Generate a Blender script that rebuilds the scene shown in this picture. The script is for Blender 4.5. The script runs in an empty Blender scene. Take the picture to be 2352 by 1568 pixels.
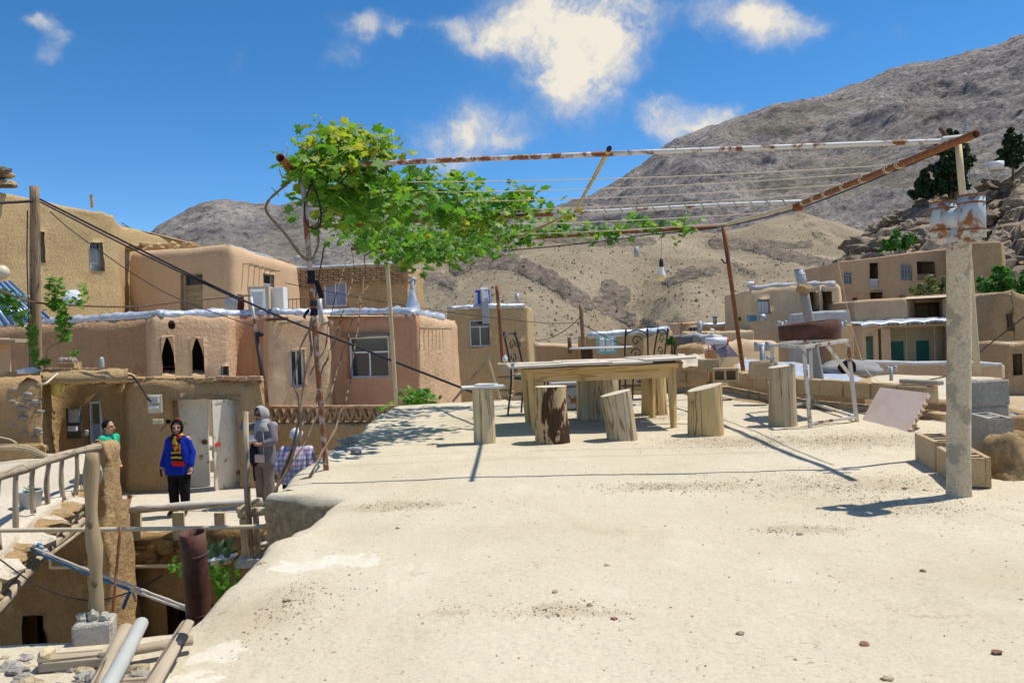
import bpy, bmesh, math, random
from mathutils import Vector, Matrix, noise
import numpy as np
R = math.radians
random.seed(7)
SC = bpy.context.scene
COL = SC.collection

# ------------------------------------------------------------------ camera
F, CX, CY = 1800.0, 1176.0, 784.0          # photograph measured on a 2352 x 1568 sheet
EYE, ROLL, PITCH = 1.05, 0.035, 0.0078
CAM = Vector((0, 0, EYE))
fwd = Vector((0, math.cos(PITCH), -math.sin(PITCH)))
_u0 = Vector((0, math.sin(PITCH), math.cos(PITCH)))
rgt = Vector((1, 0, 0)) * math.cos(ROLL) - _u0 * math.sin(ROLL)
upv = Vector((1, 0, 0)) * math.sin(ROLL) + _u0 * math.cos(ROLL)
cam_d = bpy.data.cameras.new('camera')
cam = bpy.data.objects.new('camera', cam_d)
COL.objects.link(cam)
cam_d.sensor_width = 36.0
cam_d.lens = 36.0 * F / 2352.0
cam_d.clip_start = 0.05
cam_d.clip_end = 6000
mw = Matrix.Identity(4)
for i in range(3):
    mw[i][0] = rgt[i]; mw[i][1] = upv[i]; mw[i][2] = -fwd[i]; mw[i][3] = CAM[i]
cam.matrix_world = mw
SC.camera = cam

# ------------------------------------------------------------------ sun, sky, exposure
SUN = Vector((0.46, 0.145, 1.0)).normalized()
sun_d = bpy.data.lights.new('sun', 'SUN')
sun_d.energy = 3.7
sun_d.angle = R(0.53)
sun_d.color = (1.0, 0.95, 0.86)
sun = bpy.data.objects.new('sun', sun_d)
COL.objects.link(sun)
sun.rotation_euler = SUN.to_track_quat('Z', 'Y').to_euler()
sun.location = (20, 10, 60)

world = bpy.data.worlds.new('World')
SC.world = world
world.use_nodes = True
wt = world.node_tree
for n in list(wt.nodes):
    wt.nodes.remove(n)
def wn(t, **k):
    n = wt.nodes.new(t)
    for a, v in k.items():
        setattr(n, a, v)
    return n
def wl(a, b):
    wt.links.new(a, b)
def wmath(op, a, b=None, c=None, clamp=False):
    n = wn('ShaderNodeMath', operation=op, use_clamp=clamp)
    for i, v in enumerate((a, b, c)):
        if v is None: continue
        if isinstance(v, (int, float)): n.inputs[i].default_value = v
        else: wl(v, n.inputs[i])
    return n.outputs[0]
w_out = wn('ShaderNodeOutputWorld')
w_bg = wn('ShaderNodeBackground')
w_bg.inputs['Strength'].default_value = 0.125
wl(w_bg.outputs[0], w_out.inputs[0])
sky = wn('ShaderNodeTexSky', sky_type='NISHITA')
sky.sun_disc = False
sky.sun_elevation = math.asin(SUN.z)
sky.sun_rotation = math.atan2(SUN.x, SUN.y)
sky.altitude = 2200
sky.air_density = .85
sky.dust_density = 0.25
sky.ozone_density = 2.0
w_hs = wn('ShaderNodeHueSaturation')
w_hs.inputs['Saturation'].default_value = 1.3
w_hs.inputs['Hue'].default_value = 0.497
wl(sky.outputs[0], w_hs.inputs['Color'])
# clouds: soft masses at fixed directions in the sky, broken up by noise
w_tc = wn('ShaderNodeTexCoord')
def cloud_dir(x, y):
    return (fwd + rgt * ((x - CX) / F) + upv * ((CY - y) / F)).normalized()
CLOUDS = [  # x, y on the sheet, half width, half height, weight
    (1330, 60, 105, 135, 1.2, 0), (1300, 160, 62, 80, .8, 0), (1210, 30, 80, 60, .6, 0), (1050, 80, 85, 34, .7, 0), (1150, 95, 60, 30, .5, 0), (1480, 30, 70, 50, .45, 0), (1400, 190, 50, 45, .4, 0),
    (1700, 20, 80, 40, .75, 0), (1780, 60, 60, 45, .75, 0), (1880, 75, 40, 30, .35, 0),
    (835, 50, 50, 26, .75, 0), (800, 135, 38, 30, .7, 0), (915, 60, 16, 14, .6, 0),
    (1080, 285, 50, 50, .75, 0), (1000, 310, 55, 40, .7, 0), (1170, 305, 36, 34, .85, 0), (1000, 375, 60, 30, .45, 0),
    (1535, 265, 38, 36, 1.0, 0), (1650, 275, 50, 28, .95, 0), (1610, 310, 60, 26, .6, 0),
    (95, 68, 34, 20, .85, 0), (145, 110, 24, 22, .75, 0), (120, 160, 24, 26, .6, 0), (2080, 80, 40, 24, .35, 0), (1985, 95, 24, 24, .25, 0),
    (670, 455, 36, 26, .6, 0), (540, 125, 40, 42, .3, 0),
    (-420, 120, 150, 60, .9, 0), (2900, 60, 170, 80, .9, 0), (900, -420, 220, 90, .9, 0)]
acc = None
# warp the lookup direction so that outlines are ragged
w_nw = wn('ShaderNodeTexNoise'); w_nw.inputs['Scale'].default_value = 11.0
w_nw.inputs['Detail'].default_value = 5.0; w_nw.inputs['Roughness'].default_value = .58
wl(w_tc.outputs['Generated'], w_nw.inputs['Vector'])
w_sub = wn('ShaderNodeVectorMath', operation='SUBTRACT'); wl(w_nw.outputs['Color'], w_sub.inputs[0]); w_sub.inputs[1].default_value = (.5, .5, .5)
w_sc = wn('ShaderNodeVectorMath', operation='SCALE'); wl(w_sub.outputs[0], w_sc.inputs[0]); w_sc.inputs['Scale'].default_value = .085
w_add = wn('ShaderNodeVectorMath', operation='ADD'); wl(w_tc.outputs['Generated'], w_add.inputs[0]); wl(w_sc.outputs[0], w_add.inputs[1])
w_xyz = wn('ShaderNodeSeparateXYZ'); wl(w_add.outputs[0], w_xyz.inputs[0])
w_ay = wmath('MAXIMUM', wmath('ABSOLUTE', w_xyz.outputs[1]), .02)
w_uv = wn('ShaderNodeCombineXYZ'); wl(wmath('DIVIDE', w_xyz.outputs[0], w_ay), w_uv.inputs[0]); wl(wmath('DIVIDE', w_xyz.outputs[2], w_ay), w_uv.inputs[1])
for (x, y, hw, hh, wgt, tilt) in CLOUDS:
    c = cloud_dir(x, y); c = c / c.y
    sx, sy = F / hw / 1.32, F / hh / 1.32
    d1 = wn('ShaderNodeVectorMath', operation='MULTIPLY_ADD'); wl(w_uv.outputs[0], d1.inputs[0]); d1.inputs[1].default_value = (sx, sy, 0); d1.inputs[2].default_value = (-c.x * sx, -c.z * sy, 0)
    r2 = wn('ShaderNodeVectorMath', operation='DOT_PRODUCT'); wl(d1.outputs[0], r2.inputs[0]); wl(d1.outputs[0], r2.inputs[1])
    g = wmath('POWER', .387, r2.outputs['Value'])
    acc = wmath('MULTIPLY', g, wgt) if acc is None else wmath('MULTIPLY_ADD', g, wgt, acc)
w_n2 = wn('ShaderNodeTexNoise'); w_n2.inputs['Scale'].default_value = 16.0
w_n2.inputs['Detail'].default_value = 9.0; w_n2.inputs['Roughness'].default_value = .6
wl(w_add.outputs[0], w_n2.inputs['Vector'])
# unseen clouds added overhead to whiten the blue skylight in the shadows
w_zz = wmath('MAXIMUM', w_xyz.outputs[2], .05)
w_ov = wn('ShaderNodeCombineXYZ'); wl(wmath('DIVIDE', w_xyz.outputs[0], w_zz), w_ov.inputs[0]); wl(wmath('DIVIDE', w_xyz.outputs[1], w_zz), w_ov.inputs[1])
w_n4 = wn('ShaderNodeTexNoise'); w_n4.inputs['Scale'].default_value = 1.7; w_n4.inputs['Detail'].default_value = 3.0
wl(w_ov.outputs[0], w_n4.inputs['Vector'])
def wstep(v, lo, hi):
    n = wn('ShaderNodeMapRange', interpolation_type='SMOOTHSTEP'); wl(v, n.inputs['Value']); n.inputs['From Min'].default_value = lo; n.inputs['From Max'].default_value = hi
    return n.outputs[0]
acc = wmath('MULTIPLY_ADD', wmath('MULTIPLY', wstep(w_n4.outputs['Fac'], .46, .62), wstep(w_xyz.outputs[2], .44, .56)), 1.0, acc)
dens = wmath('SUBTRACT', wmath('MULTIPLY', acc, wmath('ADD', wmath('MULTIPLY', w_n2.outputs['Fac'], 3.0), -.5)), .16)
w_mr = wn('ShaderNodeMapRange', interpolation_type='SMOOTHSTEP')
wl(dens, w_mr.inputs['Value']); w_mr.inputs['From Min'].default_value = 0.0; w_mr.inputs['From Max'].default_value = 1.25
w_n3 = wn('ShaderNodeTexNoise'); w_n3.inputs['Scale'].default_value = 24.0; w_n3.inputs['Detail'].default_value = 6.0
wl(w_add.outputs[0], w_n3.inputs['Vector'])
w_cr = wn('ShaderNodeValToRGB')
w_cr.color_ramp.elements[0].position = .2; w_cr.color_ramp.elements[0].color = (2.3, 2.75, 3.4, 1)
w_cr.color_ramp.elements[1].position = 1.0; w_cr.color_ramp.elements[1].color = (5.3, 4.95, 4.3, 1)
wl(wmath('ADD', wmath('MULTIPLY', dens, .55), wmath('MULTIPLY', w_n3.outputs['Fac'], .6)), w_cr.inputs[0])
w_mx = wn('ShaderNodeMix', data_type='RGBA')
wl(w_mr.outputs[0], w_mx.inputs['Factor']); wl(w_hs.outputs[0], w_mx.inputs[6]); wl(w_cr.outputs[0], w_mx.inputs[7])
wl(w_mx.outputs[2], w_bg.inputs['Color'])

SC.view_settings.view_transform = 'Standard'
SC.view_settings.look = 'None'
SC.view_settings.exposure = 0.42
SC.view_settings.gamma = 1.0
SC.view_settings.use_curve_mapping = False
world.cycles.sampling_method = 'MANUAL'
world.cycles.sample_map_resolution = 256
SC.cycles.max_bounces = 6
SC.cycles.diffuse_bounces = 4
SC.cycles.use_denoising = True

# ------------------------------------------------------------------ measuring helpers
def ray(x, y):
    return fwd + rgt * ((x - CX) / F) + upv * ((CY - y) / F)
def W(x, y, d):
    r = ray(x, y); return CAM + r * (d / r.y)
def G(x, y, z=0.0):
    r = ray(x, y); return CAM + r * ((z - EYE) / r.z)
def pix(p):
    v = Vector(p) - CAM; k = v.dot(fwd)
    return CX + F * v.dot(rgt) / k, CY - F * v.dot(upv) / k

# ------------------------------------------------------------------ noise
def nz(p, s, seed=0.0):
    return noise.noise(Vector((p[0] * s + seed, p[1] * s - seed * .7, p[2] * s + seed * .3)))
def fbm(p, s, oct=4, seed=0.0, rough=.5):
    v, a, t = 0.0, 1.0, 0.0
    for i in range(oct):
        v += a * nz(p, s, seed + i * 7.3); t += a; a *= rough; s *= 2.07
    return v / t
def ridged(p, s, oct=4, seed=0.0):
    v, a, t = 0.0, 1.0, 0.0
    for i in range(oct):
        n = 1 - abs(nz(p, s, seed + i * 5.1)) * 2
        v += a * n; t += a; a *= .5; s *= 2.1
    return v / t
def vnoise(p, s, amp, seed=0.0):
    q = Vector((p[0] * s + seed, p[1] * s, p[2] * s))
    return Vector((noise.noise(q), noise.noise(q + Vector((31.4, 7, 2))), noise.noise(q + Vector((5, 91.2, 13))))) * amp

# ------------------------------------------------------------------ objects
def tag(o, label=None, cat=None, group=None, kind=None):
    if label: o['label'] = label
    if cat: o['category'] = cat
    if group: o['group'] = group
    if kind: o['kind'] = kind
    return o
def thing(name, label, cat, loc=(0, 0, 0), group=None):
    o = bpy.data.objects.new(name, None)
    o.empty_display_size = .1
    COL.objects.link(o); o.location = loc
    return tag(o, label, cat, group)
def wloc(o):
    v = Vector((0, 0, 0))
    while o is not None:
        v = v + o.location; o = o.parent
    return v
def link(name, me, parent=None):
    o = bpy.data.objects.new(name, me); COL.objects.link(o)
    if parent is not None: o.parent = parent
    return o
def copy_tree(o, parent=None, loc=None, rz=None, scale=None):
    c = o.copy(); COL.objects.link(c); c.parent = parent
    if loc is not None: c.location = loc
    if rz is not None: c.rotation_euler = (0, 0, rz)
    if scale is not None: c.scale = scale if hasattr(scale, '__len__') else (scale,) * 3
    for ch in list(o.children): copy_tree(ch, c)
    return c

class MB:
    """Collects boxes, tubes, lathes and sheets and links them as one mesh."""
    def __init__(s): s.v = []; s.f = []; s.uv = []
    def add(s, vs, fs, uvs=None):
        b = len(s.v); s.v += [tuple(p) for p in vs]
        for i, f in enumerate(fs):
            s.f.append(tuple(b + k for k in f))
            s.uv.append(uvs[i] if uvs else [(0, 0)] * len(f))
        return s
    def box(s, c, sz, M=None, jit=0.0, seed=0):
        hx, hy, hz = sz[0] / 2, sz[1] / 2, sz[2] / 2
        M = M or Matrix.Identity(3); c = Vector(c)
        rnd = random.Random(seed)
        vs = []
        for (a, b, d) in ((-1,-1,-1),(1,-1,-1),(1,1,-1),(-1,1,-1),(-1,-1,1),(1,-1,1),(1,1,1),(-1,1,1)):
            p = Vector((a * hx, b * hy, d * hz))
            if jit: p += Vector((rnd.uniform(-jit, jit), rnd.uniform(-jit, jit), rnd.uniform(-jit, jit)))
            vs.append(c + M @ p)
        fs = [(0,3,2,1),(4,5,6,7),(0,1,5,4),(1,2,6,5),(2,3,7,6),(3,0,4,7)]
        L = [sz[0], sz[1], sz[2]]
        k = L.index(max(L))
        uvs = []
        loc = [(-hx,-hy,-hz),(hx,-hy,-hz),(hx,hy,-hz),(-hx,hy,-hz),(-hx,-hy,hz),(hx,-hy,hz),(hx,hy,hz),(-hx,hy,hz)]
        o = [i for i in range(3) if i != k]
        off = (seed * .37) % 5
        for f in fs:
            uvs.append([(loc[i][o[0]] + loc[i][o[1]] * .9 + off, loc[i][k] + off) for i in f])
        return s.add(vs, fs, uvs)
    def rbox(s, c, sz, M=None, r=.012, jit=0.0, seed=0):
        """box with bevelled edges: built as a superellipsoid-like 24-vertex hull"""
        hx, hy, hz = sz[0] / 2, sz[1] / 2, sz[2] / 2
        r = min(r, hx * .8, hy * .8, hz * .8)
        M = M or Matrix.Identity(3); c = Vector(c); rnd = random.Random(seed)
        bm = bmesh.new(); bmesh.ops.create_cube(bm, size=1)
        for v in bm.verts: v.co = Vector((v.co.x * sz[0], v.co.y * sz[1], v.co.z * sz[2]))
        bmesh.ops.bevel(bm, geom=bm.edges[:], offset=r, segments=1, affect='EDGES')
        bm.verts.index_update()
        vs = []
        for v in bm.verts:
            p = v.co.copy()
            if jit: p += Vector((rnd.uniform(-jit, jit), rnd.uniform(-jit, jit), rnd.uniform(-jit, jit)))
            vs.append(c + M @ p)
        fs = [tuple(v.index for v in f.verts) for f in bm.faces]
        k = max(range(3), key=lambda i: sz[i]); o = [i for i in range(3) if i != k]
        off = (seed * .37) % 5
        uvs = [[(v.co[o[0]] + v.co[o[1]] * .9 + off, v.co[k] + off) for v in f.verts] for f in bm.faces]
        bm.free()
        return s.add(vs, fs, uvs)
    def tube(s, pts, r, n=8, cap=True, jit=0.0, seed=0, squash=None):
        pts = [Vector(p) for p in pts]; m = len(pts)
        rs = r if hasattr(r, '__len__') else [r] * m
        rnd = random.Random(seed); vs = []; L = 0.0; Ls = []
        t0 = (pts[1] - pts[0]).normalized()
        a = Vector((0, 0, 1)) if abs(t0.z) < .9 else Vector((1, 0, 0))
        nx = t0.cross(a).normalized()
        for i, p in enumerate(pts):
            t = (pts[min(i + 1, m - 1)] - pts[max(i - 1, 0)]).normalized()
            nx = (nx - t * nx.dot(t)).normalized(); ny = t.cross(nx)
            if i: L += (p - pts[i - 1]).length
            Ls.append(L)
            for k in range(n):
                an = 2 * math.pi * k / n
                rr = rs[i] * (1 + (rnd.uniform(-jit, jit) if jit else 0))
                vs.append(p + (nx * math.cos(an) + ny * math.sin(an) * (squash or 1)) * rr)
        fs, uvs = [], []
        rm = sum(rs) / m; off = (seed * .37) % 5
        for i in range(m - 1):
            for k in range(n):
                k2 = (k + 1) % n
                fs.append((i * n + k, i * n + k2, (i + 1) * n + k2, (i + 1) * n + k))
                u0, u1 = 2 * math.pi * rm * k / n + off, 2 * math.pi * rm * (k + 1) / n + off
                uvs.append([(u0, Ls[i] + off), (u1, Ls[i] + off), (u1, Ls[i + 1] + off), (u0, Ls[i + 1] + off)])
        if cap:
            for base, order in ((0, -1), ((m - 1) * n, 1)):
                f = tuple(base + k for k in range(n))[::order]
                fs.append(f); uvs.append([(vs[i].x + vs[i].y, vs[i].z * .1 + off) for i in f])
        return s.add(vs, fs, uvs)
    def pipe(s, pts, r, wall=.004, n=12):
        """open hollow tube: outer skin, inner skin and two end rings"""
        b = len(s.v); m = len(pts)
        s.tube(pts, r, n, cap=False)
        rs = r if hasattr(r, '__len__') else [r] * m
        b2 = len(s.v)
        s.tube(pts, [q - wall for q in rs], n, cap=False)
        for j in range(len(s.f) - (m - 1) * n, len(s.f)): s.f[j] = s.f[j][::-1]
        for e in (0, (m - 1) * n):
            for k in range(n):
                k2 = (k + 1) % n
                f = (b + e + k, b2 + e + k, b2 + e + k2, b + e + k2)
                s.f.append(f if e == 0 else f[::-1]); s.uv.append([(0, 0)] * 4)
        return s
    def lathe(s, prof, n=16, c=(0, 0, 0), M=None):
        M = M or Matrix.Identity(3); c = Vector(c); m = len(prof)
        vs = [c + M @ Vector((r * math.cos(2 * math.pi * k / n), r * math.sin(2 * math.pi * k / n), z)) for (r, z) in prof for k in range(n)]
        fs, uvs = [], []
        for i in range(m - 1):
            for k in range(n):
                k2 = (k + 1) % n
                fs.append((i * n + k, i * n + k2, (i + 1) * n + k2, (i + 1) * n + k))
                uvs.append([(k / n, prof[i][1]), ((k + 1) / n, prof[i][1]), ((k + 1) / n, prof[i + 1][1]), (k / n, prof[i + 1][1])])
        return s.add(vs, fs, uvs)
    def sheet(s, rows, uvscale=1.0, close=False):
        m, n = len(rows), len(rows[0])
        vs = [p for r in rows for p in r]; fs = []; uvs = []
        for i in range(m - 1):
            for k in range(n if close else n - 1):
                k2 = (k + 1) % n
                fs.append((i * n + k, i * n + k2, (i + 1) * n + k2, (i + 1) * n + k))
                uvs.append([(k * uvscale, i * uvscale), ((k + 1) * uvscale, i * uvscale), ((k + 1) * uvscale, (i + 1) * uvscale), (k * uvscale, (i + 1) * uvscale)])
        return s.add(vs, fs, uvs)
    def prism(s, poly, axis, h):
        """extrude a planar polygon (list of Vectors) by h along axis"""
        n = len(poly); a = Vector(axis) * h
        vs = [Vector(p) for p in poly] + [Vector(p) + a for p in poly]
        fs = [tuple(range(n))[::-1], tuple(range(n, 2 * n))] + [(i, (i + 1) % n, n + (i + 1) % n, n + i) for i in range(n)]
        return s.add(vs, fs)
    def blob(s, c, r, sub=2, amp=.25, freq=1.5, seed=0, sc=(1, 1, 1), flat=None):
        bm = bmesh.new(); bmesh.ops.create_icosphere(bm, subdivisions=sub, radius=1)
        c = Vector(c); vs = []
        for v in bm.verts:
            p = v.co.copy(); q = p * freq
            k = 1 + amp * noise.noise(q + Vector((seed * 3.1, seed, -seed))) * 1.6 + amp * .5 * noise.noise(q * 2.3 + Vector((seed, 9, seed)))
            p = Vector((p.x * sc[0], p.y * sc[1], p.z * sc[2])) * (r * k)
            if flat is not None and p.z < -r * flat: p.z = -r * flat
            vs.append(c + p)
        bm.verts.index_update()
        fs = [tuple(v.index for v in f.verts) for f in bm.faces]
        bm.free()
        return s.add(vs, fs)
    def rough(s, amp, scale, seed=0):
        s.v = [tuple(Vector(p) + vnoise(p, scale, amp, seed)) for p in s.v]
        return s
    def build(s, name, mat, parent=None, smooth=False, fixn=False):
        me = bpy.data.meshes.new(name)
        o0 = wloc(parent) if parent is not None else Vector((0, 0, 0))
        vs = [(p[0] - o0.x, p[1] - o0.y, p[2] - o0.z) for p in s.v] if parent is not None else s.v
        me.from_pydata(vs, [], s.f)
        lay = me.uv_layers.new(name='UVMap')
        flat = [c for u in s.uv for pt in u for c in pt]
        lay.data.foreach_set('uv', flat)
        if fixn:
            bm = bmesh.new(); bm.from_mesh(me); bmesh.ops.recalc_face_normals(bm, faces=bm.faces); bm.to_mesh(me); bm.free()
        if smooth: me.polygons.foreach_set('use_smooth', [True] * len(me.polygons))
        if smooth == 'auto': me.set_sharp_from_angle(angle=R(40))
        if mat: me.materials.append(mat)
        me.update()
        return link(name, me, parent)
def rot_to(t):
    """3x3 whose Z column points along t"""
    return Vector(t).normalized().to_track_quat('Z', 'Y').to_matrix()
def rz(a): return Matrix.Rotation(a, 3, 'Z')
def bez(p0, p1, sag, n=14):
    p0, p1 = Vector(p0), Vector(p1)
    return [p0.lerp(p1, i / n) - Vector((0, 0, sag * 4 * (i / n) * (1 - i / n))) for i in range(n + 1)]
def smooth_path(pts, k=4):
    pts = [Vector(p) for p in pts]; out = []
    for i in range(len(pts) - 1):
        p0 = pts[max(i - 1, 0)]; p1 = pts[i]; p2 = pts[i + 1]; p3 = pts[min(i + 2, len(pts) - 1)]
        for j in range(k):
            t = j / k
            out.append(.5 * ((2 * p1) + (p2 - p0) * t + (2 * p0 - 5 * p1 + 4 * p2 - p3) * t * t + (3 * p1 - p0 - 3 * p2 + p3) * t ** 3))
    out.append(pts[-1]); return out
# ------------------------------------------------------------------ materials
class Mat:
    def __init__(s, name, rough=.9, spec=.2):
        s.m = bpy.data.materials.new(name); s.m.use_nodes = True
        s.t = s.m.node_tree
        s.b = s.t.nodes['Principled BSDF']
        s.b.inputs['Roughness'].default_value = rough
        s.b.inputs['Specular IOR Level'].default_value = spec
    def n(s, typ, ins=None, **k):
        n = s.t.nodes.new(typ)
        for a, v in k.items(): setattr(n, a, v)
        for a, v in (ins or {}).items(): s.set(n.inputs[a], v)
        return n
    def set(s, sock, v):
        if isinstance(v, bpy.types.NodeSocket): s.t.links.new(v, sock)
        elif isinstance(v, (tuple, list)) and len(v) == 3 and sock.type == 'RGBA': sock.default_value = (*v, 1)
        else: sock.default_value = v
    def math(s, op, a, b=0.0, clamp=False):
        return s.n('ShaderNodeMath', {0: a, 1: b}, operation=op, use_clamp=clamp).outputs[0]
    def mix(s, f, a, b, mode='MIX'):
        n = s.n('ShaderNodeMix', {0: f, 6: a, 7: b}, data_type='RGBA', blend_type=mode)
        return n.outputs[2]
    def ramp(s, f, stops, interp='LINEAR'):
        n = s.n('ShaderNodeValToRGB', {0: f}); r = n.color_ramp; r.interpolation = interp
        while len(r.elements) < len(stops): r.elements.new(.5)
        for e, (p, c) in zip(r.elements, stops):
            e.position = p; e.color = (*c, 1) if len(c) == 3 else c
        return n.outputs[0]
    def step(s, v, lo, hi):
        return s.n('ShaderNodeMapRange', {'Value': v, 'From Min': lo, 'From Max': hi}, interpolation_type='SMOOTHSTEP').outputs[0]
    def noise(s, vec, scale, detail=4, rough=.55, dist=0.0, out='Fac'):
        return s.n('ShaderNodeTexNoise', {'Vector': vec, 'Scale': scale, 'Detail': detail, 'Roughness': rough, 'Distortion': dist}).outputs[out]
    def vor(s, vec, scale, out='Distance', feature='F1', rnd=1.0):
        return s.n('ShaderNodeTexVoronoi', {'Vector': vec, 'Scale': scale, 'Randomness': rnd}, feature=feature).outputs[out]
    def pos(s): return s.n('ShaderNodeNewGeometry').outputs['Position']
    def obj(s):
        tc = s.n('ShaderNodeTexCoord').outputs['Object']
        oi = s.n('ShaderNodeObjectInfo').outputs['Random']
        v = s.n('ShaderNodeVectorMath', {0: tc}, operation='ADD')
        c = s.n('ShaderNodeCombineXYZ', {0: s.math('MULTIPLY', oi, 37.0), 1: s.math('MULTIPLY', oi, 91.0), 2: s.math('MULTIPLY', oi, 17.0)})
        s.t.links.new(c.outputs[0], v.inputs[1]); return v.outputs[0]
    def uv(s): return s.n('ShaderNodeUVMap').outputs[0]
    def map(s, vec, scale=(1, 1, 1), loc=(0, 0, 0), rot=(0, 0, 0)):
        return s.n('ShaderNodeMapping', {'Vector': vec, 'Scale': scale, 'Location': loc, 'Rotation': rot}).outputs[0]
    def xyz(s, vec): return s.n('ShaderNodeSeparateXYZ', {0: vec}).outputs
    def color(s, c): s.set(s.b.inputs['Base Color'], c); return s
    def bump(s, h, strength=.5, dist=.02, prev=None):
        ins = {'Height': h, 'Strength': strength, 'Distance': dist}
        if prev is not None: ins['Normal'] = prev
        n = s.n('ShaderNodeBump', ins)
        s.set(s.b.inputs['Normal'], n.outputs[0]); return n.outputs[0]

def plain(name, c, rough=.6, spec=.3, metal=0.0, var=.12, scale=9.0, bump=0.0):
    M = Mat(name, rough, spec); v = M.obj()
    f = M.noise(v, scale, 5, .6)
    M.color(M.mix(f, tuple(x * (1 - var) for x in c), tuple(min(1, x * (1 + var)) for x in c)))
    M.b.inputs['Metallic'].default_value = metal
    if bump: M.bump(M.noise(v, scale * 5, 4), bump, .01)
    return M.m

def earth(name, c1, c2, scale=.6, grain=45.0, gb=.5, gd=.02, lump=.4, ld=.05, speck=None, streak=0.0, patch=None, straw=False):
    """mud plaster: broad tone drift, fine grain, optional straw, rain streaks and patches of another clay"""
    M = Mat(name, .95, .08); p = M.pos()
    f = M.noise(p, scale, 6, .6, .3)
    c = M.ramp(f, [(.28, c1), (.72, c2)])
    g = M.noise(p, grain, 5, .65)
    c = M.mix(1.0, c, M.ramp(g, [(.25, (.62, .61, .6)), (.5, (1, 1, 1)), (.8, (1.3, 1.29, 1.26))]), 'MULTIPLY')
    if patch:
        pm = M.step(M.noise(p, patch[1], 4, .6, .4), patch[2], patch[2] + .06)
        c = M.mix(M.math('MULTIPLY', pm, patch[3]), c, patch[0])
    if streak:
        q = M.map(p, (3.2, 3.2, .22))
        st = M.step(M.noise(q, 1.6, 4, .6), .5, .78)
        c = M.mix(M.math('MULTIPLY', st, streak), c, tuple(x * .58 for x in c1))
    h = g
    if straw:
        sn = M.noise(p, grain * .55, 6, .82)
        c = M.mix(M.math('MULTIPLY', M.step(sn, .5, .64), .7), c, tuple(min(1, x * 1.4) for x in c2))
        c = M.mix(M.math('MULTIPLY', M.math('SUBTRACT', 1.0, M.step(sn, .34, .46)), .55), c, tuple(x * .6 for x in c1))
        h = M.math('ADD', M.math('MULTIPLY', g, .4), sn)
    if speck:
        vo = M.vor(p, speck[1])
        sm = M.math('MULTIPLY', M.math('SUBTRACT', 1.0, M.step(vo, speck[2], speck[2] + .08)), M.step(M.noise(p, 1.3, 3), .38, .6))
        c = M.mix(M.math('MULTIPLY', sm, speck[3]), c, speck[0])
    M.color(c)
    n1 = M.bump(M.noise(p, grain * .16, 5, .6), lump, ld)
    M.bump(h, gb, gd, n1)
    return M.m

MUD_YELLOW = earth('yellow_straw_mud', (.46, .325, .165), (.6, .44, .24), .7, 30, .95, .05, .5, .06, straw=True)
MUD_TAN = earth('tan_straw_mud', (.43, .285, .14), (.56, .39, .205), .9, 34, .9, .045, .7, .07, straw=True, patch=((.40, .31, .2), 1.6, .6, .4))
MUD_WALL = earth('brown_mud_wall', (.44, .28, .135), (.57, .385, .195), .8, 40, .8, .04, .8, .08, speck=((.45, .36, .23), 13, .12, .5))
PINK_A = earth('pink_mud_plaster', (.55, .36, .215), (.65, .45, .285), .8, 60, .35, .015, .8, .07, streak=.3, patch=((.42, .25, .145), 1.3, .58, .4))
PINK_B = earth('shaded_terracotta_plaster', (.45, .235, .135), (.54, .305, .185), .8, 60, .3, .012, .6, .05, streak=.4, patch=((.5, .31, .2), 1.1, .58, .4))  # terracotta tone with the shade of its wall stretches mixed into the colour
PINK_C = earth('shaded_brown_pink_plaster', (.40, .24, .135), (.50, .32, .19), 1.0, 60, .3, .012, .9, .1, streak=.2, patch=((.3, .165, .1), 1.2, .56, .5))  # brown-pink of the left stretch, its shade included in the colour
PEACH = earth('peach_mud_plaster', (.51, .34, .205), (.61, .425, .27), .4, 60, .22, .01, .4, .05, streak=.2, patch=((.58, .4, .24), .8, .55, .35))
CLAY_FAR = earth('clay_village_wall', (.46, .305, .18), (.56, .39, .24), .35, 22, .3, .03, .4, .06, streak=.3)
CLAY_FAR2 = earth('light_clay_village_wall', (.52, .375, .225), (.62, .465, .295), .35, 22, .3, .03, .4, .06, streak=.25)
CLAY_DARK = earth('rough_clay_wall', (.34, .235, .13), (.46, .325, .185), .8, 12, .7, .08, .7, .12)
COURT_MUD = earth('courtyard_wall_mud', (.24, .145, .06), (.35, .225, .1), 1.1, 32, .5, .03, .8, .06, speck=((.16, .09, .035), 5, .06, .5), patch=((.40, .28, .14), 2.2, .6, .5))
GREY_RENDER = earth('grey_cement_render', (.36, .36, .36), (.52, .52, .53), .6, 30, .25, .01, .3, .03, patch=((.25, .23, .21), .7, .58, .5))
FLOOR_CEM = earth('pale_cement_floor', (.50, .43, .33), (.62, .55, .44), .7, 40, .3, .01, .35, .03, patch=((.42, .34, .24), 1.4, .62, .5))
GROUND = earth('village_dust', (.40, .30, .18), (.52, .41, .27), .12, 9, .5, .05, .5, .2)
CONC = earth('weathered_concrete', (.50, .40, .27), (.64, .53, .37), 1.7, 60, .25, .008, .25, .012, patch=((.30, .26, .2), 4.5, .53, .75))
BLOCK = earth('tan_cinder_block', (.42, .30, .17), (.54, .40, .245), 2.2, 60, .75, .014, .4, .02)
BLOCK_G = earth('grey_cinder_block', (.38, .34, .285), (.50, .455, .385), 3.0, 60, .9, .02, .4, .02, patch=((.54, .5, .42), 3, .55, .6))
BRICK = earth('mud_brick', (.33, .205, .11), (.46, .31, .175), 2.2, 28, .5, .03, .5, .03)
BRICK_R = earth('fired_brick', (.45, .255, .14), (.55, .34, .2), 3, 50, .4, .01, .3, .02)

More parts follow.
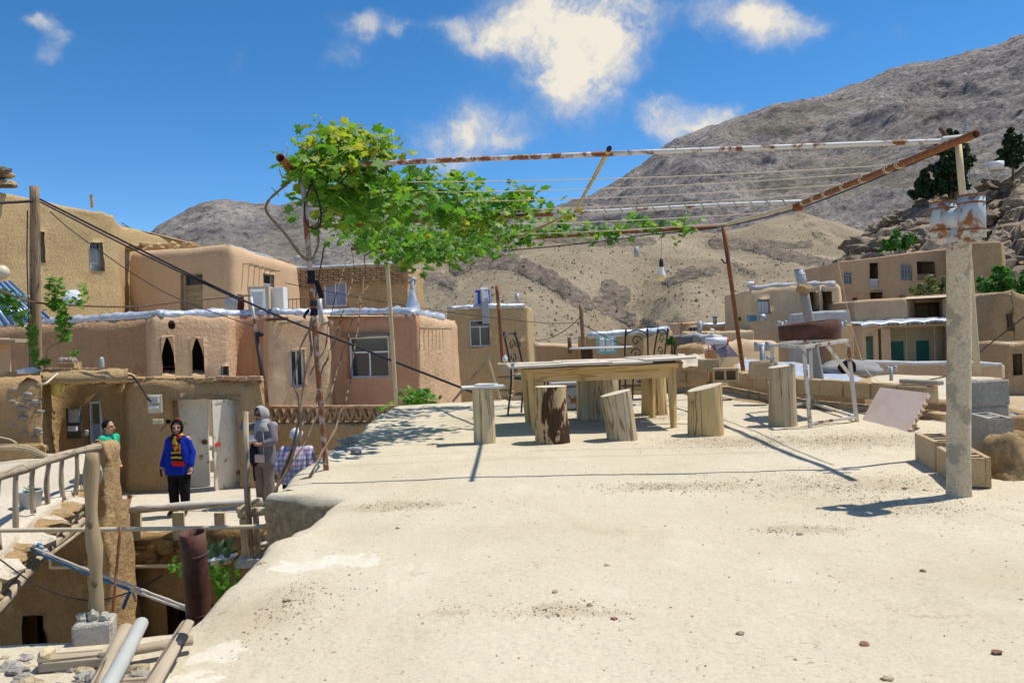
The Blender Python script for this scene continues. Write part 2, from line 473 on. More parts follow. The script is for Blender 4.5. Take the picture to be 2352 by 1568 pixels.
def roof_mat():
    """sun-bleached clay roof: straw flecks, gravel drifts and lime patches"""
    M = Mat('pale_clay_roof', .96, .06); p = M.pos()
    c = M.ramp(M.noise(p, .55, 6, .62, .3), [(.3, (.51, .44, .315)), (.7, (.62, .545, .41))])
    g = M.noise(p, 55, 5, .7)
    c = M.mix(1.0, c, M.ramp(g, [(.2, (.72, .7, .66)), (.5, (1, 1, 1)), (.8, (1.12, 1.11, 1.08))]), 'MULTIPLY')
    # coarse dirt where gravel gathers
    warp = M.n('ShaderNodeVectorMath', {0: p, 1: M.n('ShaderNodeVectorMath', {0: M.n('ShaderNodeVectorMath', {0: M.noise(p, 5.5, 5, .65, 0, 'Color'), 1: (.5, .5, .5)}, operation='SUBTRACT').outputs[0], 1: (.42, .42, 0)}, operation='MULTIPLY').outputs[0]}, operation='ADD').outputs[0]
    drift = M.math('MULTIPLY', M.step(M.noise(p, .7, 5, .6, .4), .5, .68), .4)
    for (x, y, r, kx, ky) in DRIFT:
        d = M.n('ShaderNodeVectorMath', {0: M.n('ShaderNodeVectorMath', {0: warp, 1: (x, y, 0)}, operation='SUBTRACT').outputs[0], 1: (1 / kx, 1 / ky, .3)}, operation='MULTIPLY').outputs[0]
        drift = M.math('MAXIMUM', drift, M.math('SUBTRACT', 1.0, M.step(M.n('ShaderNodeVectorMath', {0: d}, operation='LENGTH').outputs['Value'], r * .3, r * 1.15)))
    c = M.mix(M.math('MULTIPLY', drift, .5), c, (.40, .32, .21))
    worn = M.step(M.noise(M.map(p, (1, .55, 1)), 1.6, 6, .66, .6), .52, .7)
    c = M.mix(M.math('MULTIPLY', worn, .34), c, (.70, .63, .49))
    damp = M.step(M.noise(M.map(p, (1, .7, 1), loc=(4, 9, 0)), .9, 6, .7, .8), .58, .7)
    c = M.mix(M.math('MULTIPLY', damp, .3), c, (.38, .30, .19))
    # straw flecks: short dark dashes
    q = M.map(M.n('ShaderNodeVectorMath', {0: p, 1: M.n('ShaderNodeVectorMath', {0: M.noise(p, 9, 2, .5, 0, 'Color'), 1: (.3, .3, .1)}, operation='MULTIPLY').outputs[0]}, operation='ADD').outputs[0], (14, 42, 20))
    dash = M.math('SUBTRACT', 1.0, M.step(M.vor(q, 1.0), .1, .2))
    dash = M.math('MULTIPLY', dash, M.step(M.noise(p, 2.2, 4, .6), .42, .6))
    c = M.mix(M.math('MULTIPLY', dash, .8), c, (.27, .21, .135))
    q2 = M.map(p, (75, 75, 75))
    peb = M.math('SUBTRACT', 1.0, M.step(M.vor(q2, 1.0), .13, .24))
    peb = M.math('MULTIPLY', peb, M.math('ADD', M.math('MULTIPLY', drift, 1.2), M.math('MULTIPLY', M.step(M.noise(p, 3.1, 3), .6, .75), .35)))
    c = M.mix(M.math('MULTIPLY', peb, .65), c, M.mix(M.noise(p, 31, 1), (.24, .18, .13), (.5, .44, .36)))
    # hairline cracks
    wp = M.n('ShaderNodeVectorMath', {0: p, 1: M.n('ShaderNodeVectorMath', {0: M.noise(p, 2.6, 6, .7, 0, 'Color'), 1: (.5, .5, .0)}, operation='MULTIPLY').outputs[0]}, operation='ADD').outputs[0]
    cr = M.math('SUBTRACT', 1.0, M.step(M.vor(wp, 2.3, 'Distance', 'DISTANCE_TO_EDGE'), .0, .012))
    c = M.mix(M.math('MULTIPLY', M.math('MULTIPLY', cr, M.step(M.noise(p, 1.1, 3), .5, .62)), .55), c, (.33, .25, .16))
    # lime spills, each a ragged patch of its own
    for (x, y, r, kx, ky) in LIME:
        d = M.n('ShaderNodeVectorMath', {0: M.n('ShaderNodeVectorMath', {0: warp, 1: (x, y, 0)}, operation='SUBTRACT').outputs[0], 1: (1 / kx, 1 / ky, .3)}, operation='MULTIPLY').outputs[0]
        ln = M.n('ShaderNodeVectorMath', {0: d}, operation='LENGTH').outputs['Value']
        m = M.math('SUBTRACT', 1.0, M.step(ln, r * .82, r * 1.02))
        c = M.mix(M.math('MULTIPLY', m, M.math('ADD', .35, M.math('MULTIPLY', M.noise(p, 14, 5, .7), .8))), c, M.mix(M.noise(p, 40, 4), (.60, .54, .43), (.74, .70, .6)))
    M.color(c)
    n1 = M.bump(M.noise(p, 5, 6, .6), .35, .05)
    n2 = M.bump(M.math('ADD', M.math('MULTIPLY', g, .7), M.math('ADD', M.math('MULTIPLY', peb, .9), M.math('MULTIPLY', dash, .25))), .45, .012, n1)
    return M.m
def _lime(x, y, r, kx=1, ky=1):
    p = G(x, y, 0.0); return (p.x, p.y, r, kx, ky)
LIME = [_lime(790, 1290, .16, 1.35, .75), _lime(690, 1300, .1, 1.6, .6), _lime(528, 1482, .085), _lime(470, 1545, .10, 1.2, .8), _lime(885, 938, .28, 1.2, .8)]
DRIFT = [_lime(1960, 1110, .42, 1.5, .9), _lime(2060, 1160, .3, 1.4, .8), _lime(1850, 1215, .2, 1.5, .6), _lime(1560, 1120, .3, 1.8, .6), _lime(1320, 1412, .16, 1.8, .5), _lime(1700, 1010, .5, 1.6, .8), _lime(1960, 1010, .5, 1.4, 1.0), _lime(1030, 1415, .09, 1, .8), _lime(900, 1165, .3, 1.6, .5), _lime(600, 1400, .3, .9, 1.2), _lime(1450, 960, .6, 1.5, .7)]
ROOF = roof_mat()
EDGE = earth('terrace_edge_mud', (.44, .30, .15), (.60, .45, .265), 1.2, 30, .9, .04, .7, .06, straw=True)
LEDGE = earth('rubble_ledge_mud', (.48, .37, .22), (.6, .49, .32), 1.5, 40, .8, .03, .8, .06, speck=((.38, .34, .33), 9, .1, .7))

def foil_mat():
    M = Mat('silver_roofing_foil', .38, .5); p = M.pos()
    f = M.noise(p, 3.0, 6, .65, .6)
    c = M.ramp(f, [(.3, (.32, .36, .42)), (.5, (.50, .55, .62)), (.72, (.68, .72, .78))])
    d = M.step(M.noise(p, 5.2, 4, .7), .6, .68)
    c = M.mix(M.math('MULTIPLY', d, .7), c, (.22, .2, .19))
    M.color(c); M.b.inputs['Metallic'].default_value = .25
    M.bump(M.noise(p, 9, 5, .6, .8), .7, .03)
    return M.m
FOIL = foil_mat()

def wood_mat(name, c1, c2, crack=(.1, .07, .05), grain=38.0, patch=None, bump=.5):
    M = Mat(name, .85, .12); uv = M.uv()
    oi = M.n('ShaderNodeObjectInfo').outputs['Random']
    v = M.n('ShaderNodeVectorMath', {0: uv, 1: M.n('ShaderNodeCombineXYZ', {0: M.math('MULTIPLY', oi, 23.0), 1: M.math('MULTIPLY', oi, 11.0), 2: oi}).outputs[0]}, operation='ADD').outputs[0]
    q = M.map(v, (grain, 1.6, 1))
    f = M.noise(q, 1.0, 6, .65, .5)
    c = M.ramp(f, [(.25, c1), (.75, c2)])
    k = M.map(v, (grain * .35, .55, 1))
    cr = M.math('SUBTRACT', 1.0, M.step(M.math('ABSOLUTE', M.math('SUBTRACT', M.noise(k, 1.0, 3, .5, .3), .5)), .0, .022))
    c = M.mix(M.math('MULTIPLY', cr, .75), c, crack)
    c = M.mix(1.0, c, M.ramp(M.noise(v, 3.5, 4), [(.25, (.78, .78, .78)), (.75, (1.12, 1.1, 1.08))]), 'MULTIPLY')
    if patch:
        pm = M.step(M.noise(M.map(v, (patch[1], patch[1] * .35, 1)), 1.0, 4, .6, .5), patch[2], patch[2] + .05)
        c = M.mix(pm, c, M.mix(M.noise(v, 60, 4), tuple(x * .4 for x in patch[0]), tuple(x * 1.5 for x in patch[0])))
    M.color(c)
    M.bump(M.math('SUBTRACT', f, M.math('MULTIPLY', cr, 1.2)), bump, .008)
    return M.m
WOOD_GREY = wood_mat('weathered_grey_wood', (.34, .265, .175), (.54, .45, .33))
WOOD_PALE = wood_mat('pale_peeled_log', (.52, .41, .24), (.68, .57, .38), crack=(.2, .13, .06))
WOOD_STUMP_G = wood_mat('grey_stump_wood', (.44, .345, .21), (.63, .52, .35), crack=(.14, .09, .05), grain=34, bump=.9)
WOOD_STUMP_Y = wood_mat('yellow_stump_wood', (.52, .36, .16), (.68, .51, .27), crack=(.13, .08, .04), grain=24, patch=((.09, .065, .045), 7, .66), bump=.8)
WOOD_BARK = wood_mat('stump_with_torn_bark', (.46, .31, .16), (.62, .45, .26), crack=(.1, .06, .03), grain=24, patch=((.075, .042, .025), 5, .47), bump=1.0)
WOOD_TABLE = wood_mat('honey_pine', (.58, .38, .155), (.70, .50, .24), crack=(.3, .17, .06), grain=30, bump=.15)
WOOD_BOARD = wood_mat('bleached_board', (.62, .54, .44), (.76, .68, .57), crack=(.4, .32, .24), grain=26, bump=.15)
WOOD_DARK = wood_mat('dark_old_wood', (.10, .07, .045), (.19, .135, .085))
WOOD_POLE = wood_mat('utility_pole_wood', (.24, .16, .10), (.37, .27, .18), crack=(.06, .04, .03))
BARK_VINE = wood_mat('vine_bark', (.17, .11, .07), (.34, .24, .16), crack=(.06, .04, .02), grain=60, bump=.8)
BAMBOO = wood_mat('yellowed_cane', (.47, .37, .18), (.6, .5, .28), grain=50, bump=.2)
END_WOOD = plain('sawn_wood_end', (.60, .52, .40), .9, .1, var=.25, scale=14)

def rust_mat(name, paint, rust=(.20, .075, .03), amt=.5, rough=.7, metal=.15):
    M = Mat(name, rough, .3); p = M.obj()
    f = M.noise(p, 7, 6, .68, .4)
    rr = M.mix(M.noise(p, 26, 4), tuple(x * .5 for x in rust), tuple(min(1, x * 1.8) for x in rust))
    m = M.step(f, amt - .05, amt + .05)
    pc = M.mix(M.noise(p, 4, 4), tuple(x * .82 for x in paint), tuple(min(1, x * 1.1) for x in paint))
    M.color(M.mix(m, rr, pc)); M.b.inputs['Metallic'].default_value = metal
    M.bump(f, .25, .006)
    return M.m
PIPE_WHITE = rust_mat('white_painted_pipe', (.62, .62, .6), amt=.44)
PIPE_RUST = rust_mat('rusty_pipe', (.40, .25, .17), amt=.63)
PIPE_MIX = rust_mat('half_rusty_post', (.45, .42, .40), amt=.54)
PIPE_CREAM = rust_mat('cream_pipe', (.62, .52, .34), amt=.33, rust=(.3, .16, .07))
RUST_DARK = rust_mat('dark_rust_iron', (.14, .06, .04), rust=(.09, .035, .022), amt=.5)
GALV = rust_mat('galvanised_sheet', (.46, .50, .52), rust=(.22, .09, .03), amt=.44, rough=.6, metal=.12)
GALV_CLEAN = plain('clean_galvanised', (.36, .39, .42), .5, .4, .2, .25)
DOOR_WHITE = rust_mat('flaking_white_door', (.78, .72, .58), rust=(.24, .10, .04), amt=.37)
FRAME_IRON = rust_mat('white_iron_frame', (.66, .62, .54), amt=.41)
BLACK_IRON = plain('black_iron', (.022, .02, .022), .45, .4)
CABLE = plain('black_cable', (.02, .02, .025), .6, .3)
STRING = plain('cream_string', (.62, .54, .38), .9, .1, var=.2)
ROPE = plain('grey_rope', (.5, .45, .38), .95, .1, var=.35, scale=80)
ROPE_B = plain('blue_rope', (.06, .17, .30), .9, .1, var=.3, scale=80)
WHITE = plain('white_paint', (.72, .72, .71), .5, .4)
ALU = plain('white_window_profile', (.64, .66, .68), .4, .4)
GREYP = plain('grey_paint', (.34, .35, .37), .5, .4)
CREAMP = plain('cream_plastic', (.6, .53, .38), .5, .4)
YELLOW_PL = plain('yellow_plastic', (.62, .50, .13), .4, .5)
BLUE_PL = plain('blue_panel', (.03, .10, .50), .45, .4)
TURQ = plain('turquoise_paint', (.16, .50, .55), .5, .4)
RED_PL = plain('red_plastic', (.62, .06, .035), .45, .4)
PINK_IRON = plain('pink_red_frame', (.55, .09, .14), .5, .4)
GREEN_DOOR = plain('green_door_paint', (.015, .13, .10), .5, .3)
TERRACOTTA = plain('terracotta', (.42, .19, .09), .8, .2)
DARK = plain('dark_interior', (.018, .014, .011), .95, .05)
FABRIC_NAVY = plain('navy_cloth', (.018, .018, .035), .95, .1)
CUSHION = plain('grey_cushion', (.26, .25, .21), .95, .1, scale=30)
LINO = plain('white_foam_pad', (.66, .64, .6), .8, .2)
TARP = plain('grey_tarpaulin', (.33, .34, .34), .75, .2, var=.2)
CARDBOARD = plain('faded_fabric_maroon', (.13, .03, .03), .9, .1)
PLASTIC_W = plain('white_plastic', (.72, .72, .72), .4, .5)
WATER_TUBE = plain('solar_tube_blue', (.03, .10, .28), .18, .6)
CURTAIN = plain('pale_curtain', (.42, .50, .50), .9, .1, var=.2, scale=25)
CURTAIN_B = plain('blue_grey_curtain', (.28, .34, .46), .9, .1, var=.25, scale=25)
def glass_mat():
    M = Mat('window_glass', .08, .6); M.color((.028, .034, .042)); return M.m
GLASS = glass_mat()
def frosted():
    M = Mat('bulb_glass', .35, .5); M.color((.75, .62, .30)); return M.m
BULB = frosted()
def slab_mat():
    M = Mat('pink_stone_slab', .6, .3); p = M.obj()
    f = M.noise(p, 3.2, 5, .6, .6)
    c = M.ramp(f, [(.3, (.52, .39, .33)), (.55, (.58, .46, .40)), (.75, (.56, .43, .28))])
    M.color(c); M.bump(M.noise(p, 25, 4), .15, .004); return M.m
SLAB = slab_mat()

def leaf_mat(name, c1, c2, c3, trans=.35):
    M = Mat(name, .5, .35)
    oi = M.n('ShaderNodeObjectInfo').outputs['Random']
    p = M.pos()
    ri = M.n('ShaderNodeNewGeometry').outputs['Random Per Island']
    f = M.math('ADD', M.math('MULTIPLY', ri, .65), M.math('ADD', M.math('MULTIPLY', M.noise(p, 2.5, 3), .35), M.math('MULTIPLY', oi, .2)))
    c = M.ramp(f, [(.15, c1), (.55, c2), (.95, c3)])
    M.color(c)
    tr = M.n('ShaderNodeBsdfTranslucent', {'Color': M.mix(1.0, c, (1.5, 1.6, .55), 'MULTIPLY')})
    mx = M.n('ShaderNodeMixShader', {0: trans, 1: M.b.outputs[0], 2: tr.outputs[0]})
    out = M.t.nodes['Material Output']; M.t.links.new(mx.outputs[0], out.inputs['Surface'])
    return M.m
LEAF = leaf_mat('vine_leaf', (.04, .13, .02), (.085, .22, .028), (.17, .31, .045), .45)
LEAF_YOUNG = leaf_mat('young_vine_leaf', (.13, .25, .03), (.24, .32, .045), (.38, .36, .08), .5)
LEAF_TREE = leaf_mat('tree_leaf', (.028, .105, .018), (.055, .18, .026), (.10, .25, .04), .3)
LEAF_OLIVE = leaf_mat('olive_shrub_leaf', (.10, .13, .045), (.16, .19, .07), (.24, .26, .10), .3)
NEEDLE = leaf_mat('pine_needle', (.010, .026, .010), (.020, .046, .016), (.04, .075, .026), .1)
CACTUS = plain('prickly_pear', (.09, .17, .07), .6, .3, var=.25)

def rock_mat(name, stops, scale, bump, dist, strata=0.0, veg=None):
    M = Mat(name, .95, .1); p = M.pos()
    q = p
    if strata: q = M.map(p, (1, 1, strata), rot=(R(12), R(-14), 0))
    f = M.noise(q, scale, 9, .68, .6)
    c = M.ramp(f, stops)
    g = M.noise(p, scale * 14, 6, .7)
    c = M.mix(1.0, c, M.ramp(g, [(.33, (.38, .38, .4)), (.5, (1, 1, 1)), (.68, (1.4, 1.37, 1.32))]), 'MULTIPLY')
    big = M.noise(p, scale * .22, 4, .6)
    c = M.mix(1.0, c, M.ramp(big, [(.3, (.82, .82, .86)), (.7, (1.14, 1.1, 1.04))]), 'MULTIPLY')
    if veg:
        vm = M.step(M.noise(p, veg[1], 5, .6, .3), veg[2], veg[2] + .1)
        c = M.mix(M.math('MULTIPLY', vm, veg[3]), c, veg[0])
    M.color(c)
    n1 = M.bump(f, bump, dist)
    M.bump(g, bump * .8, dist * .12, n1)
    return M.m
MOUNT = rock_mat('grey_violet_mountain_rock', [(.25, (.15, .138, .135)), (.48, (.285, .258, .245)), (.72, (.45, .405, .37))], .017, 1.0, 16.0, 2.0, veg=((.27, .235, .165), .006, .55, .55))
BOULD = rock_mat('tan_grey_boulder', [(.3, (.13, .105, .085)), (.5, (.29, .23, .17)), (.72, (.44, .345, .235))], .35, .9, .5)

def hill_mat():
    M = Mat('dry_tan_hillside', .96, .06); p = M.pos()
    c = M.ramp(M.noise(p, .035, 6, .6, .5), [(.3, (.25, .20, .135)), (.55, (.335, .272, .185)), (.75, (.42, .345, .24))])
    # scrub and gravel flecks
    fl = M.noise(p, 1.5, 5, .75)
    c = M.mix(M.step(fl, .52, .64), c, (.135, .115, .075))
    vo = M.vor(p, .75)
    sc = M.math('MULTIPLY', M.math('SUBTRACT', 1.0, M.step(vo, .12, .26)), M.step(M.noise(p, .06, 3), .36, .56))
    c = M.mix(M.math('MULTIPLY', sc, .85), c, (.085, .08, .045))
    # grey rock, where the mesh marks an outcrop
    rk = M.n('ShaderNodeAttribute', attribute_name='rock').outputs['Fac']
    rf = M.noise(M.map(p, (1, 1, 2.4)), .5, 9, .75, .6)
    rc = M.ramp(rf, [(.36, (.07, .058, .05)), (.46, (.20, .165, .135)), (.64, (.36, .30, .235))])
    sm2 = M.math('MULTIPLY', M.step(M.noise(p, .11, 7, .72, .8), .56, .66), .75)
    c = M.mix(M.math('MULTIPLY', sm2, .45), c, rc)
    m = M.step(M.math('ADD', rk, M.math('MULTIPLY', M.math('SUBTRACT', M.noise(p, .22, 6, .7), .5), .9)), .40, .62)
    c = M.mix(M.math('MULTIPLY', m, .92), c, rc)
    M.color(c)
    n1 = M.bump(M.noise(p, .25, 7, .65), .6, 1.2)
    M.bump(M.math('ADD', fl, M.math('MULTIPLY', M.math('MULTIPLY', rf, m), 5.0)), .7, .5, n1)
    return M.m
HILL = hill_mat()
def skin_mat(name, c):
    M = Mat(name, .55, .35); M.color(M.mix(M.noise(M.obj(), 14, 3), tuple(x * .9 for x in c), tuple(x * 1.08 for x in c)))
    M.b.inputs['Subsurface Weight'].default_value = .08; M.b.inputs['Subsurface Radius'].default_value = (.02, .008, .004)
    return M.m
SKIN = skin_mat('skin', (.50, .27, .17))
HAIR_BLACK = plain('black_hair', (.009, .008, .007), .75, .15)
HAIR_WHITE = plain('white_hair', (.62, .63, .62), .8, .2, var=.15, scale=60)
def cloth(name, c, var=.1): return plain(name, c, .92, .1, 0, var, 12, .3)
COAT_BLUE = cloth('royal_blue_wool', (.010, .03, .34))
TROUSER_BLACK = cloth('black_trouser', (.012, .011, .013))
GREY_TUNIC = cloth('grey_tunic', (.19, .175, .19))
GREY_SCARF = cloth('light_grey_scarf', (.40, .38, .375), .25)
GREY_TROUSER = cloth('taupe_trouser', (.20, .165, .145))
GREEN_SHIRT = cloth('green_tshirt', (.04, .46, .27))
SHOE = plain('dark_shoe', (.02, .02, .022), .5, .4)
JEANS = cloth('blue_grey_jeans', (.16, .20, .27))
BAG_BLACK = cloth('dark_blue_bag', (.012, .018, .03))
PAPER = plain('folded_paper', (.7, .72, .8), .8, .2)
BAG_PINK = plain('beige_purse', (.48, .40, .36), .6, .3)
EYE_DARK = plain('eye_dark', (.02, .015, .012), .3, .5)
LIP = plain('lip', (.36, .11, .09), .5, .3)
def scarf_mat():
    M = Mat('striped_scarf', .9, .1); p = M.n('ShaderNodeTexCoord').outputs['Object']
    x, y, z = M.xyz(p)
    n = M.noise(p, 6, 2)
    band = M.math('FRACT', M.math('ADD', M.math('MULTIPLY', z, 13.0), M.math('MULTIPLY', n, .6)))
    yel = M.math('GREATER_THAN', band, .62)
    low = M.math('LESS_THAN', z, 1.06); lowest = M.math('LESS_THAN', z, .90)
    blk = (.018, .018, .03)
    c = M.mix(M.math('MULTIPLY', low, yel), blk, (.62, .46, .04))
    c = M.mix(lowest, c, (.62, .025, .02))
    hi = M.math('GREATER_THAN', z, 1.06)
    d = M.noise(M.map(p, (5, 5, 4), loc=(1.3, 0, .4)), 1.6, 1, .4)
    c = M.mix(M.math('MULTIPLY', hi, M.step(d, .54, .57)), c, (.60, .42, .03))
    c = M.mix(M.math('MULTIPLY', hi, M.step(M.noise(M.map(p, (5, 5, 4), loc=(7, 3, 2)), 1.6, 1, .4), .57, .60)), c, (.55, .03, .02))
    M.color(c); return M.m
SCARF = scarf_mat()
def plaid_mat():
    M = Mat('plaid_shirt', .9, .1); p = M.n('ShaderNodeTexCoord').outputs['Object']
    x, y, z = M.xyz(p)
    def line(v, f, off, w):
        return M.math('LESS_THAN', M.math('FRACT', M.math('ADD', M.math('MULTIPLY', v, f), off)), w)
    c = (.66, .67, .74)
    c = M.mix(M.math('MULTIPLY', line(x, 14, .2, .38), .6), c, (.16, .22, .44))
    c = M.mix(M.math('MULTIPLY', line(z, 14, .1, .38), .6), c, (.16, .22, .44))
    c = M.mix(M.math('MULTIPLY', line(x, 14, .75, .14), .75), c, (.48, .07, .12))
    c = M.mix(M.math('MULTIPLY', line(z, 14, .7, .14), .75), c, (.48, .07, .12))
    M.color(c); return M.m
PLAID = plaid_mat()
# ------------------------------------------------------------------ land
def sstep(a, b, v):
    t = min(1, max(0, (v - a) / (b - a))); return t * t * (3 - 2 * t)
def interp(tab, x):
    if x <= tab[0][0]: return tab[0][1]
    for (a, b), (c, d) in zip(tab, tab[1:]):
        if x <= c: return b + (d - b) * (x - a) / (c - a)
    return tab[-1][1]
def crestf(tab):
    """interpolate a skyline with a little smoothing"""
    return lambda x: (interp(tab, x - 14) + 2 * interp(tab, x) + interp(tab, x + 14)) / 4
def ground_z(X, Y):
    z = -4.5 + 1.9 * sstep(13, 19, Y + max(0, X) * 1.2)
    z += sstep(12, 36, X) * sstep(58, 78, Y) * 5.6
    return z
def struct(name, mb, mat, label=None, smooth=True, parent=None):
    o = mb.build(name, mat, parent, smooth)
    if parent is None: o['kind'] = 'structure'
    if label: o['label'] = label
    return o
# one sheet of ground out to the horizon
rows = []
for i in range(70):
    r = 2.0 * (1.118 ** i) if i else 0.5
    row = []
    for k in range(96):
        a = 2 * math.pi * k / 96
        X, Y = r * math.cos(a), r * math.sin(a)
        z = ground_z(X, Y) if r < 160 else -2.6
        row.append((X, Y, z + fbm((X, Y, 0), .12, 3) * .3))
    rows.append(row)
struct('ground', MB().sheet(rows, close=True), GROUND, 'dusty village ground between the houses')

def hillside(name, mat, label, x0, x1, nx, d0, dcf, d2, crest, zb, nd, nfun, shape, nback=14, attr=None, sub=None):
    """a slope that climbs from its foot at distance d0 to a crest whose outline is the skyline, and falls away behind"""
    rows, rk = [], []
    for i in range(nd + nback):
        row, rr = [], []
        for k in range(nx):
            x = x0 + (x1 - x0) * k / (nx - 1)
            dc = dcf(x); pc = W(x, crest(x), dc)
            if i < nd:
                t = i / (nd - 1); d = d0 + (dc - d0) * t
                p0 = W(x, 700, d)
                z = zb(x) + (pc.z - zb(x)) * shape(t, x)
            else:
                t = 1 + (i - nd + 1) / nback; d = dc + (d2 - dc) * (t - 1)
                p0 = W(x, 700, d)
                z = pc.z - (pc.z - zb(x)) * (t - 1) ** 1.2 * 1.0
            p = Vector((p0.x, p0.y, z))
            n, m = nfun(p, t, x)
            p = p + n
            row.append(p); rr.append(m)
        rows.append(row); rk += rr
    o = struct(name, MB().sheet(rows), mat, label)
    if attr:
        a = o.data.attributes.new(attr, 'FLOAT', 'POINT')
        a.data.foreach_set('value', rk)
    return o

# great grey mountain on the right
crA = crestf([(700, 640), (1100, 560), (1250, 500), (1300, 480), (1345, 462), (1390, 438), (1430, 415), (1490, 375), (1530, 343), (1570, 318), (1620, 300), (1720, 266), (1790, 240),
              (1850, 232), (1900, 226), (1960, 200), (2010, 186), (2060, 160), (2110, 148), (2170, 140), (2230, 124), (2300, 106), (2330, 100), (2342, 84), (2360, 82), (2500, 66), (2900, 40), (3400, 120)])
def nA(p, t, x):
    e = max(0, 1 - abs(t - 1) * 7) if t <= 1 else max(0, 1 - (t - 1) * 4)
    k = 1 - .93 * e
    r = ridged((p.x + 60 * nz(p, .004), p.y * .8, p.z * 1.6), .0062, 6, 3)
    s = fbm((p.x - p.z * .8, p.y, p.z * 2.2), .03, 5, 9, .7) * 1.5
    a = 34 * min(1, t * 3) * k
    return Vector((s * 4 * k, -r * a * .8, r * a * .5 + s * 9 * k + fbm(p, .09, 3, 1) * (2.2 + 1.2 * e))), 0.0
hillside('mountain', MOUNT, 'bare grey mountain slope filling the right skyline', 1080, 3000, 420, 300, lambda x: 880 - .09 * (x - 1300), 1500, crA, lambda x: 8.0, 190, nA, lambda t, x: .25 * t + .75 * t ** 1.35)
# lower ridge on the left
crB = crestf([(-700, 700), (100, 640), (250, 585), (320, 558), (350, 545), (385, 512), (430, 488), (470, 468), (512, 459), (545, 461), (590, 468), (620, 466), (650, 476), (690, 460), (740, 452), (800, 446),
              (880, 455), (960, 470), (1050, 478), (1130, 480), (1240, 482), (1300, 474), (1360, 478), (1450, 500), (1600, 560), (1800, 640)])
def nB(p, t, x):
    e = max(0, 1 - abs(t - 1) * 7) if t <= 1 else max(0, 1 - (t - 1) * 4)
    k = 1 - .93 * e
    r = ridged((p.x + 40 * nz(p, .006), p.y * .8, p.z * 1.6), .0085, 6, 13)
    s = fbm((p.x + p.z * .6, p.y, p.z * 2.0), .04, 5, 4, .62)
    a = 17 * min(1, t * 3) * k
    return Vector((s * 3 * k, -r * a * .8, r * a * .45 + s * 6 * k + fbm(p, .12, 3, 1) * (1.4 + .8 * e))), 0.0
hillside('mountain', MOUNT, 'bare grey rocky ridge behind the vine trellis', -700, 1850, 380, 300, lambda x: 640.0, 1100, crB, lambda x: 4.0, 130, nB, lambda t, x: .3 * t + .7 * t ** 1.3)

# tan hill behind the village
crC = crestf([(-900, 700), (300, 660), (700, 618), (900, 596), (1000, 588), (1100, 578), (1200, 556), (1300, 548), (1420, 545), (1520, 540), (1600, 532), (1660, 534), (1720, 524), (1790, 498), (1850, 490), (1900, 500), (1950, 520), (2050, 545), (2200, 560), (2900, 590)])
BANDS = [([(1050, 618), (1120, 600), (1180, 606), (1240, 634), (1300, 668), (1345, 700)], 17, 1.0), ([(955, 652), (1010, 640), (1040, 655)], 15, .75), ([(1375, 700), (1410, 720), (1450, 738)], 16, .95),
         ([(1400, 668), (1428, 682)], 20, 1.0), ([(1530, 652), (1580, 634), (1645, 624)], 9, 1.0), ([(1560, 752), (1590, 756)], 17, 1.0), ([(1250, 548), (1400, 562), (1500, 556)], 9, .7),
         ([(1640, 560), (1720, 566), (1800, 590), (1880, 606), (1930, 622)], 12, .9), ([(1100, 735), (1130, 745)], 12, .8), ([(1840, 500), (1900, 560)], 14, .5), ([(1690, 612), (1740, 640)], 8, .6), ([(1745, 555), (1800, 566), (1860, 562)], 9, .7),
         ([(1480, 742), (1510, 748)], 8, .7), ([(700, 640), (900, 620)], 14, .6)]
def seg_d(px, py, a, b):
    vx, vy = b[0] - a[0], b[1] - a[1]
    t = max(0, min(1, ((px - a[0]) * vx + (py - a[1]) * vy) / (vx * vx + vy * vy)))
    return math.hypot(px - a[0] - vx * t, py - a[1] - vy * t)
def nC(p, t, x):
    e = max(0, 1 - abs(t - 1) * 6) if t <= 1 else max(0, 1 - (t - 1) * 4)
    k = 1 - .9 * e
    q = Vector((p.x, p.y, p.z)); m = 0.0
    z = fbm(p, .018, 4, 5) * 9 * min(1, t * 2.5) * k + fbm(p, .09, 3, 2) * 1.3
    # a gully runs down to the village in the middle
    gx = 1400 + (t - .1) * 90
    z -= 4.5 * math.exp(-((x - gx) / 70) ** 2) * sstep(0, .1, t) * (1 - sstep(.4, .8, t))
    z += 5.0 * math.exp(-((x - 1590) / 110) ** 2) * math.exp(-((t - .22) / .14) ** 2)
    z += 4.0 * math.exp(-((x - 1130) / 130) ** 2) * math.exp(-((t - .34) / .16) ** 2)
    px, py = pix((p.x, p.y, p.z + z))
    for (ln, w, a) in BANDS:
        dd = min(seg_d(px, py, u, v) for u, v in zip(ln, ln[1:]))
        if dd < w * 1.8: m = max(m, a * (1 - sstep(w * .5, w * 1.7, dd)))
    z += m * (.2 + 2.4 * abs(fbm(p, .22, 3, 8)) + 1.1 * nz(p, .8, 4))
    return Vector((nz(p, .3, 3) * m * .8, -m * .5, z)), m * .9
hillside('hill', HILL, 'dry tan hillside with dark rock outcrops above the village', -500, 2300, 520, 72, lambda x: 255 + 40 * math.sin(x * .004), 420, crC,
         lambda x: -2.9 + 3.6 * sstep(1500, 2000, x), 150, nC, lambda t, x: .55 * t + .45 * t ** 1.8, attr='rock')

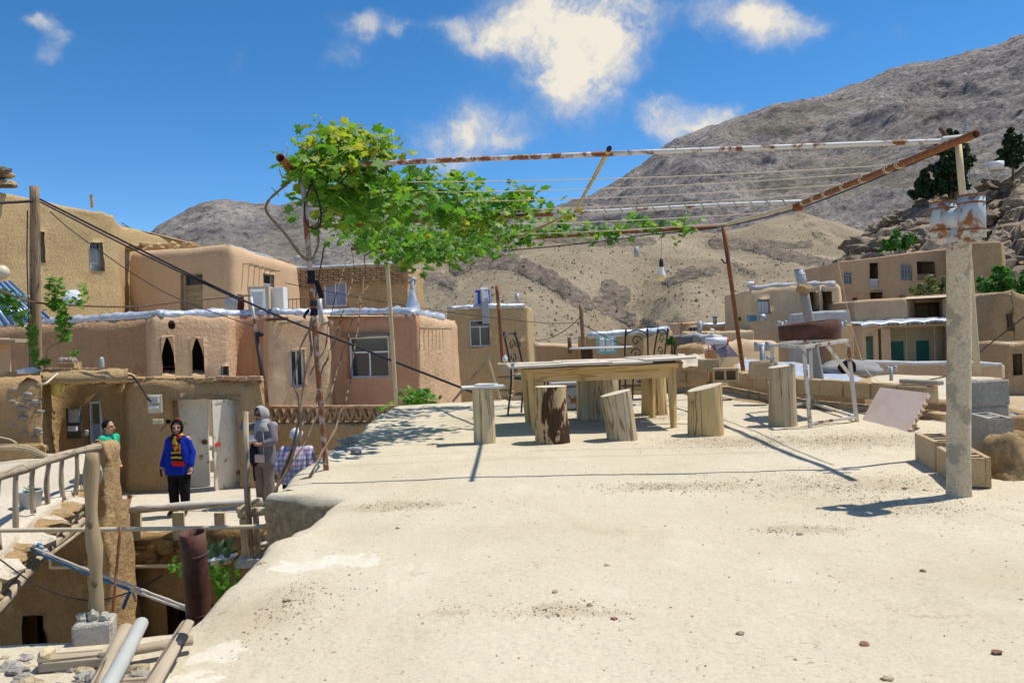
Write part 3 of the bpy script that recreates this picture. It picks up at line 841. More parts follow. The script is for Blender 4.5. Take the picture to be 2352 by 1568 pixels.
# boulder slope at the right
crD = crestf([(1820, 690), (1890, 640), (1930, 600), (1960, 560), (2000, 520), (2060, 494), (2110, 476), (2150, 466), (2230, 452), (2270, 430), (2300, 408), (2352, 385), (2450, 350), (2900, 260)])
def nD(p, t, x):
    e = max(0, 1 - abs(t - 1) * 5)
    v = noise.cell(Vector((p.x * .28 + nz(p, .3) * .4, p.y * .3, p.z * .42)))
    return Vector((v * .8, -v * 1.6, (v - .5) * 2.2 * (1 - .6 * e) + fbm(p, .35, 3) * .8)), 0.0
slope = hillside('rocky_slope', BOULD, 'steep slope of tan boulders below the pines', 1800, 2800, 150, 84, lambda x: 122.0, 170, crD, lambda x: 3.0 + 1.5 * sstep(2000, 2400, x), 70, nD, lambda t, x: .85 * t + .15 * t * t)
rb = random.Random(5)
bould_meshes = []
for i in range(9):
    b = MB().blob((0, 0, 0), 1.0, 2, .5, 1.5, seed=i * 3 + 1, sc=(1.25, 1.0, .78))
    o = b.build('boulder', BOULD, None, False); bould_meshes.append(o.data); bpy.data.objects.remove(o)
def slope_pt(x, t):
    dc = 122.0; d = 84 + (dc - 84) * t; pc = W(x, crD(x), dc); zb = 3.0 + 1.5 * sstep(2000, 2400, x); p = W(x, 700, d)
    return Vector((p.x, p.y, zb + (pc.z - zb) * (.85 * t + .15 * t * t)))
for i in range(285):
    x = rb.uniform(1900, 2420); t = rb.uniform(.02, 1.0) ** .8
    p = slope_pt(x, t)
    o = link('boulder', bould_meshes[i % 9], slope)
    s = rb.choice([.4, .5, .6, .8, 1.0, 1.4]) * rb.uniform(.8, 1.2)
    o.location = p + Vector((0, -s * .25, 0)); o.scale = (s * rb.uniform(.9, 1.5), s, s * rb.uniform(.7, 1.1))
    o.rotation_euler = (rb.uniform(-.4, .4), rb.uniform(-.4, .4), rb.uniform(0, 6.3))
# ------------------------------------------------------------------ adobe builders
def hor(x): return 770 - ROLL * (x - CX)
def PX(x, d):
    p = W(x, hor(x), d); return Vector((p.x, p.y))
def ZY(x, y, d): return W(x, y, d).z
def seg_hit(a, b, x, y):
    """ray through sheet point (x, y) against the vertical plane over plan segment a-b: distance along it and height"""
    r = ray(x, y); t = (b - a).normalized(); n = Vector((t.y, -t.x))
    k = (a - CAM.xy).dot(n) / r.xy.dot(n)
    p = CAM + r * k
    return (p.xy - a).dot(t), p.z

class Adobe:
    def __init__(s, plan, z0, ztop, openings=(), r=.25, rt=.22, batter=.03, ds=.22, fine=None, n1=(.5, .05), n2=(2.2, .02), drop=.1, seed=0.0, closed=True):
        """plan: corners, outward side on the right hand when walking; ztop: one height per corner"""
        plan = [Vector(p) for p in plan]; m = len(plan)
        zt = ztop if hasattr(ztop, '__len__') else [ztop] * m
        s.plan = plan; s.ops = []
        nseg = m if closed else m - 1
        st = []
        segT, segN, segL = [], [], []
        for i in range(nseg):
            d = plan[(i + 1) % m] - plan[i]; segL.append(d.length); t = d.normalized(); segT.append(t); segN.append(Vector((t.y, -t.x)))
        for o in openings:
            i = o['seg']
            if 'px' in o:
                x0, y0, x1, y1 = o['px']
                ym = (y0 + y1) / 2
                s0 = seg_hit(plan[i], plan[(i + 1) % m], x0, ym)[0]; s1 = seg_hit(plan[i], plan[(i + 1) % m], x1, ym)[0]
                xm = (x0 + x1) / 2
                za = seg_hit(plan[i], plan[(i + 1) % m], xm, y0)[1]; zb = seg_hit(plan[i], plan[(i + 1) % m], xm, y1)[1]
                o.update(s0=min(s0, s1), s1=max(s0, s1), z0=min(za, zb), z1=max(za, zb))
            s.ops.append(o)
        fine = fine if fine is not None else set(range(nseg))
        for i in range(nseg):
            a, L = plan[i], segL[i]; b = plan[(i + 1) % m]
            f0 = min(r, L * .3) if (closed or i > 0) else 0; f1 = min(r, L * .3) if (closed or i < nseg - 1) else 0
            step = ds if i in fine else 1.2
            k = max(1, int((L - f0 - f1) / step))
            ss = [f0 + (L - f0 - f1) * j / k for j in range(k + 1)]
            for o in s.ops:
                if o['seg'] == i: ss = [q for q in ss if abs(q - o['s0']) > step * .3 and abs(q - o['s1']) > step * .3 or q in (ss[0], ss[-1])] + [o['s0'], o['s1']]
            ss = sorted(set(ss))
            for q in ss: st.append((a + segT[i] * q, segN[i], zt[i] + (zt[(i + 1) % m] - zt[i]) * q / L, i, q))
            if closed or i < nseg - 1:      # fillet to the next segment
                j = (i + 1) % nseg; p0 = a + segT[i] * (L - f1); L2 = segL[j]; g0 = min(r, L2 * .3); p2 = b + segT[j] * g0
                for u in (.25, .5, .75):
                    p = p0 * (1 - u) ** 2 + b * 2 * u * (1 - u) + p2 * u * u
                    nn = (segN[i] * (1 - u) + segN[j] * u).normalized()
                    st.append((p, nn, zt[j], -1, 0))
        zc = min(zt) - max(.12, rt * 1.1)
        nlev = max(2, int((zc - z0) / (ds * 1.1)))
        lv = [z0 + (zc - z0) * j / nlev for j in range(nlev + 1)]
        for o in s.ops:
            lv = [q for q in lv if abs(q - o['z0']) > ds * .3 and abs(q - o['z1']) > ds * .3 or q in (lv[0], lv[-1])] + [o['z0'], min(o['z1'], zc - .02)]
            o['z1'] = min(o['z1'], zc - .02)
        lv = sorted(set(max(z0, q) for q in lv))
        mb = MB(); n = len(st)
        def disp(p): return vnoise(p, n1[0], n1[1], seed) + vnoise(p, n2[0], n2[1], seed + 5)
        grid = []
        for z in lv:
            grid.append([Vector((p.x - N.x * batter * (z - z0), p.y - N.y * batter * (z - z0), z)) for (p, N, q, i, ss) in st])
        for tt in (.3, .6, .82, .94, 1.0):
            row = []
            for (p, N, q, i, ss) in st:
                z = zc + (q - zc) * tt
                tau = max(0, (z - (q - rt)) / rt)
                ins = batter * (z - z0) + rt * (1 - math.sqrt(max(0, 1 - tau * tau)))
                row.append(Vector((p.x - N.x * ins, p.y - N.y * ins, z)))
            grid.append(row)
        row = [Vector((p.x, p.y, p.z - drop)) for p in grid[-1]]
        for (k, (p, N, q, i, ss)) in enumerate(st): row[k].x -= N.x * rt * .5; row[k].y -= N.y * rt * .5
        grid.append(row)
        s.top = [(grid[-2][k] + Vector((0, 0, 0)), st[k][1], st[k][3]) for k in range(n)]
        raw = [p for r_ in grid for p in r_]
        vs = [p + disp(p) for p in raw]
        mb.v = [tuple(p) for p in vs]
        wrap = n if closed else n - 1
        nl = len(lv)
        for j in range(len(grid) - 1):
            for k in range(wrap):
                k2 = (k + 1) % n
                skip = False
                if j < nl - 1:
                    zm = (lv[j] + lv[j + 1]) / 2
                    for o in s.ops:
                        if st[k][3] == o['seg'] and st[k2][3] == o['seg'] and o['z0'] < zm < o['z1'] and o['s0'] - 1e-6 <= st[k][4] and st[k2][4] <= o['s1'] + 1e-6:
                            skip = True
                if not skip:
                    mb.f.append((j * n + k, j * n + k2, (j + 1) * n + k2, (j + 1) * n + k)); mb.uv.append([(0, 0)] * 4)
        # reveals
        for o in s.ops:
            i = o['seg']; N = segN[i]; T = segT[i]; dep = o.get('depth', .22)
            ks = [k for k in range(n) if st[k][3] == i and o['s0'] - 1e-6 <= st[k][4] <= o['s1'] + 1e-6]
            js = [j for j in range(nl) if o['z0'] - 1e-6 <= lv[j] <= o['z1'] + 1e-6]
            def inner(j, k):
                p = plan[i] + T * st[k][4] - N * (dep + batter * (o['z1'] - z0)); return Vector((p.x, p.y, lv[j]))
            ring = [(js[0], k) for k in ks] + [(j, ks[-1]) for j in js[1:]] + [(js[-1], k) for k in reversed(ks[:-1])] + [(j, ks[0]) for j in reversed(js[1:-1])]
            b0 = len(mb.v)
            for (j, k) in ring: mb.v.append(tuple(inner(j, k)))
            q = len(ring)
            for e in range(q):
                e2 = (e + 1) % q
                mb.f.append((ring[e][0] * n + ring[e][1], ring[e2][0] * n + ring[e2][1], b0 + e2, b0 + e)[::-1]); mb.uv.append([(0, 0)] * 4)
            p = plan[i] + T * ((o['s0'] + o['s1']) / 2) - N * (dep + batter * (o['z1'] - z0))
            o['c'] = Vector((p.x, p.y, o['z0'])); o['t'] = Vector((T.x, T.y, 0)); o['n'] = Vector((N.x, N.y, 0)); o['w'] = o['s1'] - o['s0']; o['h'] = o['z1'] - o['z0']
        s.mb = mb; s.rooftop = [vs[(len(grid) - 1) * n + k] for k in range(n)]
        s.closed = closed
    def build(s, parent, mat, roofmat=None, name='wall'):
        w = s.mb.build(name, mat, parent, True)
        if s.closed:
            rf = MB().add(s.rooftop, [tuple(range(len(s.rooftop)))])
            rf.build('roof', roofmat or mat, parent)
        return w
    def roll(s, parent, segs, mat, rad=.12, name='roof_edge', jit=.16, dz=0.0, over=.04):
        pts = []
        for (p, N, i) in s.top:
            if i in segs or (i == -1 and pts and pts[-1] is not None):
                pts.append(p + Vector((N.x * over, N.y * over, dz)) + vnoise(p, .9, .05))
            elif pts: break
        q = [pts[0]]
        for p in pts[1:]:
            if (p - q[-1]).length > .12: q.append(p)
        rnd = random.Random(len(q))
        return MB().tube(q, [rad * rnd.uniform(.82, 1.18) for _ in q], 9, jit=jit, seed=len(q), squash=1).build(name, mat, parent, True)

def frame_pts(o, x, z, y=0.0):
    """point in an opening: x along (0..w), z up (0..h), y outward"""
    return o['c'] + o['t'] * (x - o['w'] / 2) + Vector((0, 0, z)) + o['n'] * y
def omat(o):
    return Matrix((o['t'], -o['n'], Vector((0, 0, 1)))).transposed()
def obox(mb, o, x0, x1, z0, z1, y0, y1, jit=0, seed=0):
    c = frame_pts(o, (x0 + x1) / 2, (z0 + z1) / 2, (y0 + y1) / 2)
    mb.box(c, (x1 - x0, abs(y1 - y0), z1 - z0), omat(o), jit, seed); return mb
def window(parent, o, fmat=None, cols=2, fw=.06, transom=None, pane=None, curtain=None, bars=0, barmat=None, sill=None, mull=.05, label=None):
    fmat = fmat or ALU; w, h = o['w'], o['h']; mb = MB()
    obox(mb, o, 0, fw, 0, h, .01, .07); obox(mb, o, w - fw, w, 0, h, .01, .07)
    obox(mb, o, fw, w - fw, 0, fw, .012, .068); obox(mb, o, fw, w - fw, h - fw, h, .012, .068)
    top = h - fw
    if transom:
        zt = h * transom; obox(mb, o, fw, w - fw, zt - mull / 2, zt + mull / 2, .014, .066); top = zt - mull / 2
    for c in range(1, cols):
        x = fw + (w - 2 * fw) * c / cols; obox(mb, o, x - mull / 2, x + mull / 2, fw, top, .016, .064)
    win = mb.build('window', fmat, parent)
    if label: win['label'] = label
    for c in range(cols):
        x0 = fw + (w - 2 * fw) * c / cols; x1 = fw + (w - 2 * fw) * (c + 1) / cols
        obox(MB(), o, x0 + .001, x1 - .001, fw, top, .025, .032).build('pane', pane or GLASS, win)
    if transom: obox(MB(), o, fw, w - fw, top + mull, h - fw, .025, .032).build('pane', pane or GLASS, win)
    obox(MB(), o, -.1, w + .1, -.1, h + .1, -.62, -.6).build('dark_room', DARK, win)
    if curtain:
        mb = MB(); rows = []; n = 40
        for zz in (fw, top):
            rows.append([frame_pts(o, fw + (w - 2 * fw) * k / n, zz, .036 + .003 * math.sin(k * 1.9)) for k in range(n + 1)])
        mb.sheet(rows).build('curtain', curtain, win, True)
    for k in range(bars):
        x = w * (k + .5) / bars
        MB().tube([frame_pts(o, x, .0, .13), frame_pts(o, x, h, .13)], .011, 6).build('bar', barmat or GREYP, win)
    if bars:
        for zz in (.25, .75): MB().tube([frame_pts(o, 0, h * zz, .14), frame_pts(o, w, h * zz, .14)], .011, 6).build('bar', barmat or GREYP, win)
    if sill: obox(MB(), o, -.05, w + .05, -.07, -.002, .0, .34, .01, 3).build('sill', sill, win)
    return win
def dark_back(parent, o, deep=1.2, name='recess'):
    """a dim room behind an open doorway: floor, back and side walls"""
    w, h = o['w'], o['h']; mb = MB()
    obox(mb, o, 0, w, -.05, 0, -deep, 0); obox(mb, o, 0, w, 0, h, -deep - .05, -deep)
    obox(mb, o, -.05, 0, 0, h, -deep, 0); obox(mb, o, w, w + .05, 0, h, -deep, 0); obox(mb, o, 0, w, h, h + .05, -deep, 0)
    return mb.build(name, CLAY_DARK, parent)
def spouts(parent, pts, n, length=.35, r=.04, mat=None):
    for (p, d) in pts:
        q = Vector(p) + Vector(d) * length - Vector((0, 0, .03))
        MB().tube([Vector(p) - Vector(d) * .1, q], [r, r * .9], 7, jit=.1, seed=int(p[0] * 100)).build('spout', mat or WOOD_GREY, parent)
# ------------------------------------------------------------------ the roof we stand on and the courtyard below it
from mathutils.geometry import delaunay_2d_cdt
def inside(pt, poly):
    x, y = pt; c = False; n = len(poly)
    for i in range(n):
        x1, y1 = poly[i][0], poly[i][1]; x2, y2 = poly[(i + 1) % n][0], poly[(i + 1) % n][1]
        if (y1 > y) != (y2 > y) and x < (x2 - x1) * (y - y1) / (y2 - y1) + x1: c = not c
    return c
def cap_fill(loop, zfun, spacing=.16, seed=1):
    rnd = random.Random(seed); n = len(loop)
    P = [Vector((p[0], p[1])) for p in loop]; Zs = [p[2] for p in loop]
    xs = [p.x for p in P]; ys = [p.y for p in P]
    pts = list(P)
    y = min(ys)
    while y < max(ys):
        x = min(xs)
        while x < max(xs):
            q = (x + rnd.uniform(-.3, .3) * spacing, y + rnd.uniform(-.3, .3) * spacing)
            if inside(q, P) and min((Vector(q) - p).length_squared for p in P) > (spacing * .6) ** 2: pts.append(Vector(q))
            x += spacing
        y += spacing
    vs, es, fs, *_ = delaunay_2d_cdt(pts, [(i, (i + 1) % n) for i in range(n)], [], 1, 1e-5)
    out = []
    for i, v in enumerate(vs):
        out.append((v.x, v.y, Zs[i] if i < n and (v - P[i]).length < 1e-4 else zfun(v.x, v.y)))
    fl = []
    for f in fs:
        a, b, c = (Vector(out[k]) for k in f[:3])
        fl.append(tuple(f) if (b - a).cross(c - a).z > 0 else tuple(f)[::-1])
    return MB().add(out, fl)

def roof_z(x, y):
    return fbm((x, y, 0), .45, 4, 2) * .05 + fbm((x, y, 3), 3.0, 3, 1) * .012
plan = [(-3.9, -2.6), (5.6, -2.6), (5.6, 4.72), (3.55, 4.9), (3.8, 6.35), (4.6, 7.95), (4.1, 9.2), (3.85, 11.2), (3.72, 13.5), (2.0, 13.3), (0, 12.9), (-1.95, 12.4), (-1.86, 9.2), (-1.80, 6.6), (-1.80, 5.5), (-1.19, 5.22), (-1.31, 4.1), (-1.29, 2.98), (-1.9, 2.82), (-3.9, 2.78)]
A = Adobe(plan, -4.6, 0.0, [], r=.06, rt=.09, batter=.0, ds=.1, fine={2, 3, 11, 12, 13, 14, 15, 16, 17, 18}, n1=(1.3, .05), n2=(7, .022), drop=-.004, seed=3)
walls = A.mb
roof = cap_fill(A.rooftop, roof_z, .13)
terr = struct('roof_terrace', roof, ROOF, 'pale flat clay roof terrace in the foreground')
wl_ = walls.build('wall', EDGE, terr, True)
wl_.data.materials.append(ROOF)
for q_ in wl_.data.polygons:
    if q_.normal.z > .35 and q_.center.z > -.2: q_.material_index = 1

# courtyard slab the people stand on
FL = -1.75
plan = [(-10.5, 11.9), (-3.9, 11.9), (-3.75, 10.5), (-1.72, 10.45), (-1.72, 24.5), (-10.5, 24.5)]
ops = [dict(seg=0, px=(378, 1388, 500, 1560), depth=.5), dict(seg=0, px=(52, 1412, 106, 1560), depth=.35)]
A = Adobe(plan, -4.6, FL, ops, r=.08, rt=.08, batter=.02, ds=.16, fine={0, 1, 2}, n1=(1.1, .09), n2=(6, .045), drop=-.003, seed=9)
court = struct('courtyard_floor', cap_fill(A.rooftop, lambda x, y: FL + fbm((x, y, 1), .6, 3) * .04, .3), FLOOR_CEM, 'pale cement floor of the sunken courtyard')
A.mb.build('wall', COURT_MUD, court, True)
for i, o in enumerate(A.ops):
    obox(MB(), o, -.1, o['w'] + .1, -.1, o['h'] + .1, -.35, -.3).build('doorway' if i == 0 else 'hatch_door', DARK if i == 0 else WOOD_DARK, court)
# rough lip of earth under the slab edge
mb = MB()
rl = random.Random(4)
for i in range(130):
    x = rl.uniform(200, 560); p = W(x, rl.uniform(1243, 1292), 11.86)
    mb.blob(p, rl.uniform(.04, .11), 1, .4, 1.6, seed=i, sc=(1.3, .6, .8))
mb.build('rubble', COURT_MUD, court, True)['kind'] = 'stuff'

# ---- mud wall with the white double gate, the meter recess and the rough stone wall at left
gate_wall = thing('mud_wall', 'brown mud wall with white metal double gate and bricks along its top', 'wall', (PX(450, 15.3).x, 15.3, FL))
plan = [PX(-60, 13.9), PX(100, 14.2), PX(128, 15.6), PX(258, 15.65), PX(276, 15.15), PX(604, 15.25), PX(613, 15.75)]
zt = [ZY(0, 868, 14), ZY(95, 862, 14.2), ZY(128, 858, 15.6), ZY(250, 858, 15.6), ZY(276, 868, 15.15), ZY(604, 868, 15.25), ZY(610, 880, 15.75)]
ops = [dict(seg=4, px=(398, 908, 546, 1134), depth=.34), dict(seg=2, px=(200, 920, 232, 1060), depth=.12)]
A = Adobe(plan, FL - .3, zt, ops, r=.14, rt=.2, batter=.045, ds=.13, n1=(1.2, .07), n2=(5, .03), seed=21, closed=False)
A.build(gate_wall, MUD_WALL)
gate_op, door_op = A.ops
plan2 = [PX(613, 15.76), PX(606, 15.72), PX(270, 15.62)]
B = Adobe(plan2[1:], FL - .3, [zt[5] - .02, zt[4] - .02], [dict(seg=0, px=(396, 908, 548, 1134), depth=.02)], r=.1, rt=.1, batter=.0, ds=.3, closed=False, n1=(1.2, .03), n2=(5, .01), drop=.3)
B.build(gate_wall, MUD_WALL, name='wall')
# gate leaves: left shut, right swung towards us
def gate_leaf(parent, hinge, ang, w, h, mat, side):
    """sheet metal leaf: panel and folded rim"""
    M = rz(ang); leaf = MB()
    def q(x0, x1, z0, z1, y0, y1, m):
        m.box(hinge + M @ Vector(((x0 + x1) / 2, (y0 + y1) / 2, (z0 + z1) / 2)), (x1 - x0, y1 - y0, z1 - z0), M)
    s = side
    X = lambda a, b: (min(a * s, b * s), max(a * s, b * s))
    q(*X(0, w), 0, h, -.008, .008, leaf)
    o = leaf.build('gate_leaf', mat, parent)
    fr = MB(); q(*X(0, .05), 0, h, -.022, .022, fr); q(*X(w - .05, w), 0, h, -.022, .022, fr); q(*X(.05, w - .05), 0, .06, -.02, .02, fr); q(*X(.05, w - .05), h - .06, h, -.02, .02, fr)
    fr.build('rim', mat, o)
    lk = MB(); q(*X(w - .12, w - .03), h * .5, h * .5 + .08, -.05, -.021, lk); lk.build('latch', RED_PL if side < 0 else RUST_DARK, o)
    return o
g = gate_op
gl = gate_leaf(gate_wall, frame_pts(g, .03, .03, .05), math.atan2(g['t'].y, g['t'].x), g['w'] * .42, g['h'] - .05, DOOR_WHITE, 1)
gr = gate_leaf(gate_wall, frame_pts(g, g['w'] - .03, .03, .12), math.atan2(g['t'].y, g['t'].x) + R(52), g['w'] * .50, g['h'] - .05, DOOR_WHITE, -1)
mb = MB(); obox(mb, g, 0, .03, 0, g['h'], .0, .12); obox(mb, g, g['w'] - .03, g['w'], 0, g['h'], .0, .12); obox(mb, g, .03, g['w'] - .03, g['h'] - .03, g['h'], .0, .12)
mb.build('gate_frame', DOOR_WHITE, gate_wall)
obox(MB(), g, -.06, g['w'] + .06, g['h'] + .01, g['h'] + .06, .2, .36).build('lintel', WOOD_POLE, gate_wall)
# recess door with glazed top, pale blue grey
d = door_op
mb = MB(); obox(mb, d, 0, .04, 0, d['h'], .02, .1); obox(mb, d, d['w'] - .07, d['w'], 0, d['h'], .02, .1); obox(mb, d, .04, d['w'] - .07, d['h'] - .05, d['h'], .02, .1)
mb.build('door_frame', ALU, gate_wall)
dr = obox(MB(), d, .041, d['w'] - .071, 0, d['h'] * .62, .03, .06).build('door', plain('blue_grey_door', (.30, .34, .40), .5, .3), gate_wall)
obox(MB(), d, .041, d['w'] - .071, d['h'] * .62, d['h'] - .051, .035, .05).build('pane', plain('olive_pane', (.14, .13, .07), .3, .4), dr)
# canopy over the recess: brush and mud on sticks
mb = MB(); rows = []
for j, (yy, dep) in enumerate(((0, -.15), (.10, -.14), (.15, .3), (.12, .75), (-.02, .9), (-.1, .82), (-.06, .2))):
    row = []
    for k in range(33):
        x = 92 + (292 - 92) * k / 32; p = W(x, 866, 15.35 - dep)
        q = Vector((p.x, p.y, ZY(190, 866, 15.35) + yy)); row.append(q + vnoise(q, 3, .05) + vnoise(q, 9, .025))
    rows.append(row)
mb.sheet(rows).build('canopy', MUD_TAN, gate_wall, True)
mb = MB()
for k in range(26):
    x = 100 + 7.2 * k; p = W(x, 872, 14.75); q = Vector((p.x, p.y, ZY(190, 868, 15.3) - .1))
    mb.tube([q, q + Vector((random.uniform(-.1, .1), .9, random.uniform(-.03, .03)))], random.uniform(.008, .02), 5, seed=k)
mb.build('brushwood', WOOD_DARK, gate_wall)
# bricks laid along the wall top
rk = random.Random(3)
def top_bricks(x0, x1, y, d, n, parent, mat=BRICK_R, h=.085, w=None):
    for k in range(n):
        x = x0 + (x1 - x0) * (k + .5) / n + rk.uniform(-2, 2)
        p = W(x, y + rk.uniform(-1.5, 1.5), d); wd = (x1 - x0) / n / F * d * .93
        MB().rbox(p, (w or wd, .2, h), rz(rk.uniform(-.08, .08)), .006, .004, k).build('brick', mat, parent)
top_bricks(500, 604, 868, 15.38, 6, gate_wall)
top_bricks(292, 496, 872, 15.4, 9, gate_wall, MUD_TAN, .09)
# shards and stones set in the rough left wall
for k in range(26):
    x, y = rk.uniform(2, 92), rk.uniform(885, 1005)
    p = W(x, y, 14.12 + .0007 * x)
    MB().blob(p, rk.uniform(.03, .07), 1, .4, 1.4, seed=k, sc=(1.6, .6, .7)).build('stone', rock_mat('wall_stone', [(.3, (.24, .22, .2)), (.7, (.42, .38, .33))], 3, .4, .02) if k == 0 else bpy.data.materials['wall_stone'], gate_wall, True)
# narrow brick parapet over the left wall
ow = thing('mud_parapet', 'low mud parapet with a row of pale bricks above the recess door', 'parapet', (PX(140, 15.4).x, 15.4, ZY(140, 860, 15.4)))
for k in range(9):
    x0 = 86 + 16.5 * k; p = W(x0 + 8, 851, 15.9)
    MB().rbox(p, (.135, .12, .10), rz(rk.uniform(-.05, .05)), .006, .004, k).build('brick', BRICK_R if k % 3 else BLOCK, ow)
p = W(150, 862, 16.0); MB().rbox(Vector((p.x, p.y, p.z)), (1.75, .3, .12), None, .02, .01, 2).build('wall', MUD_WALL, ow)
p = W(40, 868, 15.6); MB().rbox(Vector((p.x, p.y, p.z + .02)), (1.1, .3, .2), None, .03, .02, 3).build('wall', MUD_WALL, ow)

# ---- lattice wall of zigzag bricks at the back of the courtyard
lat = thing('lattice_wall', 'low mud wall topped with a zigzag lattice of bricks', 'wall', (PX(750, 15.8).x, 15.8, FL))
a0, a1 = PX(606, 16.2), PX(905, 15.3)
ztop = ZY(750, 934, 15.75)
A = Adobe([a0, a1, a1 + Vector((.1, .35)), a0 + Vector((.1, .35))], FL - .2, ztop - .33, [], r=.05, rt=.06, batter=.02, ds=.16, fine={0}, n1=(1.5, .06), n2=(6, .025), drop=.0, seed=33)
A.build(lat, MUD_TAN)
T = (a1 - a0); L = T.length; T.normalize(); MT = Matrix(((T.x, -T.y, 0), (T.y, T.x, 0), (0, 0, 1)))
nzig = 15
for k in range(nzig):
    for sgn in (-1, 1):
        s = L * (k + .5 + sgn * .25) / nzig; c = a0 + T * s
        Mr = MT @ Matrix.Rotation(sgn * R(24), 3, 'Y')
        MB().box((c.x + .05, c.y + .16, ztop - .2), (.055, .12, .3), Mr, .006, k * 2 + sgn).build('brick', BRICK, lat)
for k in range(18):
    c = a0 + T * (L * (k + .5) / 18)
    MB().rbox((c.x + .05, c.y + .16, ztop - .02), (L / 18 * .97, .16, .06), MT, .006, .004, k).build('brick', BRICK_R if k % 4 else BRICK, lat)

# ---- gate post of mud at the end of the footbridge
gp = thing('mud_gatepost', 'stout mud pillar at the end of the log footbridge', 'pillar', (PX(225, 11.2).x, 11.2, FL))
A = Adobe([PX(176, 11.0), PX(236, 11.0), PX(262, 11.8), PX(205, 11.9)], -4.4, [ZY(180, 1022, 11), ZY(236, 1008, 11), ZY(250, 1010, 11.8), ZY(200, 1015, 11.8)], [], r=.1, rt=.1, batter=-.0, ds=.09, n1=(1.2, .08), n2=(6, .05), drop=.02, seed=44)
A.build(gp, MUD_WALL)
# flared rough foot
mb = MB()
rows = []
for j in range(16):
    t = j / 15; z = -4.4 + (4.4 - 1.15) * t; row = []
    for k in range(18):
        a = math.pi * (k / 17) - math.pi / 2
        fl = .2 * (1 - t) ** 1.6
        c = PX(240, 11.3); q = Vector((c.x + .02 + math.cos(a) * (.10 + fl), c.y + .1 + math.sin(a) * (.35 + fl), z)); row.append(q + vnoise(q, 3, .09) + vnoise(q, 9, .04))
    rows.append(row)
mb.sheet(rows).build('flared_foot', MUD_WALL, gp, True)

# ---- log footbridge at the left
fb = thing('footbridge', 'mud and log footbridge with crooked branch railing', 'footbridge', G(60, 1200, -.8))
ZD = -.8
near = [G(x, y, ZD) for (x, y) in ((-110, 1352), (0, 1262), (60, 1206), (120, 1160), (180, 1117), (228, 1084))]
far = [G(x, y, ZD) for (x, y) in ((-110, 1062), (0, 1052), (60, 1046), (120, 1043), (180, 1042), (232, 1044))]
def dense(l, k=6): return smooth_path(l, k)
dn, df = dense(near), dense(far)
rows = []
for t in [i / 12 for i in range(13)]:
    rows.append([Vector(a.lerp(b, t)) + Vector((0, 0, fbm(a.lerp(b, t), 1.0, 3) * .06)) for a, b in zip(dn, df)])
rowsb = [[p - Vector((0, 0, .05)) + vnoise(p, 3, .03) for p in rows[0]], [p - Vector((-.04, -.05, .2)) + vnoise(p, 3, .07) for p in rows[0]], [p - Vector((-.04, -.25, .26)) for p in rows[0]], [p - Vector((0, 0, .3)) for p in rows[-1]]]
MB().sheet((rowsb[::-1]) + rows).build('deck', FLOOR_CEM, fb, True)
chunks = random.Random(8)
for k in range(17):
    t = k / 16; i = int(t * (len(dn) - 1)); p = dn[i]
    MB().blob(p + Vector((.03, -.02, -.14)), .15 * chunks.uniform(.75, 1.2), 2, .3, 1.3, seed=k + 60, sc=(1.5, 1.4, .6)).build('mud_clod', MUD_TAN if k % 3 else FLOOR_CEM, fb, False)
for (off, r, mat) in ((-.30, .075, WOOD_PALE), (-.42, .06, WOOD_GREY)):
    pts = [p + Vector((.02 + .1 * (off + .3), .05 - (off + .3) * 1.6, off)) + vnoise(p, .5, .06) for p in dn[2:]]
    MB().tube(pts, [r * (1 + .12 * math.sin(i * .9)) for i in range(len(pts))], 9, jit=.06, seed=3).build('log', mat, fb, True)
MB().tube(smooth_path([W(95, 1290, 8.2), W(130, 1262, 8.7), W(190, 1215, 9.7), W(212, 1180, 10.3)], 5), .02, 6, jit=.15).build('branch', WOOD_GREY, fb, True)
def rail_pt(x):
    t = max(-.1, x / 240); d = 7.25 + (11.2 - 7.25) * (t if t < 0 else t ** .8); y = interp([(-60, 1112), (0, 1092), (40, 1080), (80, 1068), (120, 1053), (160, 1042), (200, 1030), (243, 1026)], x)
    return W(x, y, d)
pts = smooth_path([rail_pt(x) for x in (-60, -20, 20, 60, 100, 140, 180, 215, 243)], 4)
MB().tube(pts, [.052 + .008 * math.sin(i * .7) for i in range(len(pts))], 10, jit=.05, seed=5).build('handrail', WOOD_GREY, fb, True)
for k, (x, yb, bx) in enumerate(((-3, 1262, -2), (36, 1252, 37), (76, 1178, 77), (113, 1160, 110), (144, 1148, 146), (176, 1136, 173), (212, 1172, 209))):
    p = rail_pt(x); t = x / 240; d = p.y
    q = W(bx, yb, d + .02); mid = p.lerp(q, .5) + Vector((random.uniform(-.03, .03), 0, 0))
    MB().tube(smooth_path([p, mid, q], 4), [.026] * 4 + [.03] * 5, 7, jit=.1, seed=k).build('baluster', WOOD_GREY, fb, True)
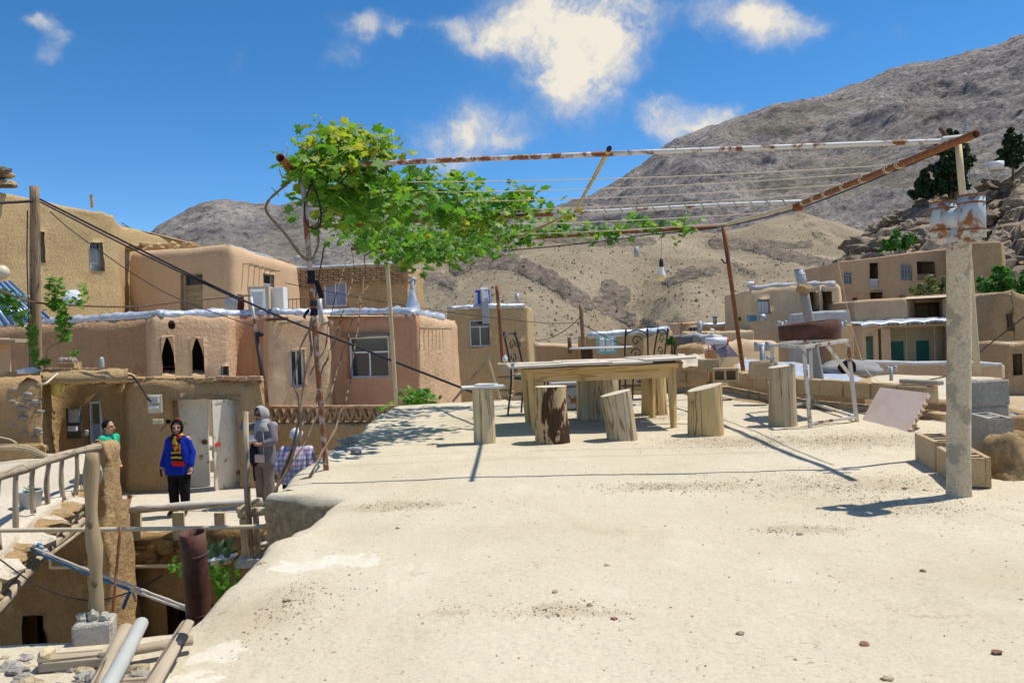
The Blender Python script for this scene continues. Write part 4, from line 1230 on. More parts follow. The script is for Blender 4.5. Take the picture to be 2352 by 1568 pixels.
# white conduit lines along the far wall beside the bridge
cd = thing('conduit_pipes', 'pale plastic conduit pipes along the rough wall by the footbridge', 'pipe', W(60, 1030, 13.4))
for (a, b, c) in (((-20, 1000), (20, 1008), (38, 1017)), ((-20, 1023), (60, 1024), (118, 1050))):
    MB().tube(smooth_path([W(*a, 13.3), W(*b, 13.3), W(*c, 13.2)], 5), .012, 7).build('pipe', PIPE_CREAM, cd, True)
for k in range(3):
    MB().tube(smooth_path([W(-20, 1026 + 3 * k, 13.2), W(60, 1029 + 3 * k, 13.2), W(124, 1056 + 2 * k, 13.1)], 5), .008, 6).build('pipe', PIPE_CREAM, cd, True)
lw = thing('tan_low_wall', 'low tan wall beyond the footbridge deck', 'wall', W(50, 1060, 13.6))
A = Adobe([PX(-80, 13.4), PX(105, 13.5), PX(105, 13.9), PX(-80, 13.9)], FL - .2, ZY(50, 1022, 13.5), [], r=.05, rt=.06, ds=.25, fine={0}, seed=4); A.build(lw, MUD_WALL)
# ------------------------------------------------------------------ houses
def house(name, label, front, z0, mat, ops=(), depth=6.0, cat='house', roofmat=None, foil=None, foilr=.13, **k):
    """front: (sheet x, distance, sheet y of the top) from left to right; the back closes it"""
    pl = [PX(x, d) for (x, d, y) in front]; zt = [ZY(x, y, d) for (x, d, y) in front]
    pl += [pl[-1] + Vector((0, depth)), pl[0] + Vector((0, depth))]; zt += [zt[-1], zt[0]]
    nf = len(front) - 1
    k.setdefault('fine', set(range(nf)))
    A = Adobe(pl, z0, zt, list(ops), **k)
    c = PX(sum(f[0] for f in front) / len(front), sum(f[1] for f in front) / len(front))
    h = thing(name, label, cat, (c.x, c.y, z0))
    wobj = A.build(h, mat, roofmat or ROOF)
    if foil: A.roll(h, foil, FOIL, foilr)
    return h, A, wobj
def recolour(o, mats, f):
    for m in mats: o.data.materials.append(m)
    L = wloc(o)
    for p in o.data.polygons: p.material_index = f(pix(p.center + L))

# 1 yellow straw-mud house at the far left
h1, A1, w = house('mud_house', 'tall rough yellow straw-mud house at the left edge', [(-260, 24.0, 383), (286, 30, 493), (296, 33.5, 515)], -2.8, MUD_YELLOW,
    [dict(seg=0, px=(91, 532, 109, 602), depth=.3), dict(seg=0, px=(212, 553, 243, 620), depth=.3)], 7, r=.5, rt=.12, batter=.02, ds=.22, n1=(.5, .1), n2=(2.4, .05), drop=.05)
for o in A1.ops: window(h1, o, GREYP, 2, .05, .72, bars=4, curtain=CURTAIN)
# 2 upper peach house
h2, A2, w = house('mud_house', 'smooth peach mud house with rounded corners and a wooden door on the upper level', [(283, 31.5, 575), (541, 29.5, 556), (656, 33.5, 590)], -2.6, PEACH,
    [dict(seg=0, px=(409, 626, 458, 722), depth=.25), dict(seg=1, px=(614, 628, 640, 712), depth=.22)], 6, r=.7, rt=.4, batter=.025, ds=.2, n1=(.45, .09), n2=(1.6, .02), drop=.12, foil={1}, foilr=.06)
o = A2.ops[0]
mb = MB(); obox(mb, o, 0, .07, 0, o['h'], .0, .1); obox(mb, o, o['w'] - .07, o['w'], 0, o['h'], .0, .1); obox(mb, o, .07, o['w'] - .07, o['h'] - .07, o['h'], .0, .1)
mb.build('door_frame', WOOD_GREY, h2)
dr = obox(MB(), o, .072, o['w'] - .072, 0, o['h'] * .66, .02, .05).build('door', wood_mat('faded_yellow_door', (.30, .22, .12), (.42, .32, .19)), h2)
obox(MB(), o, .072, o['w'] - .072, o['h'] * .66, o['h'] - .072, .015, .03).build('pane', GLASS, dr)
for k in range(4): obox(MB(), o, .1, o['w'] - .1, .06 + .3 * k, .25 + .3 * k, .045, .062).build('panel', bpy.data.materials['faded_yellow_door'], dr)
window(h2, A2.ops[1], CURTAIN, 2, .05, .72, curtain=CURTAIN)
q = A2.plan
t = (q[2] - q[1]).normalized(); nn = Vector((t.y, -t.x))
for k in range(6):
    p = q[1] + t * (q[2] - q[1]).length * (.25 + .11 * k); zz = ZY(541, 556, 29.5) - .72 - .02 * k
    spouts(h2, [((p.x - nn.x * .12, p.y - nn.y * .12, zz), (nn.x, nn.y, 0))], 1, .42, .035)
# brushwood and rubble on its roof behind
rr = thing('rubble_heap', 'heap of clay rubble on the roof between yellow and peach houses', 'rubble', W(350, 570, 33))
rb = random.Random(2)
for k in range(26): MB().blob(W(rb.uniform(285, 450), rb.uniform(560, 572), 34), rb.uniform(.12, .3), 1, .4, 1.3, seed=k, sc=(1.4, 1, .7)).build('clod', MUD_TAN if k % 3 else BRICK, rr)
# 3 lower pink house, one long front that steps in and out
front = [(-80, 24.6, 752), (334, 24.6, 724), (337, 23.5, 722), (542, 24.5, 720), (546, 25.4, 720), (603, 25.4, 719), (607, 24.1, 720), (763, 24.9, 718), (767, 25.6, 718), (964, 24.5, 716), (1037, 27.6, 730)]
ops = [dict(seg=2, px=(371, 776, 399, 862), depth=.5), dict(seg=2, px=(439, 778, 468, 862), depth=.5), dict(seg=2, px=(510, 838, 529, 864), depth=.3), dict(seg=6, px=(668, 802, 701, 890), depth=.28), dict(seg=8, px=(796, 772, 889, 869), depth=.14)]
h3, A3, w3 = house('mud_house', 'long low pink mud house with slit windows and silver foil roof edge', front, -2.9, PINK_A, ops, 5.0, r=.3, rt=.3, batter=.03, ds=.15, n1=(.6, .06), n2=(2.0, .025), drop=.1, foil=set(range(0, 10)), foilr=.16)
def f3(px):
    x = px[0]
    return 1 if x < 335.5 else (2 if 543 < x < 605 else (2 if 765 < x < 965 else (3 if x >= 965 else 0)))  # shaded stretches and the recess get darker plaster, shade put into the colour
recolour(w3, [PINK_C, PINK_B, PINK_A], f3)
# slit niches: pointed heads and flared sills of plaster
for o in A3.ops[:2]:
    obox(MB(), o, 0, o['w'], 0, o['h'], -.02, 0).build('niche_back', DARK, h3)
    mb = MB(); w_, h_ = o['w'], o['h']
    for sgn in (0, 1):      # shoulders that narrow the head to a point
        rows = []
        for y in (.0, .56):
            row = []
            for k in range(9):
                u = k / 8; zz = h_ * (.5 + .52 * u); x = (w_ * .5) * (u ** 1.5) * .9
                row.append(frame_pts(o, x if sgn == 0 else w_ - x, zz, y))
            rows.append(row)
        edge = [frame_pts(o, 0 if sgn == 0 else w_, h_ * (.5 + .52 * k / 8), .56) for k in range(9)]
        m = rows + [edge]
        mb.sheet(m if sgn == 0 else [r[::-1] for r in m])
    mb.build('pointed_head', PINK_A, h3, True)
    mb = MB(); sl = []
    for (x0, x1, y, zz) in ((-.04, w_ + .04, .62, -.28), (-.02, w_ + .02, .66, -.02), (.0, w_, .5, .06), (.02, w_ - .02, .05, .16)):
        sl.append([frame_pts(o, x0 + (x1 - x0) * k / 6, zz + .02 * math.sin(k), y - .0) for k in range(7)])
    mb.sheet(sl).build('flared_sill', PINK_A, h3, True)
window(h3, A3.ops[2], ALU, 1, .05)
window(h3, A3.ops[3], ALU, 2, .07, sill=PEACH)
o = A3.ops[4]
window(h3, o, ALU, 2, .07, .62, label='white framed two pane window')
obox(MB(), o, -.16, o['w'] + .02, o['h'] + .0, o['h'] + .07, .05, .30, .01, 3).build('lintel', plain('grey_mortar', (.17, .15, .14), .9, .1, var=.3), h3)
# rain spouts
q = A3.plan; t = (q[10] - q[9]).normalized(); nn = Vector((t.y, -t.x)); Ls = (q[10] - q[9]).length
for k in range(7):
    p = q[9] + t * Ls * (.12 + .12 * k); spouts(h3, [((p.x - nn.x * .2, p.y - nn.y * .2, ZY(964, 716, 24.5) - .5), (nn.x, nn.y, 0))], 1, .38, .035)
for (x, y, L_) in ((612, 734, .75), (640, 741, .9), (740, 742, .4)):
    p = W(x, y, 24.3 + (x - 607) * .005); MB().tube([p, p + Vector((L_, -.35, .0))], .05, 8, jit=.08).build('spout', WOOD_GREY if x != 612 else RUST_DARK, h3)
MB().tube([W(394, 743, 23.7), W(394.5, 749, 23.45)], .1, 10).build('vent_hole', DARK, h3)
# 4 brick-topped house
h4, A4, w = house('brick_house', 'mud house with exposed brick courses along its top behind the trellis post', [(648, 36.5, 616), (944, 37.5, 603), (950, 40, 606)], -2.6, MUD_TAN,
    [dict(seg=0, px=(744, 646, 797, 704), depth=.14)], 6, r=.08, rt=.06, batter=.005, ds=.3, n1=(.6, .08), n2=(2.2, .06), drop=.05, foil={0}, foilr=.06)
window(h4, A4.ops[0], WHITE, 2, .08, curtain=CURTAIN_B)
q = A4.plan; t = (q[1] - q[0]).normalized(); Lb = (q[1] - q[0]).length; nn = Vector((t.y, -t.x)); MT = Matrix(((t.x, -t.y, 0), (t.y, t.x, 0), (0, 0, 1)))
bmesh_var = []
for i in range(5):
    o = MB().rbox((0, 0, 0), (.46, .14, .098), None, .014, .008, i).build('brick', BRICK, None); bmesh_var.append(o.data); bpy.data.objects.remove(o)
rb = random.Random(11)
z_a, z_b = ZY(648, 616, 36.5), ZY(944, 603, 37.5)
for row in range(8):
    n = int(Lb / .49)
    for k in range(n):
        u = (k + (.5 if row % 2 else .02)) / n
        if u > .99 or (row > 5 and rb.random() < .45): continue
        p = q[0] + t * (Lb * u + .2) + nn * .05
        o = link('brick', rb.choice(bmesh_var), h4)
        o.location = Vector((p.x, p.y, z_a + (z_b - z_a) * u - .13 - row * .118)) - wloc(h4)
        o.rotation_euler = (0, rb.uniform(-.02, .02), math.atan2(t.y, t.x))
# 5 mud house with the blue cooler
h5, A5, w = house('mud_house', 'mud house with rooftop cooler duct and two pane window beyond the pink house', [(1022, 37.5, 708), (1218, 38.5, 700), (1228, 43, 706)], -2.8, MUD_YELLOW,
    [dict(seg=0, px=(1080, 734, 1129, 796), depth=.16), dict(seg=0, px=(1186, 785, 1197, 797), depth=.2)], 6, r=.2, rt=.15, batter=.02, ds=.28, n1=(.5, .08), n2=(2.2, .05), drop=.05, foil={0}, foilr=.13)
window(h5, A5.ops[0], ALU, 2, .07, .74, curtain=None)
obox(MB(), A5.ops[1], 0, A5.ops[1]['w'], 0, A5.ops[1]['h'], -.02, 0).build('vent_cover', CREAMP, h5)
# 6 house with white roof edge behind the table
h6, A6, w = house('mud_house', 'low mud house with thick white roof edge behind the table', [(1343, 43.5, 772), (1480, 44, 762), (1542, 46, 757), (1548, 50, 757)], -2.9, MUD_TAN, [], 6, r=.2, rt=.15, ds=.35, n1=(.5, .08), n2=(2, .04), foil={0, 1}, foilr=.2)
# 7 scattered houses between
def smallhouse(label, front, mat, ops=(), depth=5.0, z0=-3.0, foil=None, **k):
    k.setdefault('ds', .45); k.setdefault('r', .2); k.setdefault('rt', .18)
    return house('village_house', label, front, z0, mat, ops, depth, foil=foil, n1=(.4, .1), n2=(1.6, .04), **k)
s1, B, w = smallhouse('small far clay house with barred window beyond the chairs', [(1560, 66, 741), (1618, 67, 737)], CLAY_FAR, [dict(seg=0, px=(1585, 750, 1612, 768), depth=.15)])
window(s1, B.ops[0], WHITE, 3, .08)
s2, B, w = smallhouse('far clay house with a silver roof sheet at the foot of the hill', [(1604, 72, 748), (1735, 72, 742)], CLAY_FAR, depth=9, foil={0}, foilr=.22)
s3, B, w = smallhouse('long low clay wall house with pale flat roof below the silver roof', [(1616, 56, 762), (1735, 57, 757)], CLAY_FAR2, depth=8)
s4, B, w = smallhouse('grey block house beside the green bush', [(1558, 46, 771), (1606, 46, 770)], plain('grey_block_wall', (.22, .215, .21), .9, .1, var=.2, scale=3), depth=7)
s5, B, w = smallhouse('grey plastered domed roof house behind the solar heater', [(1605, 44, 768), (1640, 43, 763), (1672, 44, 768)], GREY_RENDER, [dict(seg=1, px=(1648, 769, 1668, 782), depth=.5)], depth=5, rt=.25, r=.6)
dark_back(s5, B.ops[0], .6)
s6, B, w = smallhouse('low tan mud box roof right behind the table end', [(1574, 33, 794), (1622, 33, 790)], MUD_TAN, depth=3, rt=.25, r=.25)
s7, B, w = smallhouse('low mud roofs stepping up under the rusty far post', [(1640, 33, 800), (1720, 34, 779), (1790, 36, 782)], CLAY_FAR2, depth=6, rt=.3)
s8, B, w = smallhouse('long tan mud house roof in the middle distance', [(1225, 50, 790), (1345, 50, 793)], CLAY_FAR2, depth=4, z0=-3.2)
s9, B, w = smallhouse('low tan wall house behind the green bush', [(1500, 54, 782), (1562, 54, 778)], CLAY_FAR2, depth=6)
# 8 tan house with the curtained window and a porch
h8, A8, w = house('village_house', 'tan mud house with curtained window and dark open porch on the hillside', [(1724, 60, 662), (1838, 61, 653), (1888, 61, 652), (1936, 61, 651), (1940, 66, 653)], -3.2, CLAY_FAR2,
    [dict(seg=0, px=(1743, 686, 1771, 721), depth=.2), dict(seg=1, px=(1846, 668, 1884, 715), depth=1.2), dict(seg=2, px=(1890, 668, 1914, 715), depth=1.2)], 8, r=.35, rt=.35, batter=.02, ds=.4, n1=(.3, .12), n2=(1.4, .05), drop=.1)
window(h8, A8.ops[0], GREYP, 3, .08, .82, curtain=plain('white_curtain', (.6, .6, .58), .9, .1))
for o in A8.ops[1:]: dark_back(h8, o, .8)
o = A8.ops[1]; obox(MB(), o, .2, .75, 0, 1.35, -.7, -.62).build('door', plain('pale_green_door', (.25, .32, .24), .6, .3), h8)
A8.roll(h8, {0, 1, 2}, GREY_RENDER, .22)
wl8, B, w = smallhouse('grey plastered terrace wall under the tan porch house', [(1842, 52, 718), (1960, 52, 710)], GREY_RENDER, depth=3, z0=-3)
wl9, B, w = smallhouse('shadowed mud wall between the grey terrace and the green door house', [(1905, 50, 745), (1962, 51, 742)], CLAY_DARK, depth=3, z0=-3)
# 9 two-storey house
h9, A9, w = house('village_house', 'two-storey clay house with recessed balconies below the boulders', [(1927, 74, 602), (2260, 76, 560), (2266, 80, 562)], 0.5, CLAY_FAR,
    [dict(seg=0, px=(1939, 625, 1957, 653), depth=.15), dict(seg=0, px=(1996, 602, 2027, 660), depth=1.8), dict(seg=0, px=(2070, 610, 2095, 641), depth=.15), dict(seg=0, px=(2107, 588, 2148, 642), depth=1.8), dict(seg=0, px=(2000, 668, 2029, 693), depth=1.2), dict(seg=0, px=(1958, 684, 1970, 702), depth=.2), dict(seg=0, px=(2066, 678, 2079, 690), depth=.2)], 9,
    r=.1, rt=.08, batter=.012, ds=.5, n1=(.3, .08), n2=(1.2, .04), drop=.05)
for i in (0, 2): window(h9, A9.ops[i], GREYP, 3, .07, .78)
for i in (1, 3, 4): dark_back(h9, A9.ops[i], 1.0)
obox(MB(), A9.ops[4], .5, 1.2, 0, .6, -.8, -.72).build('door', BLUE_PL, h9)
o = A9.ops[1]; mb = MB()
for k in range(14): mb.tube([frame_pts(o, o['w'] * (k + .5) / 14, 0, 1.75), frame_pts(o, o['w'] * (k + .5) / 14, .75, 1.75)], .03, 5)
obox(mb, o, 0, o['w'], .72, .8, 1.7, 1.8); mb.build('balcony_railing', WHITE, h9)
o = A9.ops[3]; obox(MB(), o, 0, o['w'], 0, .55, 1.6, 1.7).build('balcony_panel', plain('dull_rose_panel', (.26, .15, .13), .8, .2), h9)
for i in (5, 6): obox(MB(), A9.ops[i], 0, A9.ops[i]['w'], 0, A9.ops[i]['h'], .0, .03).build('shutter', WOOD_DARK if i == 5 else TERRACOTTA, h9)
MB().box((W(2050, 690, 73).x, 73.9, ZY(2050, 668, 73.5)), (9, .12, .1)).build('ledge', CLAY_FAR, h9)
h9b, B, w = smallhouse('rough mud house end wall beside the concrete chimney top', [(2225, 72, 556), (2310, 72, 553), (2316, 76, 558)], CLAY_DARK, depth=6, z0=2, ds=.4)
# 10 house with green doors and white porch roof
h10, A10, w = house('village_house', 'clay house with green doors under a white porch roof', [(1962, 57, 690), (2085, 57, 683), (2100, 59.5, 680), (2166, 59.5, 676), (2180, 57, 680), (2300, 57.5, 670), (2306, 62, 672)], -3.2, CLAY_FAR,
    [dict(seg=2, px=(2100, 690, 2158, 738), depth=1.0)], 7, r=.25, rt=.25, batter=.015, ds=.45, n1=(.35, .1), n2=(1.4, .04), drop=.08)
dark_back(h10, A10.ops[0], .6)
pz0 = ZY(2100, 852, 54.5); pzt = ZY(2100, 742, 54.5)
front10 = [(1980, 54.2, 742), (2236, 54.2, 735), (2298, 54.6, 733)]
plp = [PX(x, d) for (x, d, y) in front10]
Pp = Adobe([plp[0], plp[1], plp[1] + Vector((0, 2.6)), plp[0] + Vector((0, 2.6))], pz0, pzt, [dict(seg=0, px=(2018, 752, 2226, 850), depth=.12), dict(seg=0, px=(1990, 772, 2006, 850), depth=.12)], r=.05, rt=.04, batter=0, ds=.5, fine={0}, n1=(.5, .03), n2=(2, .01))
Pp.build(h10, CLAY_FAR2, name='porch_wall')
o = Pp.ops[0]
obox(MB(), o, 0, o['w'], 0, o['h'], -1.75, -1.7).build('porch_back', plain('cream_porch_wall', (.46, .40, .27), .9, .1, var=.2, scale=2), h10)
obox(MB(), o, 0, o['w'], -.06, 0, -1.75, 0).build('porch_floor', FLOOR_CEM, h10)
obox(MB(), o, .25, .9, 0, o['h'], -.4, .02).build('porch_pillar', CLAY_FAR2, h10)
xs = lambda x: seg_hit(Pp.plan[0], Pp.plan[1], x, 800)[0] - o['s0']
for (x0, x1, hh) in ((2048, 2054, 1.9), (2072, 2104, 2.0), (2136, 2164, 2.0), (2200, 2226, 2.0)):
    dr = obox(MB(), o, xs(x0), xs(x1), 0, hh, -1.69, -1.6).build('door', GREEN_DOOR, h10)
    for j in range(3): obox(MB(), o, xs(x0) + .08, xs(x1) - .08, .12 + .62 * j, .55 + .62 * j, -1.6, -1.57).build('panel', GREEN_DOOR, dr)
o2 = Pp.ops[1]; obox(MB(), o2, 0, o2['w'] * .7, 0, o2['h'] * .85, -.02, .02).build('door', GREEN_DOOR, h10)
for x in (2085, 2150): MB().tube([frame_pts(o, xs(x), 0, -.05), frame_pts(o, xs(x), o['h'], -.05)], .06, 7).build('porch_post', WOOD_GREY, h10)
rows = []
for (y_, z_) in ((-.45, -.05), (-.5, .1), (-.3, .2), (1.2, .26), (3.4, .3)):
    rows.append([Vector((PX(x, 54.2).x, 54.2 + y_, pzt + z_ + .06 * math.sin(x * .13) + vnoise((x, y_, 0), .1, .04).z + (2100 - x) * -.0006)) for x in range(1972, 2304, 8)])
MB().sheet(rows).build('porch_roof', FOIL, h10, True)
for k in range(26):
    x = 2010 + 11 * k; p = PX(x, 54.2); MB().tube([(p.x, 53.6, pzt - .03), (p.x, 55.6, pzt + .02)], .06, 6).build('rafter', WOOD_DARK, h10)
gw, B, w = house('plaster_wall', 'pale grey plastered side building right of the green doors', [(2228, 52.0, 738), (2294, 52.4, 733), (2302, 55, 735)], -3.2, GREY_RENDER, [], 3.0, cat='outbuilding', r=.06, rt=.05, batter=0, ds=.5, n1=(.4, .05), n2=(2, .02))
# 11 rough tall house at the right edge
h11, A11, w = house('village_house', 'rough mud house with barred window at the right edge', [(2276, 50, 674), (2330, 49, 668), (2420, 49, 690)], -3.4, CLAY_DARK, [dict(seg=0, px=(2308, 722, 2324, 762), depth=.15)], 6, r=.3, rt=.3, batter=.04, ds=.35, n1=(.5, .16), n2=(2, .1))
window(h11, A11.ops[0], WOOD_DARK, 2, .07)
s12, B, w = smallhouse('low dark mud shed beyond the block stack', [(2312, 38, 788), (2420, 38, 782)], CLAY_DARK, [dict(seg=0, px=(2330, 812, 2352, 862), depth=.3)], depth=5, z0=-4)
dark_back(s12, B.ops[0], .5)
s13, B, w = smallhouse('eroded mud wall stub below the block stack', [(2308, 17, 1008), (2420, 16, 995)], CLAY_DARK, depth=1.6, z0=-4.4, ds=.2)
s14, B, w = smallhouse('small silver roofed shed seen past the block stack', [(2306, 24, 955), (2420, 23, 950)], MUD_TAN, depth=3.2, z0=-4.4, ds=.3, roofmat=FOIL)
s15, B, w = smallhouse('low mud roof with a bright blue sheet at the right edge', [(2290, 11.5, 1106), (2420, 11, 1120)], MUD_TAN, depth=3, z0=-4.4, ds=.2)

# 12 neighbour's roofs just beyond the block parapet
def roofslab(name, label, pts, z, z0, mat, spacing=.5, amp=.06, wallmat=None, **k):
    plan = [Vector((p.x, p.y)) for p in pts]
    A = Adobe(plan, z0, z, [], r=.15, rt=.12, batter=.01, ds=.25, drop=0, n1=(.9, .05), n2=(4, .02), **k)
    h = thing(name, label, 'house', (sum(p.x for p in plan) / len(plan), sum(p.y for p in plan) / len(plan), z0))
    cap_fill(A.rooftop, lambda x, y: z + fbm((x, y, 2), .6, 3) * amp, spacing).build('roof', mat, h)
    A.mb.build('wall', wallmat or MUD_TAN, h, True); return h, A
n1, _a = roofslab('neighbour_house', 'neighbouring flat mud roof with a sandy terrace beyond the block parapet', [G(1962, 905, -.35), G(2270, 930, -.35), G(2310, 864, -.35), G(1985, 858, -.35)], -.35, -4.4, ROOF)
n2, _a = roofslab('neighbour_house', 'neighbouring low roof covered in silver foil sheets beyond the stumps', [G(1668, 846, -.02), G(1985, 893, -.02), G(2010, 868, -.02), G(1900, 836, -.02), G(1700, 822, -.02)], -.02, -4.4, FOIL, amp=.1)
pw = thing('terrace_parapet', 'tan parapet wall with grey cement cap on the neighbouring terrace', 'parapet', (PX(2090, 21.3).x, 21.3, -.4))
A = Adobe([PX(1968, 20.6), PX(2300, 21.6), PX(2304, 22), PX(1972, 21.0)], -.6, [ZY(1968, 832, 20.6), ZY(2290, 838, 21.5), ZY(2290, 838, 21.5), ZY(1968, 832, 20.6)], [], r=.08, rt=.06, batter=0, ds=.25, fine={0}, n1=(.6, .05), n2=(3, .02), drop=0)
A.build(pw, PEACH, GREY_RENDER); A.roll(pw, {0}, GREY_RENDER, .07, 'coping')
rmb = thing('grey_roof_hump', 'grey plastered roof hump with a dark hole on the neighbouring roof', 'roof hump', G(1890, 862, 0))
mb = MB(); mb.blob(W(1955, 848, 17.5), .5, 3, .18, 1.0, 4, (1.5, .8, .45)); mb.build('hump', plain('grey_hump', (.27, .26, .25), .9, .1, var=.3, scale=3), rmb, True)
MB().blob(W(1946, 843, 17.0), .16, 2, .2, 1, 2, (1.3, .5, 1)).build('hole', DARK, rmb, True)
# ------------------------------------------------------------------ pergola of pipes over the terrace
pg = thing('pergola', 'rusty pipe pergola with strings over the table', 'pergola', G(750, 1095, 0))
def wob(p0, p1, n=10, a=.012):
    p0, p1 = Vector(p0), Vector(p1)
    return [p0.lerp(p1, i / n) + vnoise(p0.lerp(p1, i / n), .8, a) for i in range(n + 1)]
LN = W(696, 395, 6.2); RN = W(2202, 331, 6.05)
base_ln = G(750, 1096, -.05)
MB().tube(wob(base_ln, LN, 12, .01), .0225, 10).build('post', PIPE_MIX, pg, True)
MB().tube(wob(W(2246, 856, 6.1), RN, 8, .008), .025, 10).build('post', PIPE_CREAM, pg, True)
MB().tube(wob(G(911, 938, -.05), W(886, 556, 12.0), 8, .01), .032, 8).build('post', PIPE_CREAM, pg, True)
MB().tube(wob(W(1707, 850, 12.0), W(1662, 522, 12.0), 8, .01), .034, 8).build('post', PIPE_RUST, pg, True)
# side beams run away from us
LB0, LB1, LB2 = W(644, 362, 5.65), W(800, 506, 9.4), W(862, 552, 12.1)
MB().pipe(wob(LB0, LB1, 8, .006) + wob(LB1, LB2, 4, .006)[1:], .031, .005, 14).build('side_beam', PIPE_RUST, pg, True)
RB0, RB1, RB2 = W(2243, 307, 5.6), W(1832, 470, 9.2), W(1645, 521, 12.1)
MB().pipe(wob(RB0, RB1, 8, .006), .030, .005, 14).build('side_beam', PIPE_RUST, pg, True)
MB().tube(wob(RB1, RB2, 6, .008), .024, 10).build('side_beam', PIPE_CREAM, pg, True)
MB().box(RB1 + Vector((0, 0, -.02)), (.085, .1, .075), rot_to(RB1 - RB0), .008, 1).build('coupling', PIPE_RUST, pg)
# cross pipes
c0, c1 = W(662, 385, 6.12), W(2240, 321, 6.0)
cm = W(1408, 352, 6.08)
MB().tube(wob(c0, cm, 10, .008), .020, 10).build('cross_pipe', rust_mat('peeling_white_pipe', (.58, .56, .53), amt=.52), pg, True)
MB().tube(wob(cm, c1, 10, .008), .019, 10).build('cross_pipe', PIPE_WHITE, pg, True)
d0, dm, d1 = W(716, 520, 9.45), W(1270, 492, 9.3), W(1842, 462, 9.15)
MB().tube(wob(d0, dm, 8, .008), .025, 10).build('cross_pipe', PIPE_RUST, pg, True)
MB().tube(wob(dm, d1, 8, .008), .024, 10).build('cross_pipe', PIPE_WHITE, pg, True)
e0, e1 = W(805, 572, 12.0), W(1652, 520, 12.05)
MB().tube(wob(e0, e1, 10, .01), .027, 8).build('cross_pipe', PIPE_RUST, pg, True)
# slanting cane
k0, k1 = W(1398, 344, 5.98), W(1322, 486, 9.25)
MB().tube(wob(k0, k1, 8, .012), .018, 8, jit=.04).build('cane', BAMBOO, pg, True)
MB().tube([k0, k0 + (k0 - k1).normalized() * .05], .02, 8).build('cane_end_wrap', CABLE, pg)
MB().tube(wob(k1, W(1160, 560, 12.0), 6, .02), .02, 7).build('cane', BAMBOO, pg, True)
# stub rods at the right corner
MB().tube([W(2190, 332, 6.0), W(2158, 294, 5.98)], .014, 6).build('stub_rod', RUST_DARK, pg)
MB().tube([W(2215, 305, 6.0), W(2220, 280, 6.0)], .012, 6).build('stub_rod', GREYP, pg)
MB().tube([W(2165, 318, 5.9), W(2225, 312, 5.9)], .016, 6).build('stub_rod', PIPE_WHITE, pg)
# strings between the side beams
def on(a, b, t): return Vector(a).lerp(Vector(b), t)
rs = random.Random(6)
for (tl, tr, sag) in ((.2, .3, .05), (.38, .42, .06), (.6, .62, .05), (.85, .8, .05)):
    L0 = on(LN, LB1, tl); R0 = on(RN, RB1, tr)
    MB().tube(bez(L0 + Vector((0, 0, .03)), R0 + Vector((0, 0, .03)), sag, 18), .0042, 5).build('string', STRING, pg, True)
for (tl, tr, sag) in ((.3, .3, .04), (.75, .8, .05)):
    MB().tube(bez(on(LB1, LB2, tl), on(RB1, RB2, tr), sag, 16), .006, 5).build('string', STRING, pg, True)
for k in range(7):          # knots round the right beam
    t = (.3, .36, .5, .62, .75, .84, .93)[k]; p = on(RB0, RB1, t); M_ = rot_to(RB1 - RB0)
    ring = [p + M_ @ Vector((math.cos(a) * .036, math.sin(a) * .036, .006 * a)) for a in [i * .6 for i in range(22)]]
    MB().tube(ring, .006, 5).build('knot', STRING, pg, True)
for k in range(6):
    p = on(LB0, LB1, .25 + .12 * k); M_ = rot_to(LB1 - LB0)
    ring = [p + M_ @ Vector((math.cos(a) * .037, math.sin(a) * .037, .006 * a)) for a in [i * .6 for i in range(20)]]
    MB().tube(ring, .006, 5).build('knot', STRING if k > 1 else CABLE, pg, True)
for k in range(12):         # green twine wound on the white pipe
    p = on(dm, d1, .2 + .065 * k)
    ring = [p + Vector((.012 * a, math.cos(a) * .028, math.sin(a) * .028)) for a in [i * .6 for i in range(8)]]
    MB().tube(ring, .005, 5).build('twine', plain('green_twine', (.16, .24, .16), .9, .1) if k == 0 else bpy.data.materials['green_twine'], pg, True)
# rags and wire round the left post
for (y, h, s) in ((632, 30, 1.0), (692, 12, .9), (712, 16, 1.0)):
    t = (1096 - y) / (1096 - 395); p = base_ln.lerp(LN, t); hh = h / F * 6.2
    rows = [[p + Vector((math.cos(a) * (.029 + .005 * math.sin(3 * a + z * 60)), math.sin(a) * .030, z)) for a in [2 * math.pi * i / 14 for i in range(14)]] for z in (-hh / 2, -hh / 4, 0, hh / 4, hh / 2)]
    MB().sheet(rows, close=True).build('rag_wrap', FABRIC_NAVY if h > 12 else CABLE, pg, True)
p = base_ln.lerp(LN, (1096 - 640) / 701.)
MB().sheet([[p + Vector((.03, -.03, 0)), p + Vector((.06, -.035, .0))], [p + Vector((.045, -.05, -.06)), p + Vector((.085, -.05, -.05))], [p + Vector((.07, -.045, -.15)), p + Vector((.11, -.045, -.135))]]).build('rag_tail', FABRIC_NAVY, pg, True)
p = base_ln.lerp(LN, (1096 - 708) / 701.)
MB().sheet([[p + Vector((-.02, -.04, .02)), p + Vector((-.02, -.045, -.01))], [p + Vector((-.05, -.05, .0)), p + Vector((-.05, -.05, -.04))], [p + Vector((-.08, -.045, -.05)), p + Vector((-.055, -.045, -.07))]]).build('rag_tail', FABRIC_NAVY, pg, True)
MB().tube(smooth_path([LN + Vector((-.05, -.06, .03)), LN + Vector((.08, -.06, -.1)), LN + Vector((.14, -.05, -.3)), LN + Vector((.12, -.05, -.45)), LN + Vector((.03, -.05, -.42)), LN + Vector((.02, -.05, -.25)), LN + Vector((.1, -.05, -.05))], 5), .008, 5).build('wire_loop', CABLE, pg, True)
MB().tube(smooth_path([W(1668, 575, 11.95), W(1672, 598, 11.9), W(1664, 604, 11.9), W(1657, 594, 11.9)], 5), .012, 6).build('hook', CABLE, pg, True)

